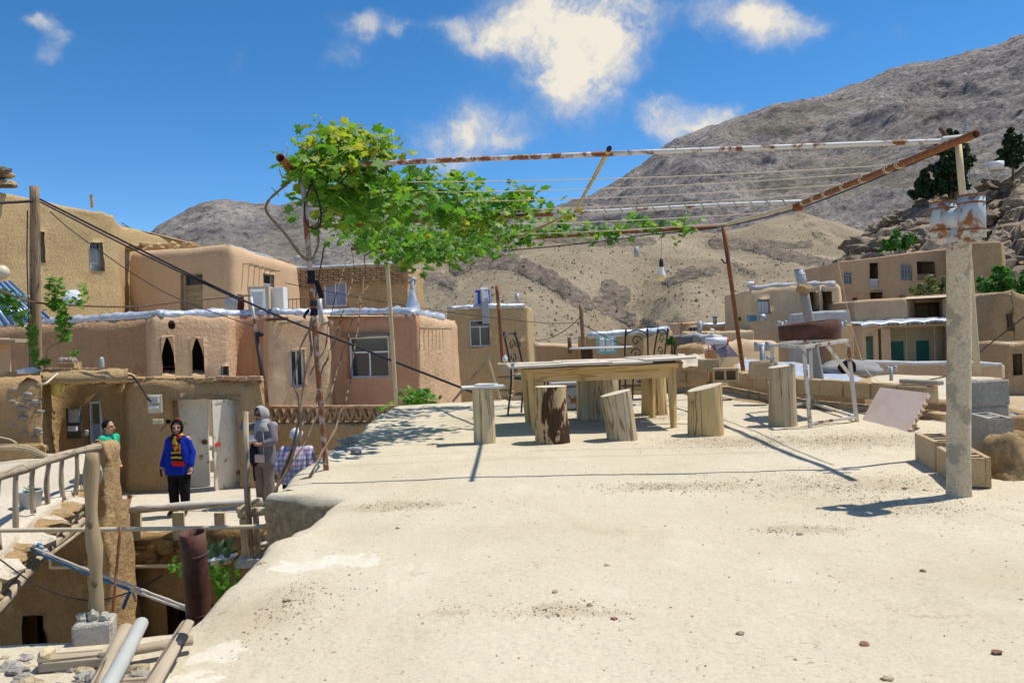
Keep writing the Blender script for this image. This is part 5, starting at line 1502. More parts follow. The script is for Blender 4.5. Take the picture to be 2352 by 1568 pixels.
# hanging lamps
b1 = thing('hanging_bulb', 'light bulb on a black socket hanging from the trellis wire', 'light bulb', W(1520, 615, 10.8))
p = W(1520, 634, 10.8)
MB().tube([W(1519, 530, 10.8), p + Vector((0, 0, .23))], .005, 5).build('cord', GREYP, b1)
MB().lathe([(.0, .24), (.022, .235), (.026, .2), (.03, .15), (.03, .12)], 12, p).build('socket', CABLE, b1, True)
MB().lathe([(.03, .125), (.034, .08), (.055, .02)], 14, p).build('bulb_body', PLASTIC_W, b1, True)
MB().lathe([(.055, .02), (.062, -.01), (.055, -.045), (.03, -.066), (.0, -.072)], 14, p).build('bulb_globe', BULB, b1, True)
b2 = thing('empty_lamp_socket', 'grey empty lamp holder hanging from the trellis wire', 'lamp holder', W(1462, 580, 10.6))
p = W(1462, 580, 10.6)
MB().tube([W(1461, 540, 10.6), p + Vector((0, 0, .07))], .005, 5).build('cord', GREYP, b2)
MB().lathe([(0, .08), (.02, .075), (.036, .02), (.038, -.06), (.03, -.062), (.0, -.05)], 12, p).build('socket', GREYP, b2, True)
lw_ = thing('lamp_wire', 'black lamp wire with clothes pegs under the far trellis pipe', 'wire', W(1300, 565, 11.6))
MB().tube(smooth_path([W(1140, 577, 11.4), W(1250, 568, 11.5), W(1400, 552, 11.7), W(1500, 538, 11.8), W(1640, 524, 11.9), W(1830, 480, 9.6), W(2170, 345, 6.2)], 6), .009, 5).build('wire', CABLE, lw_, True)
for k in range(5): MB().box(W(1148 + 6 * k, 575 + .5 * k, 11.4), (.018, .03, .07), Matrix.Rotation(.2 * (k - 2), 3, 'Y')).build('clothes_peg', (PLASTIC_W, GREYP, BLUE_PL, CREAMP, GREYP)[k], lw_)

# ------------------------------------------------------------------ grape vine
vine = thing('grape_vine', 'grape vine with broad green leaves climbing over the pergola', 'grape vine', W(600, 1330, 6.2))
def stem(pts, r0, r1, k=5, seed=0, parent=None, name='stem', mat=None):
    q = smooth_path(pts, k); n = len(q)
    q = [p + vnoise(p, 5, .02, seed) for p in q]
    return MB().tube(q, [.5 * (r0 + (r1 - r0) * i / (n - 1)) + .002 * math.sin(i * 2.3) for i in range(n)], 7, jit=.14, seed=seed).build(name, mat or BARK_VINE, parent or vine, True)
D0 = 6.0
stem([W(575, 1345, 5.6), W(598, 1290, 5.7), W(622, 1225, 5.8), W(612, 1180, 5.8), W(640, 1110, 5.9), W(668, 1060, 5.95), W(690, 990, 6.0), W(692, 940, 6.05), W(696, 900, 6.1), W(702, 860, 6.1), W(716, 800, 6.2), W(712, 740, 6.25), W(728, 660, 6.4), W(745, 560, 6.8)], .030, .014, seed=1)
stem([W(585, 1325, 5.7), W(640, 1240, 5.8), W(655, 1190, 5.9), W(632, 1130, 5.9), W(650, 1080, 5.95), W(676, 1010, 6.0), W(688, 930, 6.05), W(676, 870, 6.1), W(690, 800, 6.1), W(720, 735, 6.15)], .028, .012, seed=2)
stem([W(620, 1260, 5.75), W(668, 1160, 5.9), W(720, 1075, 6.1), W(770, 980, 6.6), W(800, 900, 7.2), W(812, 820, 8.0), W(826, 720, 9.0), W(836, 640, 10.0), W(838, 585, 10.8)], .022, .012, seed=3)
stem([W(690, 985, 6.0), W(726, 920, 6.3), W(738, 860, 6.6), W(770, 770, 7.4), W(800, 680, 8.6), W(812, 620, 9.6), W(808, 572, 10.6)], .016, .01, seed=4)
stem([W(668, 1080, 5.9), W(700, 1010, 6.1), W(750, 920, 6.4), W(772, 860, 6.8), W(800, 770, 7.8), W(822, 690, 9.0), W(856, 640, 10.2), W(880, 585, 11.2)], .014, .009, seed=5)
stem([W(712, 860, 6.15), W(745, 800, 6.5), W(760, 720, 7.2), W(790, 620, 8.6), W(800, 560, 9.4)], .012, .009, seed=6)
stem([W(712, 596, 6.18), W(690, 580, 6.15), W(650, 530, 6.1), W(612, 490, 6.05), W(616, 462, 6.05), W(645, 432, 6.05), W(668, 418, 6.1)], .024, .018, seed=7)
stem([W(716, 600, 6.15), W(734, 560, 6.2), W(730, 510, 6.4), W(752, 478, 6.9), W(790, 455, 7.6)], .018, .014, seed=8)
stem([W(740, 388, 6.1), W(800, 396, 6.15), W(880, 390, 6.2)], .016, .01, seed=9)
stem([W(780, 450, 7.4), W(850, 488, 8.0), W(920, 482, 8.4), W(1000, 478, 8.8), W(1120, 470, 9.2), W(1190, 455, 9.4)], .02, .008, seed=10)
stem([W(838, 585, 10.8), W(900, 556, 11.0), W(960, 572, 11.3), W(1040, 566, 11.6), W(1160, 556, 11.9), W(1230, 530, 11.9), W(1280, 515, 11.9), W(1330, 518, 11.9), W(1400, 530, 12), W(1500, 518, 12), W(1590, 528, 12)], .018, .007, seed=11)
# leaves
def leaf_poly(s=1.0, seed=0):
    rnd = random.Random(seed)
    ang = [-90, -52, -28, -6, 16, 40, 62, 90, 118, 140, 164, 186, 208, 232]
    rad = [.16, .52, .44, .66, .50, .78, .60, 1.0, .60, .78, .50, .66, .44, .52]
    pts = [Vector((0, .18, .05))]
    for a, r in zip(ang, rad):
        r *= rnd.uniform(.88, 1.1); x, y = r * math.cos(R(a)), r * math.sin(R(a)) + .25
        pts.append(Vector((x, y, -.18 * (x * x) - .12 * y * y + rnd.uniform(-.05, .05))))
    n = len(ang)
    fs = [(0, 1 + i, 1 + (i + 1) % n) for i in range(n)]
    return [p * s for p in pts], fs
LEAF_V = [leaf_poly(1, i) for i in range(8)]
leaf_meshes, young_meshes = [], []
for i in range(8):
    for lst, m in ((leaf_meshes, LEAF), (young_meshes, LEAF_YOUNG)):
        o = MB().add(*LEAF_V[i]).build('leaf', m, None); lst.append(o.data); bpy.data.objects.remove(o)
def leaf_mat_rot(rnd, up=.55):
    """random leaf pose; blades mostly hang with faces up and outward"""
    nrm = Vector((rnd.gauss(0, .6), rnd.gauss(-.15, .6), up + rnd.random() * .8)).normalized()
    q = nrm.to_track_quat('Z', 'Y').to_matrix() @ rz(rnd.uniform(0, 6.28))
    return q
CL = [  # sheet x, y, distance, spreads, count, size, young share
    (770, 365, 6.35, 62, 34, .30, 210, .075, .25), (700, 385, 6.0, 34, 26, .15, 60, .07, .1), (850, 400, 6.5, 50, 30, .25, 130, .075, .15),
    (830, 340, 6.4, 60, 26, .2, 110, .065, .6), (760, 320, 6.3, 50, 22, .2, 70, .06, .75), (880, 350, 6.5, 26, 26, .15, 40, .055, .85),
    (730, 440, 6.6, 36, 24, .3, 90, .075, .05), (800, 450, 7.0, 70, 40, .45, 290, .078, .05), (880, 470, 7.4, 70, 42, .5, 280, .078, .08),
    (960, 450, 7.8, 55, 36, .4, 180, .08, .12), (1030, 450, 8.3, 55, 32, .4, 170, .078, .1), (1050, 495, 8.8, 60, 24, .4, 170, .078, .15),
    (1130, 480, 9.0, 60, 24, .4, 170, .078, .12), (1190, 460, 9.2, 36, 22, .3, 90, .08, .1), (1235, 475, 9.3, 24, 14, .2, 30, .07, .55), (1100, 520, 9.3, 55, 18, .4, 120, .075, .4),
    (960, 550, 10.8, 100, 24, .6, 330, .075, .05), (1060, 565, 11.2, 80, 22, .5, 240, .075, .05), (930, 590, 11.0, 36, 20, .4, 110, .08, .05), (1000, 590, 11.2, 50, 18, .4, 100, .08, .05), (870, 555, 10.4, 50, 20, .5, 130, .08, .08),
    (1110, 560, 11.6, 44, 20, .4, 90, .08, .05), (840, 520, 9.6, 50, 24, .5, 120, .08, .05),
    (1185, 545, 11.9, 26, 16, .2, 60, .085, .05), (1230, 530, 11.9, 30, 14, .2, 55, .085, .1), (1290, 524, 11.9, 26, 12, .2, 50, .085, .1), (1350, 530, 12, 22, 14, .2, 30, .085, .1), (1395, 538, 12, 26, 14, .2, 45, .085, .08), (1310, 490, 9.3, 16, 8, .1, 14, .08, .7),
    (1470, 510, 12, 24, 12, .2, 45, .085, .1), (1500, 522, 12, 24, 10, .2, 35, .085, .1), (1575, 520, 12, 22, 16, .2, 55, .085, .05), (1050, 412, 8.2, 20, 16, .2, 22, .075, .4), (960, 400, 7.6, 22, 12, .2, 18, .07, .6)]
rv = random.Random(12)
allleaf = []
for (x, y, d, sx, sy, sd, n, size, yg) in CL:
    for k in range(int(n * 1.02)):
        dd = d + rv.gauss(0, sd)
        q = (rv.gauss(0, sx * .72), rv.gauss(0, sy * .74))
        q = (q[0] + 9 * noise.noise(Vector((k * .37, x * .1, 1))), q[1] + 12 * noise.noise(Vector((k * .21, y * .1, 5))))
        p = W(x + q[0], y + q[1], dd)
        allleaf.append((p, size * rv.uniform(.7, 1.35), rv.random() < yg, leaf_mat_rot(rv)))
# upright young shoots over the near corner
for (x, y0, y1) in ((738, 330, 268), (708, 350, 318), (790, 330, 300), (838, 320, 292), (866, 330, 306), (900, 345, 300), (884, 350, 318), (660, 370, 330), (760, 330, 290), (640, 380, 360), (825, 330, 296), (1045, 440, 405), (1200, 450, 430)):
    dd = 6.2 + rv.uniform(-.1, .3) if x < 1000 else 8.6
    a, b = W(x + rv.uniform(-12, 12), y0 + 30, dd), W(x, y1, dd)
    MB().tube(smooth_path([a, a.lerp(b, .5) + vnoise(a, 3, .04), b], 4), [.005] * 4 + [.003] * 5, 5).build('shoot', BAMBOO, vine, True)
    for k in range(9):
        t = rv.uniform(.15, 1.03); allleaf.append((a.lerp(b, t) + Vector((rv.gauss(0, .035), rv.gauss(0, .03), 0)), rv.uniform(.025, .055) * (1.25 - t * .5), True, leaf_mat_rot(rv, .2)))
def vis(e): return e[1] / e[0].y - (.004 if e[0].y > 9 else 0) + rv.random() * .002
allleaf.sort(key=vis, reverse=True)
for i, (p, s, yg, M_) in enumerate(allleaf[:290]):
    o = link('leaf', (young_meshes if yg else leaf_meshes)[i % 8], vine)
    o.matrix_local = Matrix.Translation(p - wloc(vine)) @ M_.to_4x4() @ Matrix.Scale(s, 4)
for yg in (False, True):
    mb = MB()
    for i, (p, s, y_, M_) in enumerate(allleaf[290:]):
        if y_ == yg:
            vs, fs = LEAF_V[i % 8]; mb.add([p + M_ @ (v * s) for v in vs], fs)
    mb.build('foliage', LEAF_YOUNG if yg else LEAF, vine)['kind'] = 'stuff'
for k in range(36):        # curling tendrils
    e = allleaf[k * 7]; p = e[0]
    MB().tube([p + Vector((.02 * j * rv.uniform(.4, 1), .01 * math.sin(j * 1.3), .018 * j - .01 * math.cos(j * 1.7))) for j in range(6)], .0025, 4).build('tendril', LEAF_YOUNG, vine, True)
# ------------------------------------------------------------------ things on the terrace
def gz(x, y): p = G(x, y, 0); return Vector((p.x, p.y, roof_z(p.x, p.y)))
# table of pine with loose bleached boards on top
tr_ = gz(1547, 980); tl = tr_ - Vector((1, .06, 0)).normalized() * 1.52
tb = thing('table', 'honey pine table with loose pale boards laid on top', 'table', (tl + tr_) / 2)
ux = (tr_ - tl); LT = ux.length; ux.normalize(); uy = Vector((-ux.y, ux.x, 0)); MT = Matrix((ux, uy, Vector((0, 0, 1)))).transposed()
TH, DP = .68, .95
def tp(a, b, z): return tl + ux * a + uy * b + Vector((0, 0, z))
for (a, b) in ((0, 0), (LT, 0), (0, DP), (LT, DP)):
    top = tp(a, b, TH); bot = tp(a + (.02 if a == 0 else -.0), b, -.02)
    MB().tube([bot, bot.lerp(top, .3), top], [.032, .042, .052], 4, seed=int(a * 7 + b * 3)).build('leg', WOOD_TABLE, tb)
for (b, s) in ((0.0, 1), (DP, -1)):
    MB().box(tp(LT / 2, b, TH - .075), (LT - .06, .025, .12), MT, 0, 3).build('apron', WOOD_TABLE, tb)
    MB().box(tp(LT / 2, b - s * .03, TH - .005), (LT + .12, .05, .045), MT, 0, 4).build('rail', WOOD_TABLE, tb)
for a in (0, LT): MB().box(tp(a, DP / 2, TH - .075), (.025, DP - .06, .12), MT, 0, 5).build('apron', WOOD_TABLE, tb)
MB().box(tp(LT / 2, DP / 2, TH + .022), (LT + .16, DP + .12, .016), MT, .004, 2).build('table_top', WOOD_DARK, tb)
rbd = random.Random(4)
xb = -.2
for k, w_ in enumerate((.56, .48, .40, .48)):
    for j, (b0, dd) in enumerate(((-.14, .42), (.29, .39), (.69, .38))):
        c = tp(xb + w_ / 2 + rbd.uniform(-.02, .02), b0 + dd / 2, TH + .042 + .006 * ((k + j) % 2) + (.018 if k == 3 else 0))
        MB().box(c, (w_ + .06, dd - .006, .022), MT @ Matrix.Rotation(rbd.uniform(-.012, .012) - (.025 if k == 3 else 0), 3, 'Y') @ rz(rbd.uniform(-.02, .02)), .003, k * 3 + j).build('board', WOOD_BOARD, tb)
    xb += w_
# stumps
def stump(label, x, yb, w_px, top_l, top_r, mat, lean=0.0, seed=0, bulge=.06, group='log stump seats round the table', board=None):
    """x: sheet x of the foot's middle; yb: sheet y of its front; top_l/top_r: sheet y of the rim left and right"""
    g0 = gz(x, yb); d = g0.y; r = w_px / F * d / 2
    c = Vector((g0.x, g0.y + r * .8, g0.z - .015))
    o = thing('stump', label, 'stump', c, group)
    hl = (yb - 6 - top_l) / F * c.y; hr = (yb - 6 - top_r) / F * c.y
    n = 30; rows = []
    rnd = random.Random(seed)
    m = 15
    for j in range(m):
        t = j / (m - 1); row = []
        for k in range(n):
            a = 2 * math.pi * k / n; cx = math.cos(a); sy = math.sin(a)
            hh = (hl + hr) / 2 + (hr - hl) / 2 * cx
            rr = r * (1 + bulge * (1 - t) ** 2 + .05 * noise.noise(Vector((cx * 1.6 + seed, sy * 1.6, t * 1.1))) + .025 * noise.noise(Vector((cx * 7 + seed, sy * 7, t * 2))))
            groove = noise.noise(Vector((math.cos(a) * 3.2 + seed * 2, math.sin(a) * 3.2, t * .25)))
            if abs(groove) < .05: rr *= .955
            row.append(Vector((c.x + cx * rr + lean * t, c.y + sy * rr, c.z + hh * t)))
        rows.append(row)
    mb = MB(); mb.sheet(rows, close=True)
    for i, f in enumerate(mb.f):
        j, k = divmod(i, n); mb.uv[i] = [(k / n * 2 * math.pi * r, j * .04), ((k + 1) / n * 2 * math.pi * r, j * .04), ((k + 1) / n * 2 * math.pi * r, (j + 1) * .04), (k / n * 2 * math.pi * r, (j + 1) * .04)]
    mb.build('trunk', mat, o, True)
    top = rows[-1]; cc = sum(top, Vector()) / n
    ring2 = [cc.lerp(p, .5) + Vector((0, 0, .004)) for p in top]
    mb = MB().add(top + ring2 + [cc + Vector((0, 0, .006))], [(k, (k + 1) % n, n + (k + 1) % n, n + k) for k in range(n)] + [(n + k, n + (k + 1) % n, 2 * n) for k in range(n)])
    mb.build('sawn_top', END_WOOD, o, True)
    return o, cc
s1_, cc1 = stump('slim pale stump with a white board on top, nearest the pink house', 1113, 1021, 49, 886, 886, WOOD_PALE, .0, 1)
stump('dark stump with torn bark in front of the table', 1271, 1019, 76, 880, 880, WOOD_BARK, 0, 2)
stump('grey checked stump leaning left in front of the table', 1434, 1011, 70, 902, 887, WOOD_STUMP_G, -.055, 3)
stump('yellow stump with slanting top and black rot marks right of the table', 1629, 999, 79, 890, 872, WOOD_STUMP_Y, .0, 4)
stump('thick grey stump under the table', 1360, 966, 62, 855, 853, WOOD_STUMP_G, 0, 5)
stump('pale stump tapering upward behind the thick grey stump', 1398, 950, 60, 846, 848, WOOD_STUMP_G, -.02, 6)
stump('tall cracked stump behind the right table legs', 1508, 954, 56, 842, 842, WOOD_STUMP_Y, .0, 7)
stump('tall grey split log standing beside the white iron frame', 1806, 977, 60, 834, 826, WOOD_STUMP_G, .01, 8, group='log stumps on the terrace')
bd = MB().box(cc1 + Vector((.0, .02, .014)), (.42, .26, .018), rz(.12), .003, 4).build('loose_board', plain('pale_grey_board', (.55, .54, .52), .7, .2)); tag(bd, 'pale board lying on the slim stump', 'board')
bd = MB().box(cc1 + Vector((.03, .06, .032)), (.2, .16, .014), rz(-.2), .003, 4).build('loose_board', LINO); tag(bd, 'small white offcut on top of the pale board', 'board')
# wrought iron chairs
def chair(label, loc, rot, cushion):
    o = thing('iron_chair', label, 'chair', (0, 0, 0), 'black wrought iron chairs')
    sw, sh = .42, .47
    for (x, y) in ((-.17, -.17), (.17, -.17)):
        MB().tube([(x * 1.12, y * 1.15, 0), (x, y, sh)], .013, 7).build('leg', BLACK_IRON, o)
    for x in (-.17, .17):
        MB().tube(smooth_path([(x * 1.12, .24, 0), (x, .18, sh), (x, .2, .72), (x * .95, .27, 1.04)], 4), .013, 7).build('leg', BLACK_IRON, o, True)
    ring = [(math.cos(a) * .19, math.sin(a) * .19, .27) for a in [2 * math.pi * i / 20 for i in range(21)]]
    MB().tube(ring, .009, 6, cap=False).build('ring_stretcher', BLACK_IRON, o, True)
    MB().tube([(math.cos(a) * .21, math.sin(a) * .2, sh) for a in [2 * math.pi * i / 20 for i in range(21)]], .011, 6, cap=False).build('seat_frame', BLACK_IRON, o, True)
    MB().lathe([(0, sh - .008), (.2, sh - .008), (.2, sh + .006), (0, sh + .006)], 18).build('seat', BLACK_IRON, o)
    def scroll(cx, cz, r, s):
        return [(cx + s * r * (1 - .09 * i * .55) * math.cos(i * .42), .215 + .16 * max(0, (cz - .5)) ** 1.6 * .3, cz + r * (1 - .09 * i * .55) * math.sin(i * .42)) for i in range(20)]
    for (cz, r, s) in ((.90, .085, 1), (.72, .085, -1), (.575, .05, 1)):
        MB().tube([Vector((p[0], .19 + (cz - .47) * .12, p[2])) for p in scroll(0, cz, r, s)], .009, 6).build('scroll', BLACK_IRON, o, True)
    MB().tube([(math.cos(a) * .16, .255, .96 + math.sin(a) * .1) for a in [math.pi * i / 12 for i in range(13)]], .011, 6).build('top_arch', BLACK_IRON, o, True)
    for x in (-.165, .165):
        MB().lathe([(.013, 0), (.02, .02), (.012, .04), (0, .07)], 8, (x * .95, .27, 1.03)).build('finial', BLACK_IRON, o, True)
    if cushion:
        mb = MB().blob((0, 0, sh + .035), .21, 3, .06, 1.2, 3, (1, 1, .24)); mb.build('cushion', cushion, o, True)
    o.location = loc; o.rotation_euler = (0, 0, rot)
    return o
chair('black iron chair with grey cushion left of the table', gz(1206, 958) + Vector((.08, .16, 0)), R(62), CUSHION)
chair('black iron chair with white pad behind the table', gz(1462, 930) + Vector((0, .1, 0)), R(-20), LINO)
chair('black iron chair turned edge on behind the table', gz(1505, 925) + Vector((.05, .75, 0)), R(-72), None)
# rusty trough bench at the back
bn = thing('metal_tub', 'old enamel tub with rusted side under the table', 'tub', gz(1325, 940))
p = gz(1322, 945) + Vector((0, .25, 0))
MB().rbox(p + Vector((0, 0, .17)), (.46, .4, .34), rz(.1), .03).build('body', rust_mat('rusted_enamel', (.34, .38, .42), rust=(.2, .08, .02), amt=.5), bn)
MB().rbox(p + Vector((-.04, 0, .365)), (.62, .46, .05), rz(.1), .012).build('rim', GREYP, bn)
# block parapet round the far and right edges
bp = thing('block_parapet', 'low parapet of tan concrete blocks along the terrace edge', 'parapet', gz(1770, 922))
blk = []
for i in range(6):
    o = MB().rbox((0, 0, 0), (.385, .19, .195), None, .014, .006, i).build('block', BLOCK, None); blk.append(o.data); bpy.data.objects.remove(o)
rp = random.Random(9)
def lay(pts, rows, parent, start=0.0, z0=-.04, skip=()):
    P = [Vector(p) for p in pts]; L = [0]
    for a, b in zip(P, P[1:]): L.append(L[-1] + (b - a).length)
    def at(s):
        for i in range(len(P) - 1):
            if s <= L[i + 1] or i == len(P) - 2:
                t = (P[i + 1] - P[i]).normalized(); return P[i] + t * (s - L[i]), t
    for r_ in range(rows):
        s = .2 + (r_ % 2) * .2 + start; k = 0
        while s < L[-1] - .1:
            c, t = at(s)
            if (r_, k) not in skip:
                o = link('block', rp.choice(blk), parent)
                o.location = Vector((c.x + rp.uniform(-.01, .01), c.y + rp.uniform(-.01, .01), z0 + .1 + r_ * .2 + rp.uniform(-.004, .004))) - wloc(parent)
                o.rotation_euler = (rp.uniform(-.015, .015), rp.uniform(-.015, .015), math.atan2(t.y, t.x) + rp.uniform(-.03, .03))
                if r_ == 0: o.scale = (1, 1, .6); o.location.z -= .04
            s += .40; k += 1
lay([(3.50, 13.2), (3.57, 11.4), (3.80, 10.1), (4.2, 9.1), (4.56, 8.1)], 2, bp)
lay([(-.1, 12.75), (1.6, 13.0), (3.45, 13.2)], 2, bp)
MB().tube([G(1555, 905, .0) + Vector((0, .25, -.05)), G(1940, 948, 0) + Vector((0, .3, -.05))], .07, 6, jit=.2).build('mortar_foot', MUD_TAN, bp, True)
# loose blocks and boards on it
def hollow_block(label, c, rot, mat, sz=(.4, .2, .2), cells=2, group=None, M=None, name='hollow_block'):
    """concrete block with open cells: outer walls and webs"""
    o = thing(name, label, 'concrete block', c, group)
    lx, ly, lz = sz; t = .032; mb = MB(); c = Vector(c); M = M or rz(rot)
    def q(x0, x1, y0, y1, z0=-lz / 2, z1=lz / 2):
        mb.box(c + M @ Vector(((x0 + x1) / 2, (y0 + y1) / 2, (z0 + z1) / 2 + lz / 2)), (x1 - x0, y1 - y0, z1 - z0), M, .003, int(x0 * 100))
    q(-lx / 2, lx / 2, -ly / 2, -ly / 2 + t); q(-lx / 2, lx / 2, ly / 2 - t, ly / 2)
    for k in range(cells + 1):
        x = -lx / 2 + (lx - t) * k / cells; q(x, x + t, -ly / 2 + t, ly / 2 - t, -lz / 2 + .004, lz / 2 - .004)
    q(-lx / 2 + t, lx / 2 - t, -ly / 2 + t, ly / 2 - t, -lz / 2 + .003, -lz / 2 + .02)
    mb.build('shell', mat, o)
    return o
MX = Matrix.Rotation(R(90), 3, 'X')
p = W(1668, 852, 11.6); hollow_block('hollow tan block standing on the parapet with its cells towards us', (p.x, p.y, .36), 0, BLOCK, M=rz(-.35) @ MX, sz=(.36, .2, .2))
p = W(1628, 842, 12.6); bx_ = MB().rbox((p.x, p.y, .46), (.3, .2, .2), rz(.1), .015, .006, 3).build('solid_block', BLOCK); tag(bx_, 'solid tan block half hidden behind the hollow block on the parapet', 'concrete block')
p = W(1762, 865, 10.6); bx_ = MB().rbox((p.x - .05, p.y, .47), (.36, .22, .24), rz(-.15), .02, .008, 5).build('solid_block', BLOCK); tag(bx_, 'rough tan block alone on the parapet beside the grey vent pipe', 'concrete block')
bx_ = MB().rbox(W(1790, 878, 10.2), (.26, .12, .03), rz(.1), .006).build('white_tile', WHITE); tag(bx_, 'white tile offcut lying on the parapet', 'tile')
p = W(2175, 928, 8.0); bx_ = MB().rbox((4.42, 8.5, .39), (.5, .1, .05), rz(-1.2), .01).build('stone_coping', BLOCK_G); tag(bx_, 'thin grey coping stone lying on the parapet near the concrete chimney', 'coping')
# tarp and white sheets on the parapet by the table
tp_ = thing('tarpaulin', 'crumpled pale tarpaulin thrown over the parapet right of the table', 'tarpaulin', W(1590, 830, 13.2))
rows = []
for j in range(9):
    rows.append([W(1556 + 62 * i / 13, 812 + 30 * j / 8, 13.2) + vnoise((i * .5, j * .5, 0), .6, .06) + Vector((0, -.06 * j, 0)) for i in range(14)])
MB().sheet(rows).build('sheet', plain('cream_sheet', (.55, .48, .36), .9, .1, var=.2), tp_, True)
# round grey table top beyond the edge, its stump
gt = thing('plank_table', 'long grey plank on a stump beyond the table', 'table', W(1380, 812, 15))
MB().lathe([(0, 0), (.62, 0), (.64, .015), (.62, .03), (0, .03)], 28, W(1380, 800, 15.5)).build('top', GREYP, gt)
c_ = W(1382, 801, 15.5); MB().tube([c_ - Vector((.3, 0, .0)), c_ - Vector((.3, 0, .9))], .12, 10).build('stump', WOOD_DARK, gt, True)
# white iron frame with a half drum on top
fr = thing('iron_stand', 'white rusty square iron stand beside the parapet', 'stand', gz(1900, 975))
fA, fB, fC, fD = gz(1861, 980), gz(1968, 966), gz(1958, 930), gz(1868, 928)
fC = Vector((fB.x + .05, fB.y + .72, 0)); fD = Vector((fA.x - .28, fA.y + .62, 0)); fD = gz(1772, 945)
tz = .80
tA, tB = W(1846, 797, fA.y), W(1946, 782, fB.y)
tD = W(1774, 793, fD.y); tC = tB + (tD - tA)
fC = fB + (fD - fA)
def bar(a, b, r=.018, nm='bar', mat=FRAME_IRON):
    d_ = (Vector(b) - Vector(a)); MB().box((Vector(a) + Vector(b)) / 2, (r * 1.9, r * 1.9, d_.length), rot_to(d_), 0, 1).build(nm, mat, fr)
for a, b in ((fA, tA), (fB, tB), (fC, tC), (fD, tD)): bar(a, b, nm='leg')
for a, b in ((tA, tB), (tB, tC), (tC, tD), (tD, tA)): bar(a, b, nm='top_rail')
for a, b in ((fA, fB), (fB, fC), (fC, fD)): bar(a + Vector((0, 0, .05)), b + Vector((0, 0, .05)), .015, nm='low_rail')
bar(tA.lerp(tB, .5), tB.lerp(fB, .45), .014, 'brace')
dr_ = thing('half_drum', 'rusty brown cut oil drum lying on the white iron frame', 'drum', (tA + tC) / 2)
cd_ = (tA + tC) / 2 + Vector((.03, 0, .02))
rows = []
for z, rr in ((.02, .305), (.10, .308), (.215, .31), (.22, .302), (.215, .297), (.08, .29), (.025, .28)):
    rows.append([cd_ + Vector((math.cos(a) * rr * 1.12, math.sin(a) * rr, z + .09 * math.cos(a) * max(0, z - .02) * 1.6)) for a in [2 * math.pi * i / 30 for i in range(30)]])
MB().sheet(rows, close=True).build('wall', RUST_DARK, dr_, True)
MB().lathe([(0, .02), (.33, .022), (.33, .03), (0, .03)], 24, cd_).build('bottom', RUST_DARK, dr_)
# stone slab leaning on the parapet
sl_ = thing('stone_slab', 'pale pink stone slab with chipped edge leaning on the parapet', 'slab', gz(2060, 985))
q = [gz(1980, 962), gz(2086, 992), W(2132, 902, 7.72), W(2018, 892, 8.8)]
q[3] = q[0] + (q[2] - q[1]) * .95; nrm = (q[1] - q[0]).cross(q[3] - q[0]).normalized()
mb = MB(); n_ = 12
f_ = [q[0].lerp(q[1], i / n_) for i in range(n_ + 1)] + [q[1].lerp(q[2], i / n_) for i in range(1, n_ + 1)] + [q[2].lerp(q[3], i / n_) for i in range(1, n_ + 1)] + [q[3].lerp(q[0], i / n_) for i in range(1, n_)]
mb.prism(f_[::-1], -nrm, .035); mb.build('slab', SLAB, sl_, fixn=True)
for k in range(7):
    c_ = q[1].lerp(q[2], .08 + .13 * k) - nrm * .02; MB().blob(c_, .03, 1, .4, 1.2, k, (1, 1, .6)).build('mortar_lump', BRICK_R, sl_)
# concrete chimney with an H-shaped cowl
ch = thing('chimney', 'round concrete chimney topped by a rusty H-shaped metal cowl', 'chimney', gz(2225, 1140))
b_ = gz(2224, 1142) + Vector((0, .1, 0)); t_ = W(2203, 560, b_.y)
n = 24; rows = []
for j in range(26):
    t = j / 25; c = b_.lerp(t_, t) - Vector((0, 0, .03 * (1 - t)))
    r_ = .066 + .002 * t + (.008 * (1 - t) ** 14)
    rows.append([c + Vector((math.cos(a), math.sin(a), 0)) * (r_ + .006 * noise.noise(Vector((math.cos(a) * 2, math.sin(a) * 2, t * 6))) + (.008 * noise.noise(Vector((math.cos(a) * 5, math.sin(a) * 5, t * 14))) if t > .8 else 0)) for a in [2 * math.pi * i / n for i in range(n)]])
MB().sheet(rows, close=True).build('shaft', CONC, ch, True)
MB().add(rows[-1], [tuple(range(n))]).build('shaft_top', CONC, ch)
def cyl(p, r_, z0, z1, m, parent, nm, n=18, wall=.004): return MB().pipe([Vector(p) + Vector((0, 0, z0)), Vector(p) + Vector((0, 0, (z0 + z1) / 2)), Vector(p) + Vector((0, 0, z1))], r_, wall, n).build(nm, m, parent, True)
cyl(t_, .066, -.04, .12, GALV, ch, 'flue_collar')
cc = t_ + Vector((0, 0, .155)); pL, pR = W(2166, 505, b_.y + .05), W(2232, 498, b_.y - .12)
MB().pipe([pL.lerp(pR, .12), pL.lerp(pR, .5), pL.lerp(pR, .88)], .064, .004, 18).build('cross_tube', GALV, ch, True)
for p, hh in ((pL, .105), (pR, .125)):
    cyl(p, .072, -hh, hh, GALV, ch, 'cowl_drum')
    for z in (-hh * .62, hh * .62, hh * .97):
        MB().lathe([(.0725, z - .006), (.0765, z), (.0725, z + .006)], 18, p).build('rib', PIPE_RUST, ch, True)
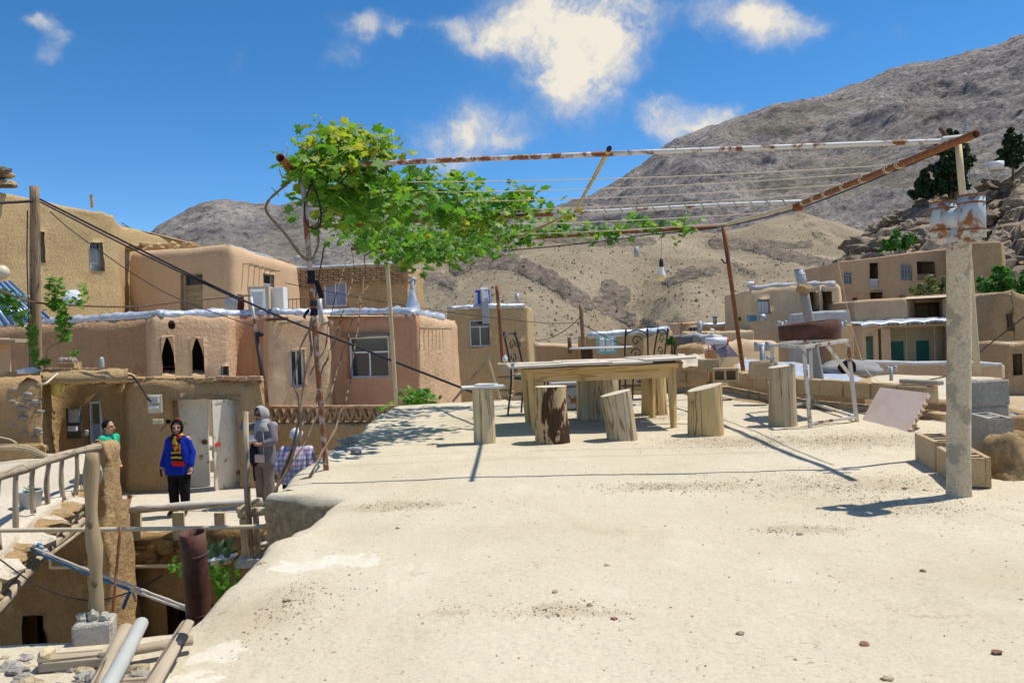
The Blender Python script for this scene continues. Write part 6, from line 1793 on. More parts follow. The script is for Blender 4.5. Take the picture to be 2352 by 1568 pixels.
# piles of blocks behind the chimney
gb = 'grey concrete blocks stacked behind the chimney'
hollow_block('long hollow block lying just behind the chimney foot', (2.92, 5.12, 0), R(74), BLOCK, (.48, .2, .185), 4, gb)
hollow_block('hollow block behind the long one, further from the chimney foot', (3.05, 5.64, 0), R(77), BLOCK, (.48, .2, .21), 4, gb)
hollow_block('grey hollow block on edge right of the chimney', W(2266, 985, 5.7) + Vector((.02, 0, -.32)), R(80), BLOCK_G, (.40, .16, .42), 3, gb)
st_ = thing('block_stack', 'stack of grey blocks carrying the right pergola post', 'block stack', (3.62, 6.15, 0), None)
for k in range(4):
    MB().rbox((3.60 + .012 * k, 6.12, -.12 + .2 * k), (.34, .24, .195), rz(.12 + .02 * k), .014, .007, k).build('block', BLOCK_G, st_)
# eroded mud lump at the roof edge
ml = thing('mud_lump', 'crumbling straw-mud lump on the roof edge right of the chimney', 'mud lump', (3.1, 4.95, 0))
mb = MB().blob((3.27, 5.2, -.06), .26, 4, .4, 1.4, 7, (.62, .8, .95)); mb.rough(.03, 9, 3); mb.build('lump', MUD_TAN, ml, True)
# slate stones at the roof edge by the left post
ss_ = thing('stone_pile', 'small pile of flat grey stones on the roof edge', 'stones', gz(797, 1040))
for k, (x, y, w_, h_) in enumerate(((783, 1036, .10, .035), (812, 1036, .11, .04), (797, 1026, .15, .03), (778, 1043, .07, .03), (815, 1043, .08, .025))):
    MB().blob(gz(x, y) + Vector((0, .05, .02 + (.03 if k == 2 else 0))), w_ * .62, 2, .3, 1.2, k, (1.2, .8, .35)).build('stone', GREYP if k % 2 else bpy.data.materials['wall_stone'], ss_)
# wooden prop by the back edge and bottle
pr = thing('wooden_prop', 'two pale laths propped in an A shape at the back edge', 'laths', gz(1090, 925))
MB().box((W(1040, 922, 12.6) + W(1128, 815, 12.6)) / 2, (.03, .04, (W(1040, 922, 12.6) - W(1128, 815, 12.6)).length), rot_to(W(1128, 815, 12.6) - W(1040, 922, 12.6))).build('lath', WOOD_GREY, pr)
MB().box((W(1150, 920, 12.7) + W(1122, 822, 12.6)) / 2, (.025, .03, (W(1150, 920, 12.7) - W(1122, 822, 12.6)).length), rot_to(W(1122, 822, 12.6) - W(1150, 920, 12.7))).build('lath', WOOD_PALE, pr)
bs = thing('block_pier', 'pier of two tan blocks at the back edge with a bottle on it', 'block pier', W(1160, 910, 13))
for k in range(3): MB().rbox(W(1160, 848 + 31 * k, 13), (.27, .3, .21), rz(.05 * k), .02, .006, k).build('block', BLOCK, bs)
bt = thing('bottle', 'white bottle with red cap standing on the block pier', 'bottle', W(1160, 828, 13))
MB().lathe([(0, 0), (.04, 0), (.045, .03), (.04, .07), (.018, .1), (.018, .12), (0, .12)], 12, W(1160, 830, 13)).build('body', PLASTIC_W, bt, True)
MB().lathe([(0, .118), (.02, .118), (.02, .14), (0, .14)], 10, W(1160, 830, 13)).build('cap', RED_PL, bt)
# pebbles and grit strewn over the roof
rg = random.Random(77)
pm = [rock_mat('pebble_tan', [(.3, (.34, .27, .18)), (.7, (.52, .43, .3))], 6, .3, .01), rock_mat('pebble_grey', [(.3, (.26, .22, .18)), (.7, (.44, .39, .33))], 6, .3, .01), rock_mat('pebble_red', [(.3, (.22, .10, .07)), (.7, (.4, .22, .15))], 6, .3, .01)]
DW = [c[2] ** 2 * c[3] * c[4] * (1.6 if c[1] < 6 else 1) for c in DRIFT]
mbs = [MB(), MB(), MB()]
tet = [(1, 0, -.3), (-.5, .87, -.3), (-.5, -.87, -.3), (.1, .0, .9), (-.3, .4, .6)]
tf = [(0, 1, 4, 3), (1, 2, 3, 4), (2, 0, 3), (0, 2, 1)]
for i in range(11000):
    if rg.random() < .88:
        c = rg.choices(DRIFT, DW)[0]; x, y = c[0] + rg.gauss(0, .62) * c[2] * c[3], c[1] + rg.gauss(0, .62) * c[2] * c[4]
    else:
        u = rg.random() ** 1.6; y = 1.9 + 11 * u; x = rg.uniform(-1.1, min(3.9, .75 * y))
    if y < 1.6 or not inside((x, y), [(-1.1, 0), (5, 0), (5, 4.6), (3.3, 4.9), (3.6, 6.3), (4.3, 8), (3.8, 9.2), (3.4, 13), (-1.8, 12.2), (-1.55, 5.7), (-1.0, 5.2)]): continue
    s = rg.choice([.0015, .002, .0025, .003, .004]) * rg.uniform(.7, 1.3) * (1 + .06 * y)
    if rg.random() < .01: s *= 2.0
    a = rg.uniform(0, 6.28); M_ = rz(a) @ Matrix.Rotation(rg.uniform(-.6, .6), 3, 'X')
    k = rg.choice([0, 0, 0, 0, 1, 1, 2])
    st = rg.uniform(.8, 1.9)
    mbs[k].add([Vector((x, y, roof_z(x, y) + s * .3)) + M_ @ Vector((v[0] * s * st, v[1] * s, v[2] * s * .7)) for v in tet], tf)
for k in range(3):
    o = mbs[k].build('gravel', pm[k]); tag(o, ('fine tan grit strewn over the clay roof', 'fine grey grit strewn over the clay roof', 'fine reddish grit strewn over the clay roof')[k], 'gravel', kind='stuff')
for k, (x, y, s, m) in enumerate(((1838, 1228, .016, 1), (2077, 1118, .016, 2), (1880, 1163, .014, 1), (1410, 1428, .012, 2), (1985, 1480, .016, 2), (1700, 1462, .013, 0), (2120, 1310, .013, 2), (1395, 1305, .012, 0), (1275, 1372, .012, 0), (600, 1292, .022, 0), (660, 1380, .016, 0), (2038, 1558, .016, 0), (2290, 1500, .016, 2))):
    MB().blob(gz(x, y) + Vector((0, 0, s * .3)), s * .8, 2, .35, 1.2, k, (1.4, 1, .55)).build('pebble', pm[m], terr)
# ------------------------------------------------------------------ fittings about the village
def rect_px(x0, y0, x1, y1, d):
    a, b = W(x0, y1, d), W(x1, y0, d); return a, b
def pbox(mb, x0, y0, x1, y1, d, dep, ry=0.0):
    """box whose front face covers a sheet rectangle at distance d"""
    a, b = rect_px(x0, y0, x1, y1, d); c = (a + b) / 2
    w_, h_ = abs(b.x - a.x), abs(b.z - a.z)
    M = rz(ry); mb.rbox(Vector((c.x, d + dep / 2, c.z)), (w_, dep, h_), M, .01); return mb
# utility pole
up_ = thing('utility_pole', 'weathered wooden utility pole at the left carrying black cables', 'utility pole', W(84, 850, 15.8))
pt = W(79, 428, 15.8); pb = W(84, 880, 15.8)
q = wob(pb, pt, 14, .01)
MB().tube(q, [.115 - .002 * i for i in range(15)], 14, jit=.03, seed=2).build('pole', WOOD_POLE, up_, True)
for k in range(6): MB().tube([q[4 + k] + Vector((-.01, -.11, .1)), q[4 + k] + Vector((-.01, -.125, .1))], .012, 6).build('bolt', DARK, up_)
MB().tube(smooth_path([q[13] + Vector((-.12, -.05, -.2)), q[9] + Vector((-.13, -.05, 0)), q[5] + Vector((-.11, -.05, 0)), q[1] + Vector((-.1, -.05, 0))], 5), .012, 5).build('ground_wire', CABLE, up_, True)
MB().tube([pb + Vector((.09, -.1, .0)), pb + Vector((.09, -.1, .32))], .06, 10).build('foot_sleeve', CABLE, up_)
# cables
def cable(label, pts, r, mat=CABLE, sag=None, k=6, name='cable'):
    mb = MB()
    path = bez(pts[0], pts[1], sag, 24) if sag is not None else smooth_path(pts, k)
    o = mb.tube(path, r, 6).build(name, mat, None, True); return tag(o, label, 'cable')
A0 = W(92, 458, 15.7)
cable('thick black cable running from the utility pole down to the terrace edge', [A0, W(560, 690, 14.2), W(830, 800, 13.2), W(1090, 902, 12.4)], .02)
o = cable('second black strand twisted along the thick cable', [A0 + Vector((0, 0, -.05)), W(300, 570, 15.1), W(560, 694, 14.15)], .016)
cable('thin black service wire from the utility pole to the angled mast', [W(115, 486, 15.6), W(190, 548, 15.8), W(380, 672, 16.6), W(590, 752, 17.2)], .011)
cable('bundle of black wires leaving the utility pole to the left edge', [W(74, 462, 15.7), W(40, 464, 15.5), W(-40, 468, 15)], .03)
cable('thin wire crossing the sky from the yellow house', [W(280, 512, 34), W(380, 553, 60)], .02, sag=.2)
cable('thin black wire stretched across the houses behind the trellis', [W(655, 650, 34), W(950, 705, 34), W(1230, 740, 36), W(1338, 740, 38)], .017)
cable('thin black wire from the wooden pole down to the table end', [W(1338, 745, 38), W(1400, 778, 36), W(1450, 800, 34)], .02)
cable('black wire rising to the wooden pole from the mud house', [W(1230, 782, 37), W(1338, 722, 38)], .02, sag=.3)
cable('slack black wire over the neighbouring terrace', [W(2010, 886, 15), W(2180, 862, 14), W(2260, 800, 14), W(2400, 690, 14)], .012)
cable('thin green twine dangling beside the iron frame', [W(1925, 600, 9.2), W(1945, 700, 9.4), W(1968, 790, 9.6), W(1990, 850, 9.4), W(2030, 885, 9.0)], .004, STRING)
vs_ = cable('dry twisted vine stem strung between the pole and the angled mast', [W(-20, 655, 15.2), W(60, 690, 15.4), W(150, 700, 15.8), W(300, 704, 16.4), W(440, 690, 17), W(575, 678, 17.4)], .022, BARK_VINE, name='dry_vine_stem')
# angled mast
ms = thing('angled_mast', 'slanting iron mast with white upper tube beside the gate', 'mast', W(612, 930, 17))
MB().tube([W(612, 925, 17), W(588, 762, 17)], .05, 8).build('lower_tube', plain('dark_brown_paint', (.07, .045, .04), .5, .3), ms, True)
MB().tube([W(589, 768, 17), W(576, 680, 17)], .032, 8).build('upper_tube', PIPE_WHITE, ms, True)
MB().blob(W(597, 767, 16.95), .07, 2, .4, 1.5, 2).build('insulator', CABLE, ms, True)
# dish, cooler and railing on the pink roof
dsh = thing('satellite_dish', 'grey satellite dish seen from behind beside the rooftop cooler', 'satellite dish', W(538, 716, 27))
rows = []
for j in range(7):
    t = j / 6; rows.append([W(538, 697, 27.2) + Vector((math.cos(a) * .36 * t, -.14 * (1 - t * t), math.sin(a) * .33 * t)) for a in [2 * math.pi * i / 24 for i in range(24)]])
MB().sheet(rows, close=True).build('reflector', GREYP, dsh, True)
MB().tube([W(538, 697, 27.1), W(540, 722, 27.2)], .03, 7).build('mount', GREYP, dsh)
rag = MB(); rows = [[W(545 + 8 * i, 676 + 9 * j + (4 if i % 2 else 0) * j, 26.5) + vnoise((i, j, 0), .9, .05) for i in range(3)] for j in range(5)]
tag(rag.sheet(rows).build('maroon_cloth', CARDBOARD, None, True), 'maroon cloth hanging on the cable by the cooler', 'cloth')
cl_ = thing('rooftop_cooler', 'cream rooftop air cooler with louvred white panels on the pink house', 'air cooler', W(592, 716, 25.8))
pbox(MB(), 567, 656, 612, 714, 25.8, .9, R(8)).build('body', plain('beige_cooler', (.50, .40, .28), .6, .3), cl_)
for (x0, x1) in ((575, 607),):
    pn = pbox(MB(), x0, 664, x1, 708, 25.74, .05, R(8)).build('panel', WHITE, cl_)
    for k in range(8): pbox(MB(), x0 + 2, 668 + 5 * k, x1 - 2, 670.5 + 5 * k, 25.70, .04, R(8)).build('louvre', WHITE, pn)
pbox(MB(), 617, 659, 632, 712, 26.0, .8, R(70)).build('side_panel', WHITE, cl_)
rl_ = thing('iron_railing', 'thin dark iron railing with pointed arches on the upper terrace', 'railing', W(690, 710, 29))
MB().tube([W(634, 689, 28.5), W(745, 683, 29.5)], .022, 6).build('rail', RUST_DARK, rl_)
MB().tube([W(634, 714, 28.5), W(745, 709, 29.5)], .016, 6).build('rail', RUST_DARK, rl_)
for k in range(13):
    x = 636 + 9 * k; MB().tube([W(x, 714 - .4 * k, 28.6 + .07 * k), W(x, 688.5 - .4 * k, 28.6 + .07 * k)], .011, 5).build('baluster', RUST_DARK, rl_)
rl2 = thing('iron_gate_panel', 'small rusty iron panel at the corner of the yellow house', 'iron panel', W(306, 720, 26))
for x in (296, 308, 317): MB().tube([W(x, 722, 26.5), W(x, 700, 26.5)], .02, 6).build('bar', RUST_DARK, rl2)
MB().tube([W(294, 700, 26.5), W(319, 700, 26.5)], .02, 6).build('rail', RUST_DARK, rl2)
# chimneys and vents
def vent(label, x, y0, y1, d, r, mat=GALV_CLEAN, cap=True, base=False, lean=0, tee=False):
    o = thing('vent_pipe', label, 'vent pipe', W(x, y1, d))
    MB().tube([W(x, y1, d), W(x + lean, y0, d)], r, 12).build('pipe', mat, o, True)
    if cap and not tee: MB().lathe([(0, .06), (r * 1.5, .03), (r * 1.5, -.08), (r * 1.25, -.08)], 12, W(x + lean, y0, d)).build('cap', mat, o, True)
    if base: MB().lathe([(r * 3.2, -.1), (r * 2.6, .1), (r * 1.4, .4), (r * 1.1, .6)], 14, W(x, y1, d)).build('mortar_base', FOIL, o, True)
    if tee:
        p = W(x + lean, y0, d); MB().tube([p - Vector((r * 2, 0, 0)), p + Vector((r * 2, 0, 0))], r * .9, 10).build('cross_tube', mat, o, True)
        for s in (-1, 1): MB().pipe([p + Vector((s * r * 2.2, 0, -r * 2)), p + Vector((s * r * 2.2, 0, 0)), p + Vector((s * r * 2.2, 0, r * 1.6))], r * 1.05, .006, 12).build('drum', mat, o, True)
    return o
vent('grey stovepipe with plastered base at the corner of the pink house', 948, 640, 708, 25.5, .085, base=True)
vent('thin galvanised flue leaning above the pink house front', 738, 686, 740, 23.9, .07, lean=-4, cap=False)
vent('small grey vent on the brick house roof', 682, 590, 606, 38, .12)
vent('short grey vent stub on the mud house roof', 1188, 674, 700, 39.5, .10, cap=False)
vent('black stub chimney on the white edged roof', 1496, 750, 762, 46, .3, plain('dark_stub', (.08, .07, .07), .6, .2))
vent('tall thin vent on the far silver roof', 1642, 726, 744, 70, .18)
vent('thin vent near the far post on the silver roof', 1698, 728, 744, 70, .15)
vent('white vent pipe standing before the far clay house', 1607, 737, 768, 50, .15, cap=False)
vent('white vent pipe with T cowl behind the far post', 1796, 742, 766, 30, .06, tee=True)
vent('grey vent pipe with H cowl behind the parapet', 1751, 794, 872, 11.6, .038, tee=True)
vent('small T vent beyond the hollow block', 1770, 822, 838, 18, .032, tee=True)
vent('T vent on the neighbouring terrace', 2047, 846, 874, 18, .04, tee=True)
vent('T vent standing on the tan roof beyond the drum', 1934, 742, 760, 34, .065, tee=True)
# big leaning concrete flue behind the parapet
fl_ = thing('leaning_flue', 'tall grey cement flue leaning left with a galvanised head', 'flue', W(1884, 892, 14))
a, b = W(1886, 900, 14), W(1846, 668, 14); c_ = W(1835, 618, 14)
MB().tube(wob(a, b, 10, .01), [.092 - .001 * i for i in range(11)], 14, jit=.01).build('shaft', plain('grey_cement_pipe', (.31, .30, .28), .9, .1, var=.3, scale=5), fl_, True)
MB().tube([b, c_], .086, 16).build('metal_head', GALV, fl_, True)
for t in (.25, .5, .75, 1.0): MB().tube([b.lerp(c_, t) - Vector((0, 0, .012)), b.lerp(c_, t)], .092, 16).build('band', GALV_CLEAN, fl_)
MB().tube([W(1842, 672, 13.9), W(1848, 656, 13.9)], .115, 12).build('mortar_collar', MUD_TAN, fl_, True)
# bent pipe on the near terrace wall
bp_ = thing('bent_pipe', 'thin grey bent pipe on the terrace beside the slab', 'pipe', W(2183, 930, 9))
MB().tube(smooth_path([W(2182, 925, 9), W(2184, 895, 9), W(2186, 890, 9), W(2200, 892, 9)], 4), .016, 7).build('pipe', GALV_CLEAN, bp_, True)
# solar water heaters
def solar(label, x0, x1, yt, yb, d, capm):
    o = thing('solar_heater', label, 'solar heater', W((x0 + x1) / 2, yb, d), 'solar water heaters on the village roofs')
    u = (x1 - x0) / F * d; a, b = W(x0, yt, d), W(x1, yt - 1, d); r = u * .2
    MB().tube([a, b], r, 18).build('tank', PLASTIC_W, o, True)
    MB().tube([b, b + (b - a).normalized() * r * .35], r * 1.04, 18).build('tank_cap', capm, o)
    h = a.z - W(x0, yb, d).z
    for p in (a.lerp(b, .1), a.lerp(b, .95)):
        MB().tube([p, p + Vector((u * .05, .1, -h))], r * .12, 6).build('leg', PINK_IRON, o)
        MB().tube([p, p + Vector((u * .55, -h * .45, -h))], r * .12, 6).build('leg', PINK_IRON, o)
    for k in range(9):
        p = a.lerp(b, .08 + .1 * k); MB().tube([p, p + Vector((u * .55, -h * .45, -h * .95))], r * .14, 6).build('glass_tube', WATER_TUBE, o, True)
    return o
solar('solar water heater with red tank end beyond the parapet blocks', 1622, 1668, 784, 822, 26, RED_PL)
solar('small far solar heater with red tank end above the grey shed', 1712, 1732, 651, 680, 62, RED_PL)
sh_ = thing('solar_heater', 'solar heater with cream tank and blue tubes at the left edge', 'solar heater', W(50, 740, 22), 'solar water heaters on the village roofs')
MB().tube([W(-40, 632, 22.5), W(2, 626, 22)], .2, 18).build('tank', CREAMP, sh_, True)
MB().blob(W(4, 625, 22), .2, 3, .02, 1, 1).build('tank_cap', CREAMP, sh_, True)
for k in range(14):
    MB().tube([W(-60 + 6.3 * k, 652 - k * .4, 21.9), W(5 + 8.2 * k, 748 - k * 1.4, 20.9)], .036, 8).build('glass_tube', WATER_TUBE if k % 2 else plain('pale_blue_tube', (.30, .45, .60), .25, .5) if k == 0 else bpy.data.materials['pale_blue_tube'], sh_, True)
MB().tube([W(-20, 690, 21.6), W(62, 756, 20.8)], .05, 6).build('frame', CREAMP, sh_)
vent('short grey pipe cap beside the solar tubes', 64, 682, 700, 20, .07)
ds2 = thing('satellite_dish', 'white satellite dish half hidden by the vine at the left', 'satellite dish', W(162, 690, 21))
rows = []
for j in range(6):
    t = j / 5; rows.append([W(164, 683, 21) + Vector((math.cos(a) * .26 * t, -.08 * (1 - t * t) + math.sin(a) * .1 * t, math.sin(a) * .22 * t)) for a in [2 * math.pi * i / 22 for i in range(22)]])
MB().sheet(rows, close=True).build('reflector', PLASTIC_W, ds2, True)
MB().tube([W(164, 686, 21), W(160, 705, 21)], .02, 6).build('mount', GREYP, ds2)
# blue duct cooler on the mud house
dc = thing('duct_cooler', 'blue rooftop cooler with silver duct bending down into the window', 'air cooler', W(1106, 700, 38))
pbox(MB(), 1092, 665, 1124, 700, 38.6, .8).build('body', BLUE_PL, dc)
pbox(MB(), 1090.5, 672, 1096, 699, 38.5, .6).build('white_panel', WHITE, dc)
mb = MB(); pth = [W(1112, 668, 38.5), W(1112, 672, 37.9), W(1114, 690, 37.75), W(1116, 738, 37.75)]
for a_, b_ in zip(pth, pth[1:]):
    dd = b_ - a_; mb.box((a_ + b_) / 2, (.34, .34, dd.length + .2), rot_to(dd))
mb.build('duct', GALV_CLEAN, dc)
rp_ = thing('wooden_pole', 'red brown iron pole standing before the mud house', 'pole', W(1155, 852, 30))
MB().tube(wob(W(1156, 852, 22), W(1141, 656, 22), 10, .015), .05, 8, jit=.06).build('pole', PIPE_RUST, rp_, True)
for k in range(3): MB().blob(W(1143 + k * 2, 690 + 8 * k, 22), .07, 1, .4, 1, k, (1, 1, 1.4)).build('wrapping', BRICK_R, rp_)
wp = thing('wooden_pole', 'dark wooden line pole behind the table', 'pole', W(1340, 800, 38))
MB().tube(wob(W(1341, 806, 38), W(1334, 701, 38), 8, .01), .1, 8, jit=.05).build('pole', WOOD_POLE, wp, True)
wp2 = thing('wooden_pole', 'short dark post left of the street lamp', 'pole', W(1308, 802, 40))
MB().tube([W(1309, 812, 40), W(1308, 775, 40)], .1, 8, jit=.05).build('pole', WOOD_DARK, wp2, True)
sl2 = thing('street_lamp', 'white street lamp head on a thin arm left of the wooden pole', 'street lamp', W(1325, 784, 38))
MB().rbox(W(1322, 778, 38), (.3, .2, .12), None, .04).build('head', PLASTIC_W, sl2)
MB().tube([W(1328, 779, 38), W(1338, 783, 38)], .02, 6).build('arm', GREYP, sl2)
sl3 = thing('street_lamp', 'small grey street lamp before the far clay house', 'street lamp', W(1648, 775, 48))
MB().rbox(W(1636, 757, 48), (.28, .2, .12), Matrix.Rotation(.4, 3, 'Y'), .04).build('head', PLASTIC_W, sl3); MB().tube([W(1638, 758, 48), W(1647, 766, 48), W(1648, 778, 48)], .03, 6).build('arm', GREYP, sl3)
tc_ = thing('turquoise_cooler', 'turquoise framed white cooler behind the table', 'air cooler', W(1394, 806, 41))
pbox(MB(), 1376, 774, 1412, 812, 41, .8, R(10)).build('body', TURQ, tc_)
for (x0, x1) in ((1378, 1388), (1393, 1409)):
    pn = pbox(MB(), x0, 777, x1, 806, 40.9, .06, R(10)).build('panel', PLASTIC_W, tc_)
    for k in range(6): pbox(MB(), x0 + 1, 779 + 4.4 * k, x1 - 1, 781 + 4.4 * k, 40.86, .05, R(10)).build('louvre', WHITE, pn)
fc = thing('far_cooler', 'small blue green cooler with round fan beside the far post', 'air cooler', W(1733, 735, 58))
pbox(MB(), 1722, 722, 1738, 738, 58, .7).build('body', plain('petrol_paint', (.06, .20, .25), .5, .3), fc); MB().lathe([(.0, 0), (.28, 0), (.28, .4), (0, .4)], 16, W(1745, 731, 58), Matrix.Rotation(R(80), 3, 'Y')).build('fan_drum', GALV_CLEAN, fc, True)
bt_ = thing('water_tank', 'white water tank on the rocks near the right pine', 'water tank', W(2290, 384, 112))
MB().lathe([(0, 0), (1.0, 0), (1.0, 1.1), (0, 1.15)], 20, W(2288, 390, 112)).build('tank', PLASTIC_W, bt_, True)
# stone heap on the yellow roof
sp = thing('stone_heap', 'heap of yellow stones on the roof corner at the far left', 'stones', W(5, 430, 26))
rb = random.Random(3)
for k in range(22): MB().blob(W(rb.uniform(-40, 22), rb.uniform(388, 424), 26.5 + rb.uniform(0, .5)), rb.uniform(.12, .24), 2, .3, 1.2, k, (1.3, 1, .6)).build('stone', BOULD if k % 2 else MUD_YELLOW, sp)
MB().box(W(10, 428, 26.2), (.7, .3, .06), None, .01).build('plank', WOOD_DARK, sp)
stk_ = MB().box(W(211, 462, 30.2), (.1, .08, .5), Matrix.Rotation(-.03, 3, 'Y')).build('stake', WOOD_GREY); tag(stk_, 'short grey stake standing on the yellow house roof', 'stake')
# meters by the gate
def meter(label, x0, y0, x1, y1, d, board, full=True):
    o = thing('meter_board', label, 'meter board', W((x0 + x1) / 2, y1, d))
    pbox(MB(), x0, y0, x1, y1, d, .03).build('board', board, o)
    w_, h_ = x1 - x0, y1 - y0
    m = pbox(MB(), x0 + .12 * w_, y0 + .04 * h_, x0 + .72 * w_, y0 + .48 * h_, d - .1, .1).build('meter', plain('meter_grey', (.40, .40, .38), .4, .4) if 'meter_grey' not in bpy.data.materials else bpy.data.materials['meter_grey'], o)
    pbox(MB(), x0 + .22 * w_, y0 + .1 * h_, x0 + .6 * w_, y0 + .24 * h_, d - .115, .02).build('display', plain('lcd', (.42, .45, .3), .3, .4) if 'lcd' not in bpy.data.materials else bpy.data.materials['lcd'], m)
    pbox(MB(), x0 + .05 * w_, y0 + .58 * h_, x0 + .68 * w_, y0 + .76 * h_, d - .07, .07).build('breaker', PLASTIC_W, o)
    return o
meter('electric meter on a cream board left of the gate', 339, 906, 371, 949, 14.98, CREAMP)
meter('electric meter in a tall dark glass box beside the recess door', 153, 936, 185, 1008, 15.42, plain('smoked_box', (.10, .09, .065), .3, .5))
sw_ = thing('wall_switches', 'pair of cream wall sockets under the gate meter', 'sockets', W(365, 975, 15))
for x in (350, 363): pbox(MB(), x, 962, x + 11, 974, 15.02, .03).build('socket', CREAMP, sw_)
sw2 = thing('wall_socket_box', 'dark open socket box beside the gate meter', 'socket box', W(385, 975, 15)); pbox(MB(), 381, 963, 391, 973, 15.02, .03).build('box', DARK, sw2)
MB().tube(smooth_path([W(383, 974, 15), W(378, 980, 14.97), W(373, 985, 14.97), W(370, 990, 14.98)], 4), .008, 5).build('wire', CABLE, sw2, True)
sw3 = thing('wall_switch', 'white doorbell switch beside the recess door', 'switch', W(198, 996, 15.5)); pbox(MB(), 194, 987, 202, 1000, 15.45, .03).build('plate', PLASTIC_W, sw3)
cable('black cable looping down the wall to the gate meter', [W(286, 862, 15.1), W(305, 864, 15.0), W(325, 890, 14.95), W(337, 912, 14.9), W(347, 922, 14.88)], .018)
jr = thing('yellow_jug', 'yellow plastic jug hanging under the canopy', 'jug', W(131, 905, 14.7))
mb = MB(); rows = []
for (z, r_) in ((-.17, .02), (-.165, .08), (-.1, .115), (.05, .12), (.12, .10), (.15, .05)):
    rows.append([W(131, 889, 14.7) + Vector((math.cos(a) * r_, math.sin(a) * r_ * .6, z)) for a in [2 * math.pi * i / 16 for i in range(16)]])
mb.sheet(rows, close=True).build('body', YELLOW_PL, jr, True)
MB().tube(smooth_path([W(138, 872, 14.62), W(146, 880, 14.6), W(146, 895, 14.6), W(138, 902, 14.62)], 4), .018, 7).build('handle', YELLOW_PL, jr, True)
cable('pale bundle of wires under the canopy edge', [W(88, 882, 14.2), W(105, 880, 14.1), W(120, 868, 14.4), W(132, 858, 14.6)], .02, CREAMP)
# things along the parapet ledge by the pole
bt2 = thing('bottle', 'clear bottle upside down on a stick on the parapet ledge', 'bottle', W(233, 850, 15.6))
MB().lathe([(0, 0), (.045, 0), (.05, .05), (.048, .2), (.03, .24), (0, .25)], 12, W(234, 848, 15.6)).build('body', plain('dusty_glass', (.34, .36, .36), .3, .5), bt2, True)
mb2 = thing('block_heap', 'mud block heap on the ledge right of the utility pole', 'block', W(150, 840, 16.2))
pbox(MB(), 131, 832, 170, 852, 16.4, .3).build('block', MUD_TAN, mb2)
for k in range(4): MB().blob(W(143 + 9 * k, 828, 16.5), .07, 2, .3, 1.2, k).build('stone', bpy.data.materials['wall_stone'], mb2)
pb2 = MB().blob(W(66, 852, 15.5), .14, 3, .3, 1.6, 4, (1.6, 1, .5)).build('plastic_bag', PLASTIC_W, None, True); tag(pb2, 'crumpled white plastic bag on the ledge by the pole foot', 'bag')
pf = thing('small_shelter', 'small plank roofed shelter at the left edge below the silver roof edge', 'shelter', W(10, 830, 17))
MB().box(W(12, 782, 17), (1.0, .9, .06), Matrix.Rotation(.05, 3, 'Y')).build('roof', WOOD_GREY, pf); MB().box(W(6, 815, 17.2), (.1, .4, .75)).build('post', PEACH, pf)

# ------------------------------------------------------------------ trees and shrubs
def crown(pts, n, size, mat, parent, seed, name='crown', flat=.5):
    """leaf-sized quads spread through overlapping clumps"""
    r_ = random.Random(seed); mb = MB()
    clumps = []
    for (c, rx, rz_, k) in pts:
        for _ in range(k):
            d = Vector((r_.gauss(0, 1), r_.gauss(0, 1), r_.gauss(0, 1))).normalized() * (r_.random() ** .45)
            clumps.append((Vector(c) + Vector((d.x * rx, d.y * rx * .8, d.z * rz_)), min(rx, rz_) * r_.uniform(.22, .42)))
    per = max(1, n // len(clumps))
    for (c, cr) in clumps:
        for _ in range(per):
            d = Vector((r_.gauss(0, 1), r_.gauss(0, 1), r_.gauss(0, 1))).normalized() * cr * (.35 + .65 * r_.random() ** .5)
            p = c + d; s = size * r_.uniform(.6, 1.3)
            nn = (d.normalized() + Vector((r_.gauss(0, .5), r_.gauss(0, .5), r_.gauss(.3, .5)))).normalized()
            M = nn.to_track_quat('Z', 'Y').to_matrix() @ rz(r_.uniform(0, 6.3))
            mb.add([p + M @ Vector(v) * s for v in ((-.5, 0, 0), (0, -.32, .06), (.55, 0, -.02), (0, .32, .06))], [(0, 1, 2, 3)])
    return mb.build(name, mat, parent)
def pine(label, x, yb, yt, d, wpx, seed, lumps):
    o = thing('pine_tree', label, 'pine tree', W(x, yb, d))
    h = (yb - yt) / F * d; p0 = W(x, yb, d) - Vector((0, 0, .4)); w_ = wpx / F * d
    MB().tube([p0, p0 + Vector((.02 * h, 0, h * .5)), p0 + Vector((0, 0, h * .95))], [h * .022, h * .016, h * .004], 8).build('trunk', WOOD_DARK, o, True)
    r_ = random.Random(seed)
    for k in range(9):
        z = h * (.25 + .07 * k); a = r_.uniform(0, 6.3); q = p0 + Vector((0, 0, z)); MB().tube([q, q + Vector((math.cos(a), math.sin(a), .35)) * w_ * .35 * (1 - z / h + .25)], [h * .006, h * .002], 5).build('limb', WOOD_DARK, o)
    pts = []
    for (dx, zf, rf, hf, k) in lumps: pts.append((p0 + Vector((dx * w_, 0, zf * h)), rf * w_, hf * h, k))
    crown([(c, r_ * 1.05, h_, k * 4) for (c, r_, h_, k) in pts], 13000, .5, NEEDLE, o, seed)
    return o
pine('large dark pine behind the right pergola post', 2185, 475, 296, 118, 110, 4, [(0, .34, .36, .16, 10), (0.05, .55, .42, .18, 14), (-.02, .75, .36, .16, 10), (0, .92, .18, .1, 5)])
pine('smaller dark pine left of the large pine', 2120, 470, 385, 120, 55, 5, [(0, .4, .45, .22, 8), (.1, .65, .4, .2, 8), (.1, .9, .2, .12, 4)])
pine('green pine at the right edge on the rocks', 2326, 410, 290, 116, 74, 6, [(0, .38, .46, .14, 9), (.05, .6, .38, .14, 9), (0, .8, .25, .12, 6), (0, .97, .1, .06, 3)])
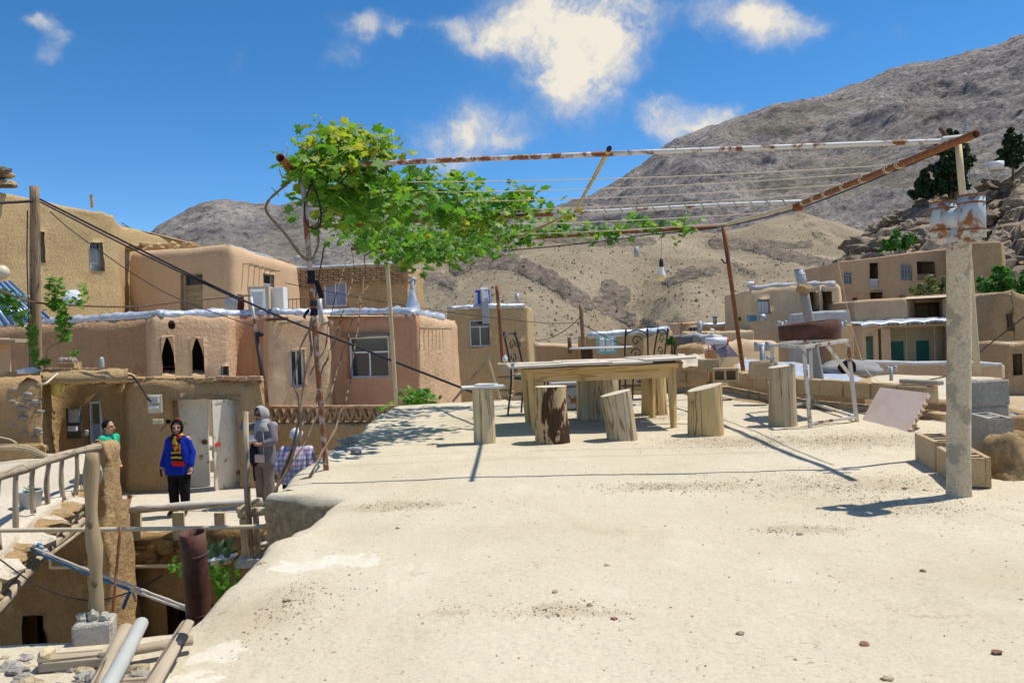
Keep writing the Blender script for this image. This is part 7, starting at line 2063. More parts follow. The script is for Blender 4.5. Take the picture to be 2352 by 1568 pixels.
def tree(label, pts, d, n, size, mat, seed, name='leafy_tree', cat='tree'):
    """pts: (sheet x, y, half width, half height, clumps)"""
    o = thing(name, label, cat, W(pts[0][0], pts[0][1] + pts[0][3] + 10, d))
    base = W(pts[0][0], max(p[1] + p[3] for p in pts) + 14, d)
    for k, p in enumerate(pts): MB().tube([base + Vector((.1 * k, 0, -1)), W(p[0], p[1], d)], [.1, .04], 6).build('trunk' if k == 0 else 'limb', WOOD_DARK, o, True)
    crown([(W(x, y, d), hw / F * d, hh / F * d, k) for (x, y, hw, hh, k) in pts], n, size, mat, o, seed); return o
tree('bright green tree behind the two-storey house roof', [(2066, 556, 38, 22, 16), (2040, 570, 26, 10, 6), (2088, 548, 20, 18, 6)], 84, 2600, .42, LEAF_TREE, 1)
tree('dense green tree right of the concrete chimney', [(2300, 650, 55, 36, 22), (2340, 680, 40, 40, 14), (2265, 655, 26, 24, 8), (2340, 635, 30, 22, 8)], 66, 5200, .38, LEAF_TREE, 2)
tree('pale olive shrub tree before the two-storey house', [(2140, 655, 44, 26, 18), (2115, 665, 24, 16, 8), (2170, 650, 24, 24, 8)], 64, 2200, .26, LEAF_OLIVE, 3)
tree('small green bush beside the grey block house', [(1545, 783, 15, 10, 10)], 44, 800, .22, LEAF_TREE, 4, 'bush', 'bush')
tree('tiny green bush on the far silver roof', [(1706, 734, 13, 7, 8)], 63, 400, .25, LEAF_TREE, 5, 'bush', 'bush')
tree('green weeds at the foot of the boulder slope', [(1950, 660, 16, 7, 8), (1935, 650, 10, 6, 4)], 82, 700, .3, LEAF_TREE, 6, 'bush', 'bush')
tree('green strip of trees behind the courtyard gap', [(2165, 725, 12, 22, 8)], 62.5, 600, .3, LEAF_TREE, 8)
# fig leaves at the back edge of the terrace
fg = thing('fig_shrub', 'leafy green shrub at the back corner of the terrace below the pink house', 'shrub', W(955, 930, 13))
rv = random.Random(31)
for k in range(120):
    p = W(rv.gauss(955, 22), 918 + rv.uniform(-26, 14) + abs(rv.gauss(0, 4)), 12.9 + rv.uniform(-.1, .5)); o = link('leaf', leaf_meshes[k % 8], fg)
    o.matrix_local = Matrix.Translation(p - wloc(fg)) @ leaf_mat_rot(rv).to_4x4() @ Matrix.Scale(rv.uniform(.07, .12), 4)
MB().tube([W(955, 950, 13), W(955, 912, 13)], .02, 6).build('stem', BARK_VINE, fg)
# vine on the utility pole
pv = thing('grape_vine', 'grape vine hanging on the utility pole at the left', 'grape vine', W(110, 860, 15.5))
stem([W(100, 850, 15.4), W(112, 800, 15.4), W(150, 780, 15.5), W(140, 720, 15.6), W(128, 660, 15.7), W(120, 630, 15.7)], .02, .012, seed=20, parent=pv)
stem([W(170, 800, 15.6), W(160, 770, 15.6), W(148, 740, 15.6)], .014, .01, seed=21, parent=pv)
mb = MB(); lst = []
for (x, y, sx, sy, n) in ((128, 650, 14, 16, 60), (132, 690, 20, 24, 130), (145, 735, 14, 24, 110), (150, 775, 10, 12, 40), (178, 690, 14, 10, 36), (190, 665, 5, 12, 14), (20, 695, 26, 20, 110), (45, 725, 14, 14, 50), (72, 770, 9, 26, 60), (80, 810, 8, 14, 30), (170, 808, 8, 5, 14), (104, 832, 10, 7, 26), (5, 680, 20, 14, 40)):
    for k in range(n): lst.append((W(rv.gauss(x, sx * .62), rv.gauss(y, sy * .62), 15.5 + rv.gauss(0, .12)), rv.uniform(.05, .10), leaf_mat_rot(rv)))
for i, (p, s, M_) in enumerate(lst):
    if i % 5 == 0:
        o = link('leaf', leaf_meshes[i % 8], pv); o.matrix_local = Matrix.Translation(p - wloc(pv)) @ M_.to_4x4() @ Matrix.Scale(s, 4)
    else:
        vs, fs = LEAF_V[i % 8]; mb.add([p + M_ @ (v * s) for v in vs], fs)
mb.build('foliage', LEAF, pv)['kind'] = 'stuff'
# dry scrub on the tan hill and among the boulders
scr = MB(); r_ = random.Random(15)
hobj = bpy.data.objects['hill']; hv = [v.co for v in hobj.data.vertices]
for k in range(3600):
    v = r_.choice(hv)
    if v.y > 250 or abs(v.x) > 130: continue
    p = v + Vector((r_.uniform(-.4, .4), r_.uniform(-.4, .4), .1)); s = r_.uniform(.1, .34)
    scr.add([p + Vector((-s, 0, -.1)), p + Vector((s, 0, -.1)), p + Vector((0, s, -.1)), p + Vector((0, 0, s * .9)), p + Vector((0, -s, -.1))], [(0, 4, 3), (4, 1, 3), (1, 2, 3), (2, 0, 3)])
tag(scr.build('scrub', plain('dry_scrub', (.16, .14, .08), .95, .05, var=.4, scale=.5)), 'dry scrub dotted over the tan hillside', 'scrub', kind='stuff')
# ------------------------------------------------------------------ lower left: poles, stovepipe, ropes, railings
rlg = thing('log_railing', 'low railing of a whitewashed log on square posts along the courtyard edge', 'railing', W(400, 1235, 11.95))
rl0, rl1 = W(284, 1170, 11.95), W(600, 1152, 11.9)
pts = [rl0.lerp(rl1, i / 12) + vnoise(rl0.lerp(rl1, i / 12), .9, .03) for i in range(13)]
MB().tube(pts, [.062 + .006 * math.sin(i * 1.3) for i in range(13)], 10, jit=.05, seed=3).build('log', wood_mat('whitewashed_log', (.5, .47, .4), (.7, .67, .6)), rlg, True)
for x, w_ in ((311, 22), (409, 24), (504, 22)):
    a, b = W(x, 1176, 12.0), W(x + 3, 1238, 12.0); MB().box((a + b) / 2, (w_ / F * 12, .12, (a - b).length), rz(.25), .006, x).build('post', WOOD_PALE, rlg)
MB().box(W(290, 1206, 12.05), (.13, .2, .46), None, .012, 3).build('whitewashed_end', PLASTIC_W, rlg)
rl2_ = thing('corner_railing', 'short corner railing of poles and planks beside the terrace wall', 'railing', W(600, 1275, 10.5))
MB().tube(smooth_path([W(548, 1182, 10.5), W(590, 1176, 10.5), W(648, 1172, 10.5)], 4), .05, 9, jit=.06).build('rail', WOOD_PALE, rl2_, True)
MB().tube([W(550, 1172, 10.6), W(592, 1150, 11.6)], .05, 9, jit=.06).build('rail', WOOD_PALE, rl2_, True)
for (x, y0, y1, w_) in ((562, 1190, 1282, 20), (588, 1165, 1270, 12), (626, 1185, 1276, 14), (572, 1196, 1290, 12)):
    a, b = W(x, y0, 10.5), W(x + 4, y1, 10.5); MB().box((a + b) / 2, (w_ / F * 10.5, .09, (a - b).length), rz(.2) @ Matrix.Rotation(-.03, 3, 'Y'), .006, x).build('post', WOOD_PALE if x != 626 else WOOD_GREY, rl2_)
MB().tube([W(576, 1282, 10.4), W(566, 1100, 10.4), W(564, 945, 10.4)], [.045, .042, .036], 9, jit=.05, seed=4).build('tall_stake', WOOD_GREY, rl2_, True)
MB().box(W(600, 1288, 10.4), (.62, .3, .08), rz(.1), .02).build('curb', GREY_RENDER, rl2_)
# pale pipe crossing in front of the courtyard
lp = thing('long_pipe', 'long cream pipe crossing in front of the courtyard railing', 'pipe', W(320, 1216, 5.6))
MB().tube(wob(W(650, 1209, 5.55), W(-120, 1220, 5.75), 12, .01), .0165, 9).build('pipe', PIPE_CREAM, lp, True)
wpipe = thing('wall_pipe', 'cream water pipe with elbow on the shaded courtyard wall', 'pipe', W(250, 1300, 11.8))
MB().tube(smooth_path([W(117, 1235, 11.8), W(117, 1270, 11.8), W(118, 1297, 11.8), W(124, 1302, 11.8), W(200, 1301, 11.8), W(430, 1298, 11.75), W(530, 1290, 11.7)], 4), .03, 8).build('pipe', PIPE_CREAM, wpipe, True)
wbl = MB().rbox(W(713, 1215, 5.42), (.075, .09, .075), rz(.2), .008, .003, 2).build('white_block', rust_mat('chipped_white_block', (.66, .64, .6), rust=(.25, .13, .08), amt=.42)); tag(wbl, 'small chipped white block set in the mud corner of the terrace', 'block')
# rusty stovepipe
sp_ = thing('stovepipe', 'dark rusty stovepipe rising from below the terrace edge', 'stovepipe', W(462, 1560, 3.9))
a, b = W(470, 1580, 3.95), W(442, 1222, 3.85)
MB().pipe([b.lerp(a, t) for t in (0, .1, .2, .3, .4, .5, .6, .7, .8, .9, 1)], .0605, .004, 22).build('pipe', RUST_DARK, sp_, True)
for t in (.13, .5, .7): MB().tube([b.lerp(a, t), b.lerp(a, t + .012)], .0625, 22).build('seam', RUST_DARK, sp_, True)
# wooden pole standing in a block
wp_ = thing('block_pole', 'knotty wooden pole standing in a concrete block on the near ledge', 'pole', G(182, 1500, 0))
pb_ = G(184, 1497, .0); pb_.z = roof_z(pb_.x, pb_.y)
MB().rbox(pb_ + Vector((0, .1, .045)), (.125, .13, .09), rz(.35), .008, .003, 3).build('block', BLOCK_G, wp_)
for k, (dx, dz) in enumerate(((-.035, .1), (.045, .1), (.0, .105), (.05, .085))): MB().blob(pb_ + Vector((dx, .09, dz)), .02, 2, .35, 1.3, k).build('wedge_stone', BLOCK_G, wp_)
p0 = pb_ + Vector((-.005, .12, .08)); p1 = W(212, 1040, p0.y)
pts = smooth_path([p0, p0.lerp(p1, .3) + Vector((.004, 0, 0)), p0.lerp(p1, .65) + Vector((-.008, 0, 0)), p1], 5)
MB().tube(pts, [.024 + .004 * math.sin(i * 1.1) for i in range(len(pts))], 10, jit=.07, seed=6).build('pole', wood_mat('brown_weathered_pole', (.25, .18, .1), (.42, .32, .2), crack=(.08, .05, .03)), wp_, True)
for k in (4, 9): MB().blob(pts[k] + Vector((.004, -.022, 0)), .012, 2, .2, 1, k, (1, .6, 1.4)).build('knot', WOOD_DARK, wp_, True)
# hollowed timber under the block
ht = thing('hollow_timber', 'short hollowed timber with raised ends on the near ledge', 'timber', G(180, 1520, 0))
hb = G(178, 1526, 0); hb.z = roof_z(hb.x, hb.y); M_ = rz(.15)
MB().rbox(hb + M_ @ Vector((0, .02, .022)), (.24, .075, .045), M_, .01, .003, 1).build('beam', WOOD_GREY, ht)
MB().rbox(hb + M_ @ Vector((-.105, .02, .05)), (.04, .073, .05), M_, .014, .003, 2).build('raised_end', WOOD_PALE, ht)
MB().rbox(hb + M_ @ Vector((.095, .02, .042)), (.05, .071, .02), M_, .006, .003, 3).build('raised_end', WOOD_GREY, ht)
# poles laid over the edge
def logx(name, label, a, b, r0, r1, mat, cat, za=.06, zb=.06, squash=None, seed=0):
    p, q = G(*a, za), G(*b, zb); pts = [p.lerp(q, i / 10) + vnoise(p.lerp(q, i / 10), 2, .006) for i in range(11)]
    o = MB().tube(pts, [r0 + (r1 - r0) * i / 10 for i in range(11)], 12, jit=.03, seed=seed, squash=squash).build(name, mat, None, 'auto'); return tag(o, label, cat)
logx('wooden_pole', 'split grey pole lying beside the pale tube at the lower left', (215, 1590), (290, 1440), .026, .024, WOOD_GREY, 'pole', squash=.6, seed=1)
logx('pale_tube', 'smooth pale grey tube lying over the near edge', (236, 1600), (326, 1432), .025, .024, plain('pale_cement_tube', (.42, .42, .385), .7, .2), 'tube', .07, .08)
logx('wooden_pole', 'split grey plank pole with a black band pointing to the stovepipe', (330, 1605), (432, 1432), .029, .024, WOOD_GREY, 'pole', .05, .07, squash=.6, seed=3)
logx('wooden_pole', 'short dark pole lying crosswise behind the laid poles', (290, 1496), (445, 1470), .022, .024, WOOD_GREY, 'pole', .03, .03, squash=.7, seed=5)
logx('wooden_pole', 'pale short pole lying crosswise at the bottom edge', (250, 1568), (370, 1560), .018, .018, WOOD_GREY, 'pole', .02, .02, squash=.6, seed=6)
bnd = MB().tube([G(398, 1490, .062), G(414, 1463, .066)], .0275, 12, squash=.62).build('black_band', CABLE, None, True); tag(bnd, 'black band wrapped round the plank pole near the stovepipe', 'band')
# rubble on the near ledge
lg_ = thing('rubble_stones', 'pale rubble stones along the near ledge at the bottom left', 'stones', G(60, 1545, 0))
rb = random.Random(21)
for k in range(46):
    x, y = rb.uniform(0, 330), rb.uniform(1508, 1568); p = G(x, y, 0)
    s = rb.uniform(.008, .03); MB().blob(Vector((p.x, p.y, roof_z(p.x, p.y) + s * .2)), s, 2, .35, 1.2, k, (1.4, 1, .7)).build('stone', (BLOCK_G, bpy.data.materials['wall_stone'], LEDGE)[k % 3], lg_)
# ropes
rp1 = thing('rope', 'pair of pale and blue ropes stretched from the footbridge to the stovepipe', 'rope', W(250, 1320, 6))
k0 = W(78, 1258, 7.6); k1 = W(300, 1354, 5.5); k2 = W(438, 1397, 4.3); k3 = W(560, 1440, 3.9)
def twist(pts, r, mat, nm):
    q = smooth_path(pts, 8); MB().tube(q, [r * (1 + .18 * math.sin(i * 2.2)) for i in range(len(q))], 6).build(nm, mat, rp1, True)
twist([k0, W(180, 1300, 6.5), k1 + Vector((0, 0, .03)), k2, W(500, 1412, 4.0)], .010, ROPE, 'pale_strand')
twist([k0 + Vector((0, 0, -.03)), W(180, 1309, 6.5), k1], .010, ROPE_B, 'blue_strand')
twist([k1, W(370, 1380, 4.9), k2 + Vector((0, 0, -.015))], .009, ROPE, 'pale_strand')
for k in range(6): MB().blob(k0 + Vector((.02 * k, 0, .03 * math.sin(k))), .03, 2, .4, 2, k, (1.2, 1, .8)).build('knot', ROPE if k % 2 else ROPE_B, rp1, True)
MB().tube(smooth_path([k1, k1 + Vector((-.03, 0, -.06)), k1 + Vector((-.06, 0, -.13))], 4), .012, 6).build('loose_end', ROPE_B, rp1, True)
MB().tube(smooth_path([k1 + Vector((.01, 0, 0)), k1 + Vector((.03, 0, -.08))], 4), .009, 6).build('loose_end', ROPE, rp1, True)
cable('thin dark wire sagging across the shaded courtyard', [W(0, 1284, 6.2), W(90, 1345, 6.2), W(200, 1378, 6.2), W(290, 1362, 6.2), W(375, 1320, 6.4)], .006)
rbr = MB().tube(wob(W(277, 1208, 5.2), W(255, 1480, 5.0), 12, .006), .009, 6, jit=.12).build('rebar', PIPE_RUST, None, True); tag(rbr, 'thin rusty rod hanging upright in the courtyard gap', 'rod')
# wire coil on the gatepost
wc = thing('wire_coil', 'coil of pale green wire hung on the mud gatepost', 'wire coil', W(222, 1085, 10.8))
for k in range(5):
    MB().tube([W(222, 1082, 10.75) + Vector((math.cos(a) * (.07 + .012 * k), -.02 * k, math.sin(a) * (.12 + .006 * k) - .01 * k)) for a in [2 * math.pi * i / 18 for i in range(19)]], .006, 5, cap=False).build('loop', plain('pale_green_wire', (.42, .5, .42), .6, .3) if k == 0 else bpy.data.materials['pale_green_wire'], wc, True)
# bucket planter on the bridge
pl_ = thing('planter_bucket', 'grey white plastic bucket with a small plant on the footbridge', 'bucket', G(56, 1172, -.8))
pc = G(56, 1172, -.8) + Vector((0, .12, 0))
MB().lathe([(0, 0), (.105, 0), (.135, .20), (.142, .20), (.142, .215), (.125, .215), (.12, .19), (0, .19)], 20, pc).build('bucket', plain('pale_grey_plastic', (.44, .46, .5), .5, .3), pl_, True)
for k in range(12): o = link('leaf', leaf_meshes[k % 8], pl_); o.matrix_local = Matrix.Translation(pc + Vector((random.uniform(-.07, .07), random.uniform(-.06, .06), .2 + random.uniform(0, .05))) - wloc(pl_)) @ leaf_mat_rot(random).to_4x4() @ Matrix.Scale(.045, 4)
# prickly pear in a dish, and creeper
ca = thing('cactus_pot', 'prickly pear in a white enamel dish on the courtyard ledge', 'cactus', W(508, 1290, 9.8))
cp = W(506, 1288, 9.8)
MB().lathe([(0, 0), (.16, 0), (.2, .06), (.21, .06), (.2, .07), (0, .05)], 20, cp).build('dish', PLASTIC_W, ca, True)
for k, (dx, dz, r_, an) in enumerate(((-.16, .13, .085, -.2), (-.04, .11, .09, .3), (.06, .16, .085, .1), (.15, .2, .075, .5), (-.1, .07, .07, .9), (.12, .1, .06, -.5), (.22, .12, .05, 1.0))):
    mb = MB().blob((0, 0, 0), r_, 2, .05, 1, k, (.95, .22, 1.1)); M_ = Matrix.Rotation(an, 3, 'Y') @ rz(k * .7)
    mb.v = [tuple(cp + Vector((dx, -.02 * k, dz + .03)) + M_ @ Vector(v)) for v in mb.v]; mb.build('pad', CACTUS, ca, True)
cv = thing('creeper', 'bright green creeper spilling behind the stovepipe', 'creeper', W(470, 1330, 8.8))
rv = random.Random(41)
lst = []
for (x, y, sx, sy, n) in ((415, 1308, 18, 14, 40), (500, 1312, 18, 14, 50), (515, 1345, 14, 18, 60), (522, 1362, 10, 8, 20), (470, 1300, 14, 10, 20), (545, 1325, 10, 20, 16)):
    for k in range(n): lst.append((W(rv.gauss(x, sx * .7), rv.gauss(y, sy * .7), 8.8 + rv.gauss(0, .1)), rv.uniform(.03, .06)))
for i, (p, s) in enumerate(lst):
    o = link('leaf', leaf_meshes[i % 8], cv); o.matrix_local = Matrix.Translation(p - wloc(cv)) @ leaf_mat_rot(rv, .2).to_4x4() @ Matrix.Scale(s * 1.1, 4)
stem([W(528, 1415, 8.9), W(524, 1380, 8.8), W(516, 1340, 8.8), W(500, 1305, 8.8), W(420, 1300, 8.8)], .012, .006, seed=41, parent=cv)
# block seat seen through the open gate
gs = thing('block_pile', 'grey block and log fence seen through the open gate', 'block', W(500, 1110, 18))
for k in range(2): MB().rbox(W(512, 1068 + 34 * k, 17.6), (.5, .4, .3), rz(.1), .02, .01, k).build('block', BLOCK_G if k == 0 else MUD_TAN, gs)
MB().tube([W(480, 1028, 18.2), W(560, 1022, 18.2)], .06, 8).build('rail', WOOD_GREY, gs); MB().tube([W(494, 1030, 18.2), W(496, 1080, 18.2)], .08, 8).build('post', WOOD_GREY, gs)
# ------------------------------------------------------------------ people
def cap(mb, a, b, ra, rb, n=12):
    a, b = Vector(a), Vector(b)
    mb.tube([a, a.lerp(b, .5), b], [ra, (ra + rb) / 2, rb], n)
    mb.blob(a, ra, 2, 0, 1); mb.blob(b, rb, 2, 0, 1)
def chain(mb, pts, rs):
    for i in range(len(pts) - 1): cap(mb, pts[i], pts[i + 1], rs[i], rs[i + 1])
def stack(mb, lv, n=20):
    """closed body of ellipses: (z, cx, cy, rx, ry)"""
    rows = [[Vector((cx + math.cos(a) * rx, cy + math.sin(a) * ry, z)) for a in [2 * math.pi * i / n for i in range(n)]] for (z, cx, cy, rx, ry) in lv]
    mb.sheet(rows, close=True); b = len(mb.v) - len(rows) * n
    mb.f.append(tuple(range(b, b + n))[::-1]); mb.uv.append([(0, 0)] * n)
    e = len(mb.v) - n; mb.f.append(tuple(range(e, e + n))); mb.uv.append([(0, 0)] * n)
def melt(mb, name, mat, parent, vox=.012, fold=0.0, smooth=3):
    """fuse the collected shapes into one continuous skin"""
    o = mb.build(name, mat, parent, True)
    m = o.modifiers.new('r', 'REMESH'); m.mode = 'VOXEL'; m.voxel_size = vox
    s = o.modifiers.new('s', 'SMOOTH'); s.factor = .5; s.iterations = smooth
    MELT.append((o, name, mat, fold))
    return o
MELT = []
def set_melted():
    """bake every fused skin in one pass"""
    dg = bpy.context.evaluated_depsgraph_get()
    got = [bpy.data.meshes.new_from_object(o.evaluated_get(dg)) for (o, *_) in MELT]
    for (o, name, mat, fold), me in zip(MELT, got):
        o.modifiers.clear(); old = o.data; o.data = me; bpy.data.meshes.remove(old); me.name = name
        if not me.materials: me.materials.append(mat)
        if fold:
            nr = [v.normal.copy() for v in me.vertices]
            for v, q in zip(me.vertices, nr):
                p = v.co; f = math.sin(p.x * 34 + 5 * noise.noise(p * 5)) * .5 + noise.noise(Vector((p.x * 9, p.y * 9, p.z * 3.2)))
                v.co = p + q * fold * f
        me.polygons.foreach_set('use_smooth', [True] * len(me.polygons))
def hand(mb, w, d, side, curl=.5):
    """palm, four unequal bent fingers and a thumb; w wrist, d pointing direction"""
    d = Vector(d).normalized(); s = Vector((side, 0, 0)); s = (s - d * s.dot(d)); s = s.normalized() if s.length > .1 else Vector((0, 1, 0))
    nrm = d.cross(s).normalized(); w = Vector(w)
    cap(mb, w, w + d * .055, .024, .034); cap(mb, w + d * .03 + s * .015, w + d * .075 + s * .022, .02, .018); cap(mb, w + d * .03 - s * .015, w + d * .075 - s * .022, .02, .018)
    for k, L in enumerate((.062, .072, .066, .052)):
        b = w + d * .08 + s * (-.03 + .02 * k); m = b + (d * (1 - .3 * curl) + nrm * curl * .5).normalized() * L * .5; e = m + (d * (1 - curl) + nrm * curl).normalized() * L * .5
        chain(mb, [b, m, e], [.0098, .009, .008])
    b = w + d * .02 - s * .03; m = b + (d * .7 - s * .7).normalized() * .035; e = m + (d * .9 + nrm * .4).normalized() * .03
    chain(mb, [b, m, e], [.012, .0105, .009])
def figure(parent, J, hd, skin=SKIN):
    """J: joints; hd: head centre. One body: head, neck, trunk, arms with hands, legs"""
    mb = MB()
    c = Vector(hd['c']); M = rz(hd.get('yaw', 0)) @ Matrix.Rotation(hd.get('nod', 0), 3, 'X'); k = hd.get('k', 1.0)
    def hp(x, y, z): return c + M @ (Vector((x, y, z)) * k)
    def el(x, y, z, r, sc): 
        t = MB().blob((0, 0, 0), r * k, 3, 0, 1, 0, sc); t.v = [tuple(hp(x, y, z) + M @ Vector(v)) for v in t.v]; mb.add(t.v, t.f)
    el(0, .012, .03, .1, (.78, .95, .92)); el(0, -.022, -.03, .085, (.78, .78, 1.05)); el(0, -.035, -.085, .05, (.95, .9, .7))
    cap(mb, hp(0, -.098, .02), hp(0, -.122, -.022), .010 * k, .016 * k); cap(mb, hp(-.016, -.100, -.026), hp(.016, -.100, -.026), .011 * k, .011 * k)
    cap(mb, hp(-.05, -.072, .03), hp(.05, -.072, .03), .018 * k, .018 * k)
    for s in (-1, 1): el(s * .078, .01, -.01, .03, (.35, .7, 1.1)); cap(mb, hp(s * .045, -.07, -.02), hp(s * .03, -.08, -.035), .022 * k, .018 * k)
    cap(mb, J['neck'], hp(0, .015, -.05), .05 * k, .05 * k)
    stack(mb, [(J['hip'][2] - .05, J['hip'][0], J['hip'][1], .10, .08), (J['hip'][2] + .1, J['hip'][0], J['hip'][1], .12, .09), (J['neck'][2] - .22, J['neck'][0], J['neck'][1], .13, .09), (J['neck'][2] - .05, J['neck'][0], J['neck'][1], .10, .07), (J['neck'][2], J['neck'][0], J['neck'][1], .05, .05)])
    for s in 'LR':
        chain(mb, [J['sh' + s], J['el' + s], J['wr' + s]], [.05, .038, .026]); d = Vector(J.get('hd' + s, Vector(J['wr' + s]) - Vector(J['el' + s])))
        hand(mb, J['wr' + s], d, 1 if s == 'R' else -1, J.get('cu' + s, .5))
        chain(mb, [J['hp' + s], J['kn' + s], J['an' + s]], [.075, .052, .036])
    body = melt(mb, 'body', skin, parent, .0085, 0, 2)
    for s in (-1, 1):
        MB().blob(hp(s * .033, -.088, .008), .011 * k, 2, 0, 1, 0, (1.3, .7, .7)).build('eye', EYE_DARK, parent, True)
        MB().tube([hp(s * .016, -.098, .03), hp(s * .036, -.096, .036), hp(s * .055, -.082, .03)], .0045 * k, 5).build('eyebrow', HAIR_BLACK, parent, True)
    MB().tube([hp(-.022, -.098, -.06), hp(0, -.108, -.058), hp(.022, -.098, -.06)], .0065 * k, 6).build('lips', LIP, parent, True)
    return hp, M, k
def shoe(parent, an, yaw, mat=SHOE):
    M = rz(yaw); a = Vector(an); mb = MB(); b = Vector((a.x, a.y, .0))
    t = MB(); stack(t, [(.0, 0, -.06, .042, .125), (.025, 0, -.06, .046, .13), (.06, 0, -.04, .042, .105), (.10, 0, .005, .038, .055), (.13, 0, .01, .036, .04)], 16)
    mb.add([b + M @ Vector(v) for v in t.v], t.f); mb.build('shoe', mat, parent, True)
def place(o, x, y, d, rot, floor=FL):
    p = W(x, y, d); o.location = (p.x, d, floor + .02); o.rotation_euler = (0, 0, rot)

# woman in the blue coat, facing us
pw_ = thing('person', 'person in royal blue coat with striped scarf standing in the courtyard', 'person')
J = dict(neck=(0, 0, 1.30), hip=(0, 0, .80), shL=(-.17, 0, 1.25), elL=(-.235, .03, 1.0), wrL=(-.245, -.05, .79), shR=(.17, 0, 1.25), elR=(.235, .03, 1.0), wrR=(.24, -.05, .79), hpL=(-.09, 0, .8), knL=(-.09, -.02, .45), anL=(-.085, 0, .08), hpR=(.09, 0, .8), knR=(.1, -.02, .45), anR=(.1, -.03, .08), cuL=.7)
hp, HM, k = figure(pw_, J, dict(c=(0, -.01, 1.43), yaw=.35, k=.98))
mb = MB(); stack(mb, [(.66, 0, 0, .235, .165), (.8, 0, 0, .232, .165), (.95, 0, -.005, .215, .16), (1.1, 0, -.015, .205, .16), (1.2, 0, -.01, .185, .14), (1.265, 0, 0, .14, .10), (1.31, 0, 0, .08, .07)])
for s in (-1, 1): chain(mb, [(s * .15, 0, 1.225), (s * .225, .03, 1.0), (s * (.25 if s < 0 else .235), -.045, .83)], [.072, .064, .056])
melt(mb, 'coat', COAT_BLUE, pw_, .012, .006)
mb = MB(); stack(mb, [(.62, 0, 0, .19, .14), (.85, 0, 0, .2, .15)])
for s in (-1, 1): chain(mb, [(s * .095, 0, .7), (s * .098, -.02, .42), (s * .095, 0, .1)], [.105, .085, .072])
melt(mb, 'trousers', TROUSER_BLACK, pw_, .012, .004)
for s in (-1, 1): shoe(pw_, (s * .092, -.02 if s > 0 else 0, 0), s * .2)
# head cover: hood round the face and a fall over the chest
def hood(parent, hp, mat, name='headscarf', thick=1.0, neck=None, extra=None):
    mb = MB(); rows = []
    n = 22
    for j in range(9):
        v = j / 8; row = []      # rings from the face edge back over the crown
        for i in range(n):
            a = 2 * math.pi * i / n; y = -.075 + .20 * v
            rr = math.sqrt(max(.0, 1 - ((v - .38) / .75) ** 2))
            row.append(hp(math.cos(a) * .098 * rr * thick, y, .018 + math.sin(a) * .128 * rr * thick - .02 * (v > .6)))
        rows.append(row)
    mb.sheet(rows, close=True); b = len(mb.v) - n; mb.f.append(tuple(range(b, b + n))); mb.uv.append([(0, 0)] * n)
    o = mb.build(name, mat, parent, True)
    return o
hood(pw_, hp, TROUSER_BLACK, thick=1.04)
mb = MB(); stack(mb, [(1.22, 0, -.02, .15, .12), (1.27, 0, -.02, .125, .115), (1.30, .0, -.02, .10, .10), (1.335, .0, -.01, .085, .085)], 18)
sc = melt(mb, 'scarf_wrap', SCARF, pw_, .012, .008)
rows = []
for j in range(20):
    t = j / 19; z = 1.29 - .47 * t; cx = .035 + .05 * t + .012 * math.sin(t * 7); w_ = .06 + .05 * t
    yb = -.135 - .045 * math.sin(t * 2.4)
    rows.append([Vector((cx + w_ * u, yb - .012 * math.cos(u * 5 + t * 3) - .02 * (1 - u * u), z)) for u in (-1, -.6, -.2, .2, .6, 1)])
rows2 = [[p + Vector((0, .012, 0)) for p in r_] for r_ in rows]
MB().sheet(rows).sheet([r_[::-1] for r_ in rows2]).build('scarf_tail', SCARF, pw_, True)
rows = [[hp(.09 * math.cos(a) * (1.06), -.045 + .03 * j, .03 + .128 * math.sin(a) * 1.07) for a in [R(50 + 8 * i) for i in range(11)]] for j in range(3)]
MB().sheet(rows).build('red_band', RED_PL, pw_, True)
ph = MB().rbox((-.262, -.09, .70), (.012, .07, .13), Matrix.Rotation(.3, 3, 'X'), .004).build('phone', CABLE, pw_)
place(pw_, 412, 1100, 13.1, R(-6))

# woman in grey, shading her eyes
pg_ = thing('person', 'person in grey tunic and pale grey headscarf shading the eyes beside the gate', 'person')
J = dict(neck=(0, 0, 1.42), hip=(0, 0, .88), shR=(.18, 0, 1.36), elR=(.27, -.02, 1.10), wrR=(.12, -.22, 1.06), shL=(-.18, 0, 1.36), elL=(-.26, -.22, 1.34), wrL=(-.14, -.22, 1.55), hpL=(-.09, 0, .88), knL=(-.10, -.02, .49), anL=(-.10, .02, .08), hpR=(.09, 0, .88), knR=(.11, -.02, .49), anR=(.12, .0, .08), hdL=(.75, .1, .45), hdR=(-.8, -.3, .1), cuL=.3, cuR=.8)
hp, HM, k = figure(pg_, J, dict(c=(0, -.035, 1.555), yaw=-.15, nod=.12, k=1.0))
mb = MB(); stack(mb, [(.68, 0, .0, .245, .16), (.85, 0, 0, .235, .16), (1.0, 0, 0, .215, .155), (1.15, 0, -.01, .205, .16), (1.28, 0, -.01, .205, .14), (1.37, 0, 0, .17, .10), (1.42, 0, 0, .08, .07)])
chain(mb, [(.175, 0, 1.345), (.275, -.02, 1.10), (.19, -.15, 1.07)], [.08, .075, .06]); chain(mb, [(-.175, 0, 1.345), (-.262, -.215, 1.33), (-.235, -.22, 1.40)], [.08, .072, .06])
melt(mb, 'tunic', GREY_TUNIC, pg_, .012, .007)
mb = MB(); stack(mb, [(.66, 0, 0, .19, .14), (.9, 0, 0, .19, .14)])
for s in (-1, 1): chain(mb, [(s * .1, 0, .74), (s * .11, -.02, .45), (s * .115, .01, .1)], [.11, .092, .088])
melt(mb, 'trousers', GREY_TROUSER, pg_, .012, .006)
for s in (-1, 1): shoe(pg_, (s * .115, .0, 0), s * .15)
hood(pg_, hp, GREY_SCARF, thick=1.12)
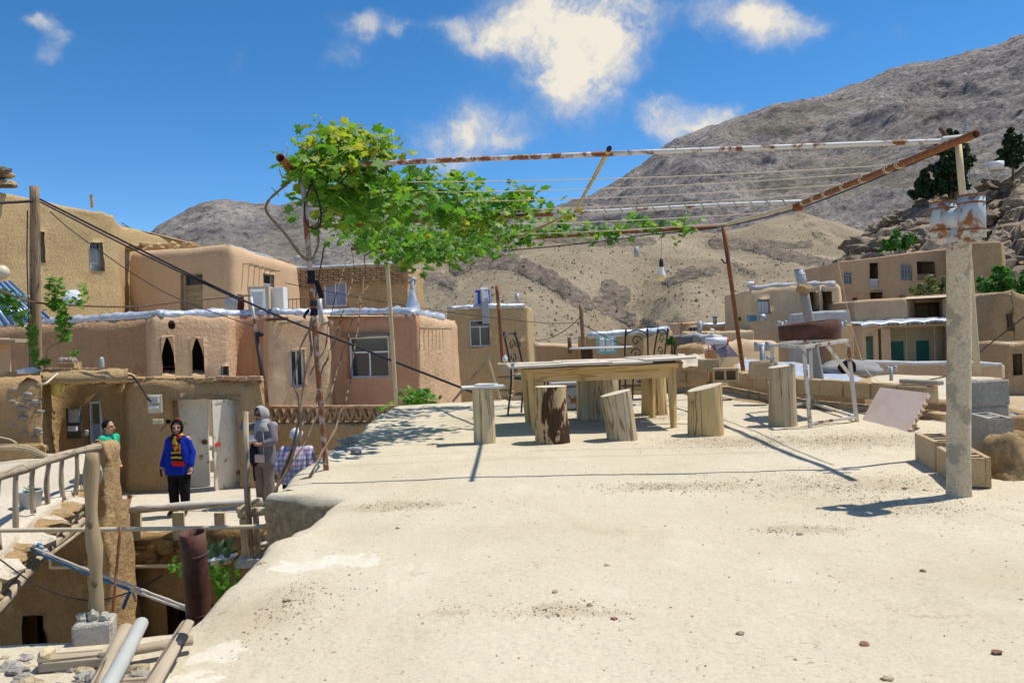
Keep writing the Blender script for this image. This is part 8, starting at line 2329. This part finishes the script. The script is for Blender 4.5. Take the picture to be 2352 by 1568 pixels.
mb = MB(); stack(mb, [(1.27, .05, .0, .21, .155), (1.34, .03, -.01, .19, .15), (1.41, .0, -.02, .135, .125), (1.47, .0, -.02, .11, .115)], 20)
cap(mb, (.0, -.11, 1.40), (.2, -.02, 1.28), .05, .045); cap(mb, (-.02, -.13, 1.33), (-.1, -.15, 1.0), .04, .03); cap(mb, (.17, .08, 1.36), (.1, .14, 1.12), .07, .06)
melt(mb, 'scarf_wrap', GREY_SCARF, pg_, .012, .009)
MB().box(hp(0, -.093, .01), (.135 * k, .012, .04 * k), HM, .004, 1).build('sunglasses', plain('dark_red_lens', (.05, .012, .015), .15, .6), pg_)
MB().sheet([[Vector((-.05, -.27, 1.10)), Vector((.12, -.25, 1.12))], [Vector((-.07, -.30, 1.16)), Vector((.09, -.29, 1.17))], [Vector((-.07, -.27, 1.23)), Vector((.07, -.27, 1.21))]]).build('papers', PAPER, pg_)
mb = MB(); stack(mb, [(.66, -.04, -.2, .03, .02), (.76, -.05, -.2, .09, .045), (.95, -.04, -.21, .08, .05), (1.07, -.02, -.22, .04, .03)], 14); mb.build('black_bag', BAG_BLACK, pg_, True)
MB().tube(smooth_path([(-.05, -.2, .75), (-.055, -.2, .55), (-.03, -.2, .42)], 4), .018, 6).build('bag_strap', BAG_BLACK, pg_, True)
MB().rbox((.10, -.20, .82), (.19, .05, .14), rz(.15), .012).build('purse', BAG_PINK, pg_)
MB().tube([(.18, -.18, .88), (.17, -.16, 1.15), (.1, -.12, 1.36)], .008, 5).build('purse_strap', BAG_PINK, pg_)
place(pg_, 608, 1060, 13.7, R(-30))

# man with white hair, seen from behind
pm_ = thing('person', 'person with white hair in a plaid shirt seen from behind below the terrace', 'person')
J = dict(neck=(0, -.06, 1.27), hip=(0, .03, .80), shL=(-.19, -.03, 1.22), elL=(-.25, .04, .97), wrL=(-.22, -.12, .80), shR=(.19, -.03, 1.22), elR=(.25, .04, .97), wrR=(.22, -.12, .80), hpL=(-.09, .02, .8), knL=(-.1, -.05, .44), anL=(-.1, .05, .08), hpR=(.09, .02, .8), knR=(.1, -.02, .44), anR=(.1, -.1, .08))
hp, HM, k = figure(pm_, J, dict(c=(0, -.09, 1.40), yaw=.0, nod=.15, k=1.0))
mb = MB(); stack(mb, [(.74, 0, .03, .21, .15), (.85, 0, .02, .215, .155), (1.0, 0, .01, .215, .15), (1.12, 0, -.01, .215, .145), (1.22, 0, -.04, .18, .115), (1.28, 0, -.06, .09, .075)])
for s in (-1, 1): chain(mb, [(s * .185, -.03, 1.205), (s * .25, .04, .98), (s * .235, -.09, .84)], [.085, .075, .062])
melt(mb, 'shirt', PLAID, pm_, .012, .006)
mb = MB(); stack(mb, [(.6, 0, .03, .18, .14), (.8, 0, .03, .195, .145)])
for s in (-1, 1): chain(mb, [(s * .095, .02, .72), (s * .1, -.03, .42), (s * .1, -.02, .1)], [.105, .085, .075])
melt(mb, 'trousers', TROUSER_BLACK, pm_, .012, .004)
for s in (-1, 1): shoe(pm_, (s * .1, -.02, 0), s * .15)
def hairdo(parent, hp, M, k, mat, low=-.05):
    mb = MB(); t = MB().blob((0, 0, 0), .112 * k, 3, .06, 3.2, 3, (.84, .98, .95))
    vs = []
    for v in t.v:
        v = Vector(v)
        if v.y < -.045: v.y = -.045 + (v.y + .045) * .4; v.z = max(v.z, .035)
        v.z = max(v.z, low * 1.6 + .0)
        vs.append(hp(0, 0, 0) + M @ (v + Vector((0, .018, .035)) * k))
    mb.add(vs, t.f); return mb.build('hair', mat, parent, True)
hairdo(pm_, hp, HM, k, HAIR_WHITE)
place(pm_, 679, 1060, 11.4, R(176))

# boy in green
pb_b = thing('person', 'child with black hair in a green shirt behind the mud gatepost', 'person')
J = dict(neck=(0, 0, 1.24), hip=(0, 0, .76), shL=(-.15, 0, 1.19), elL=(-.18, .03, .95), wrL=(-.17, -.03, .75), shR=(.15, 0, 1.19), elR=(.18, .03, .95), wrR=(.17, -.03, .75), hpL=(-.08, 0, .76), knL=(-.08, -.01, .42), anL=(-.08, 0, .08), hpR=(.08, 0, .76), knR=(.08, -.01, .42), anR=(.08, -.02, .08), cuL=.6, cuR=.6)
hp, HM, k = figure(pb_b, J, dict(c=(0, -.015, 1.375), yaw=.1, k=1.02))
mb = MB(); stack(mb, [(.74, 0, 0, .16, .125), (.9, 0, 0, .158, .125), (1.05, 0, 0, .16, .125), (1.15, 0, 0, .16, .11), (1.21, 0, 0, .12, .08), (1.25, 0, 0, .065, .06)])
for s in (-1, 1): chain(mb, [(s * .145, 0, 1.175), (s * .175, .02, 1.0)], [.07, .06])
melt(mb, 'shirt', GREEN_SHIRT, pb_b, .012, .005)
mb = MB(); stack(mb, [(.6, 0, 0, .14, .11), (.78, 0, 0, .15, .12)])
for s in (-1, 1): chain(mb, [(s * .08, 0, .68), (s * .082, -.01, .4), (s * .082, 0, .1)], [.085, .065, .058])
melt(mb, 'jeans', JEANS, pb_b, .012, .004)
for s in (-1, 1): shoe(pb_b, (s * .082, -.01, 0), s * .15)
hairdo(pb_b, hp, HM, k, HAIR_BLACK)
place(pb_b, 252, 1060, 14.2, R(68))
set_melted()
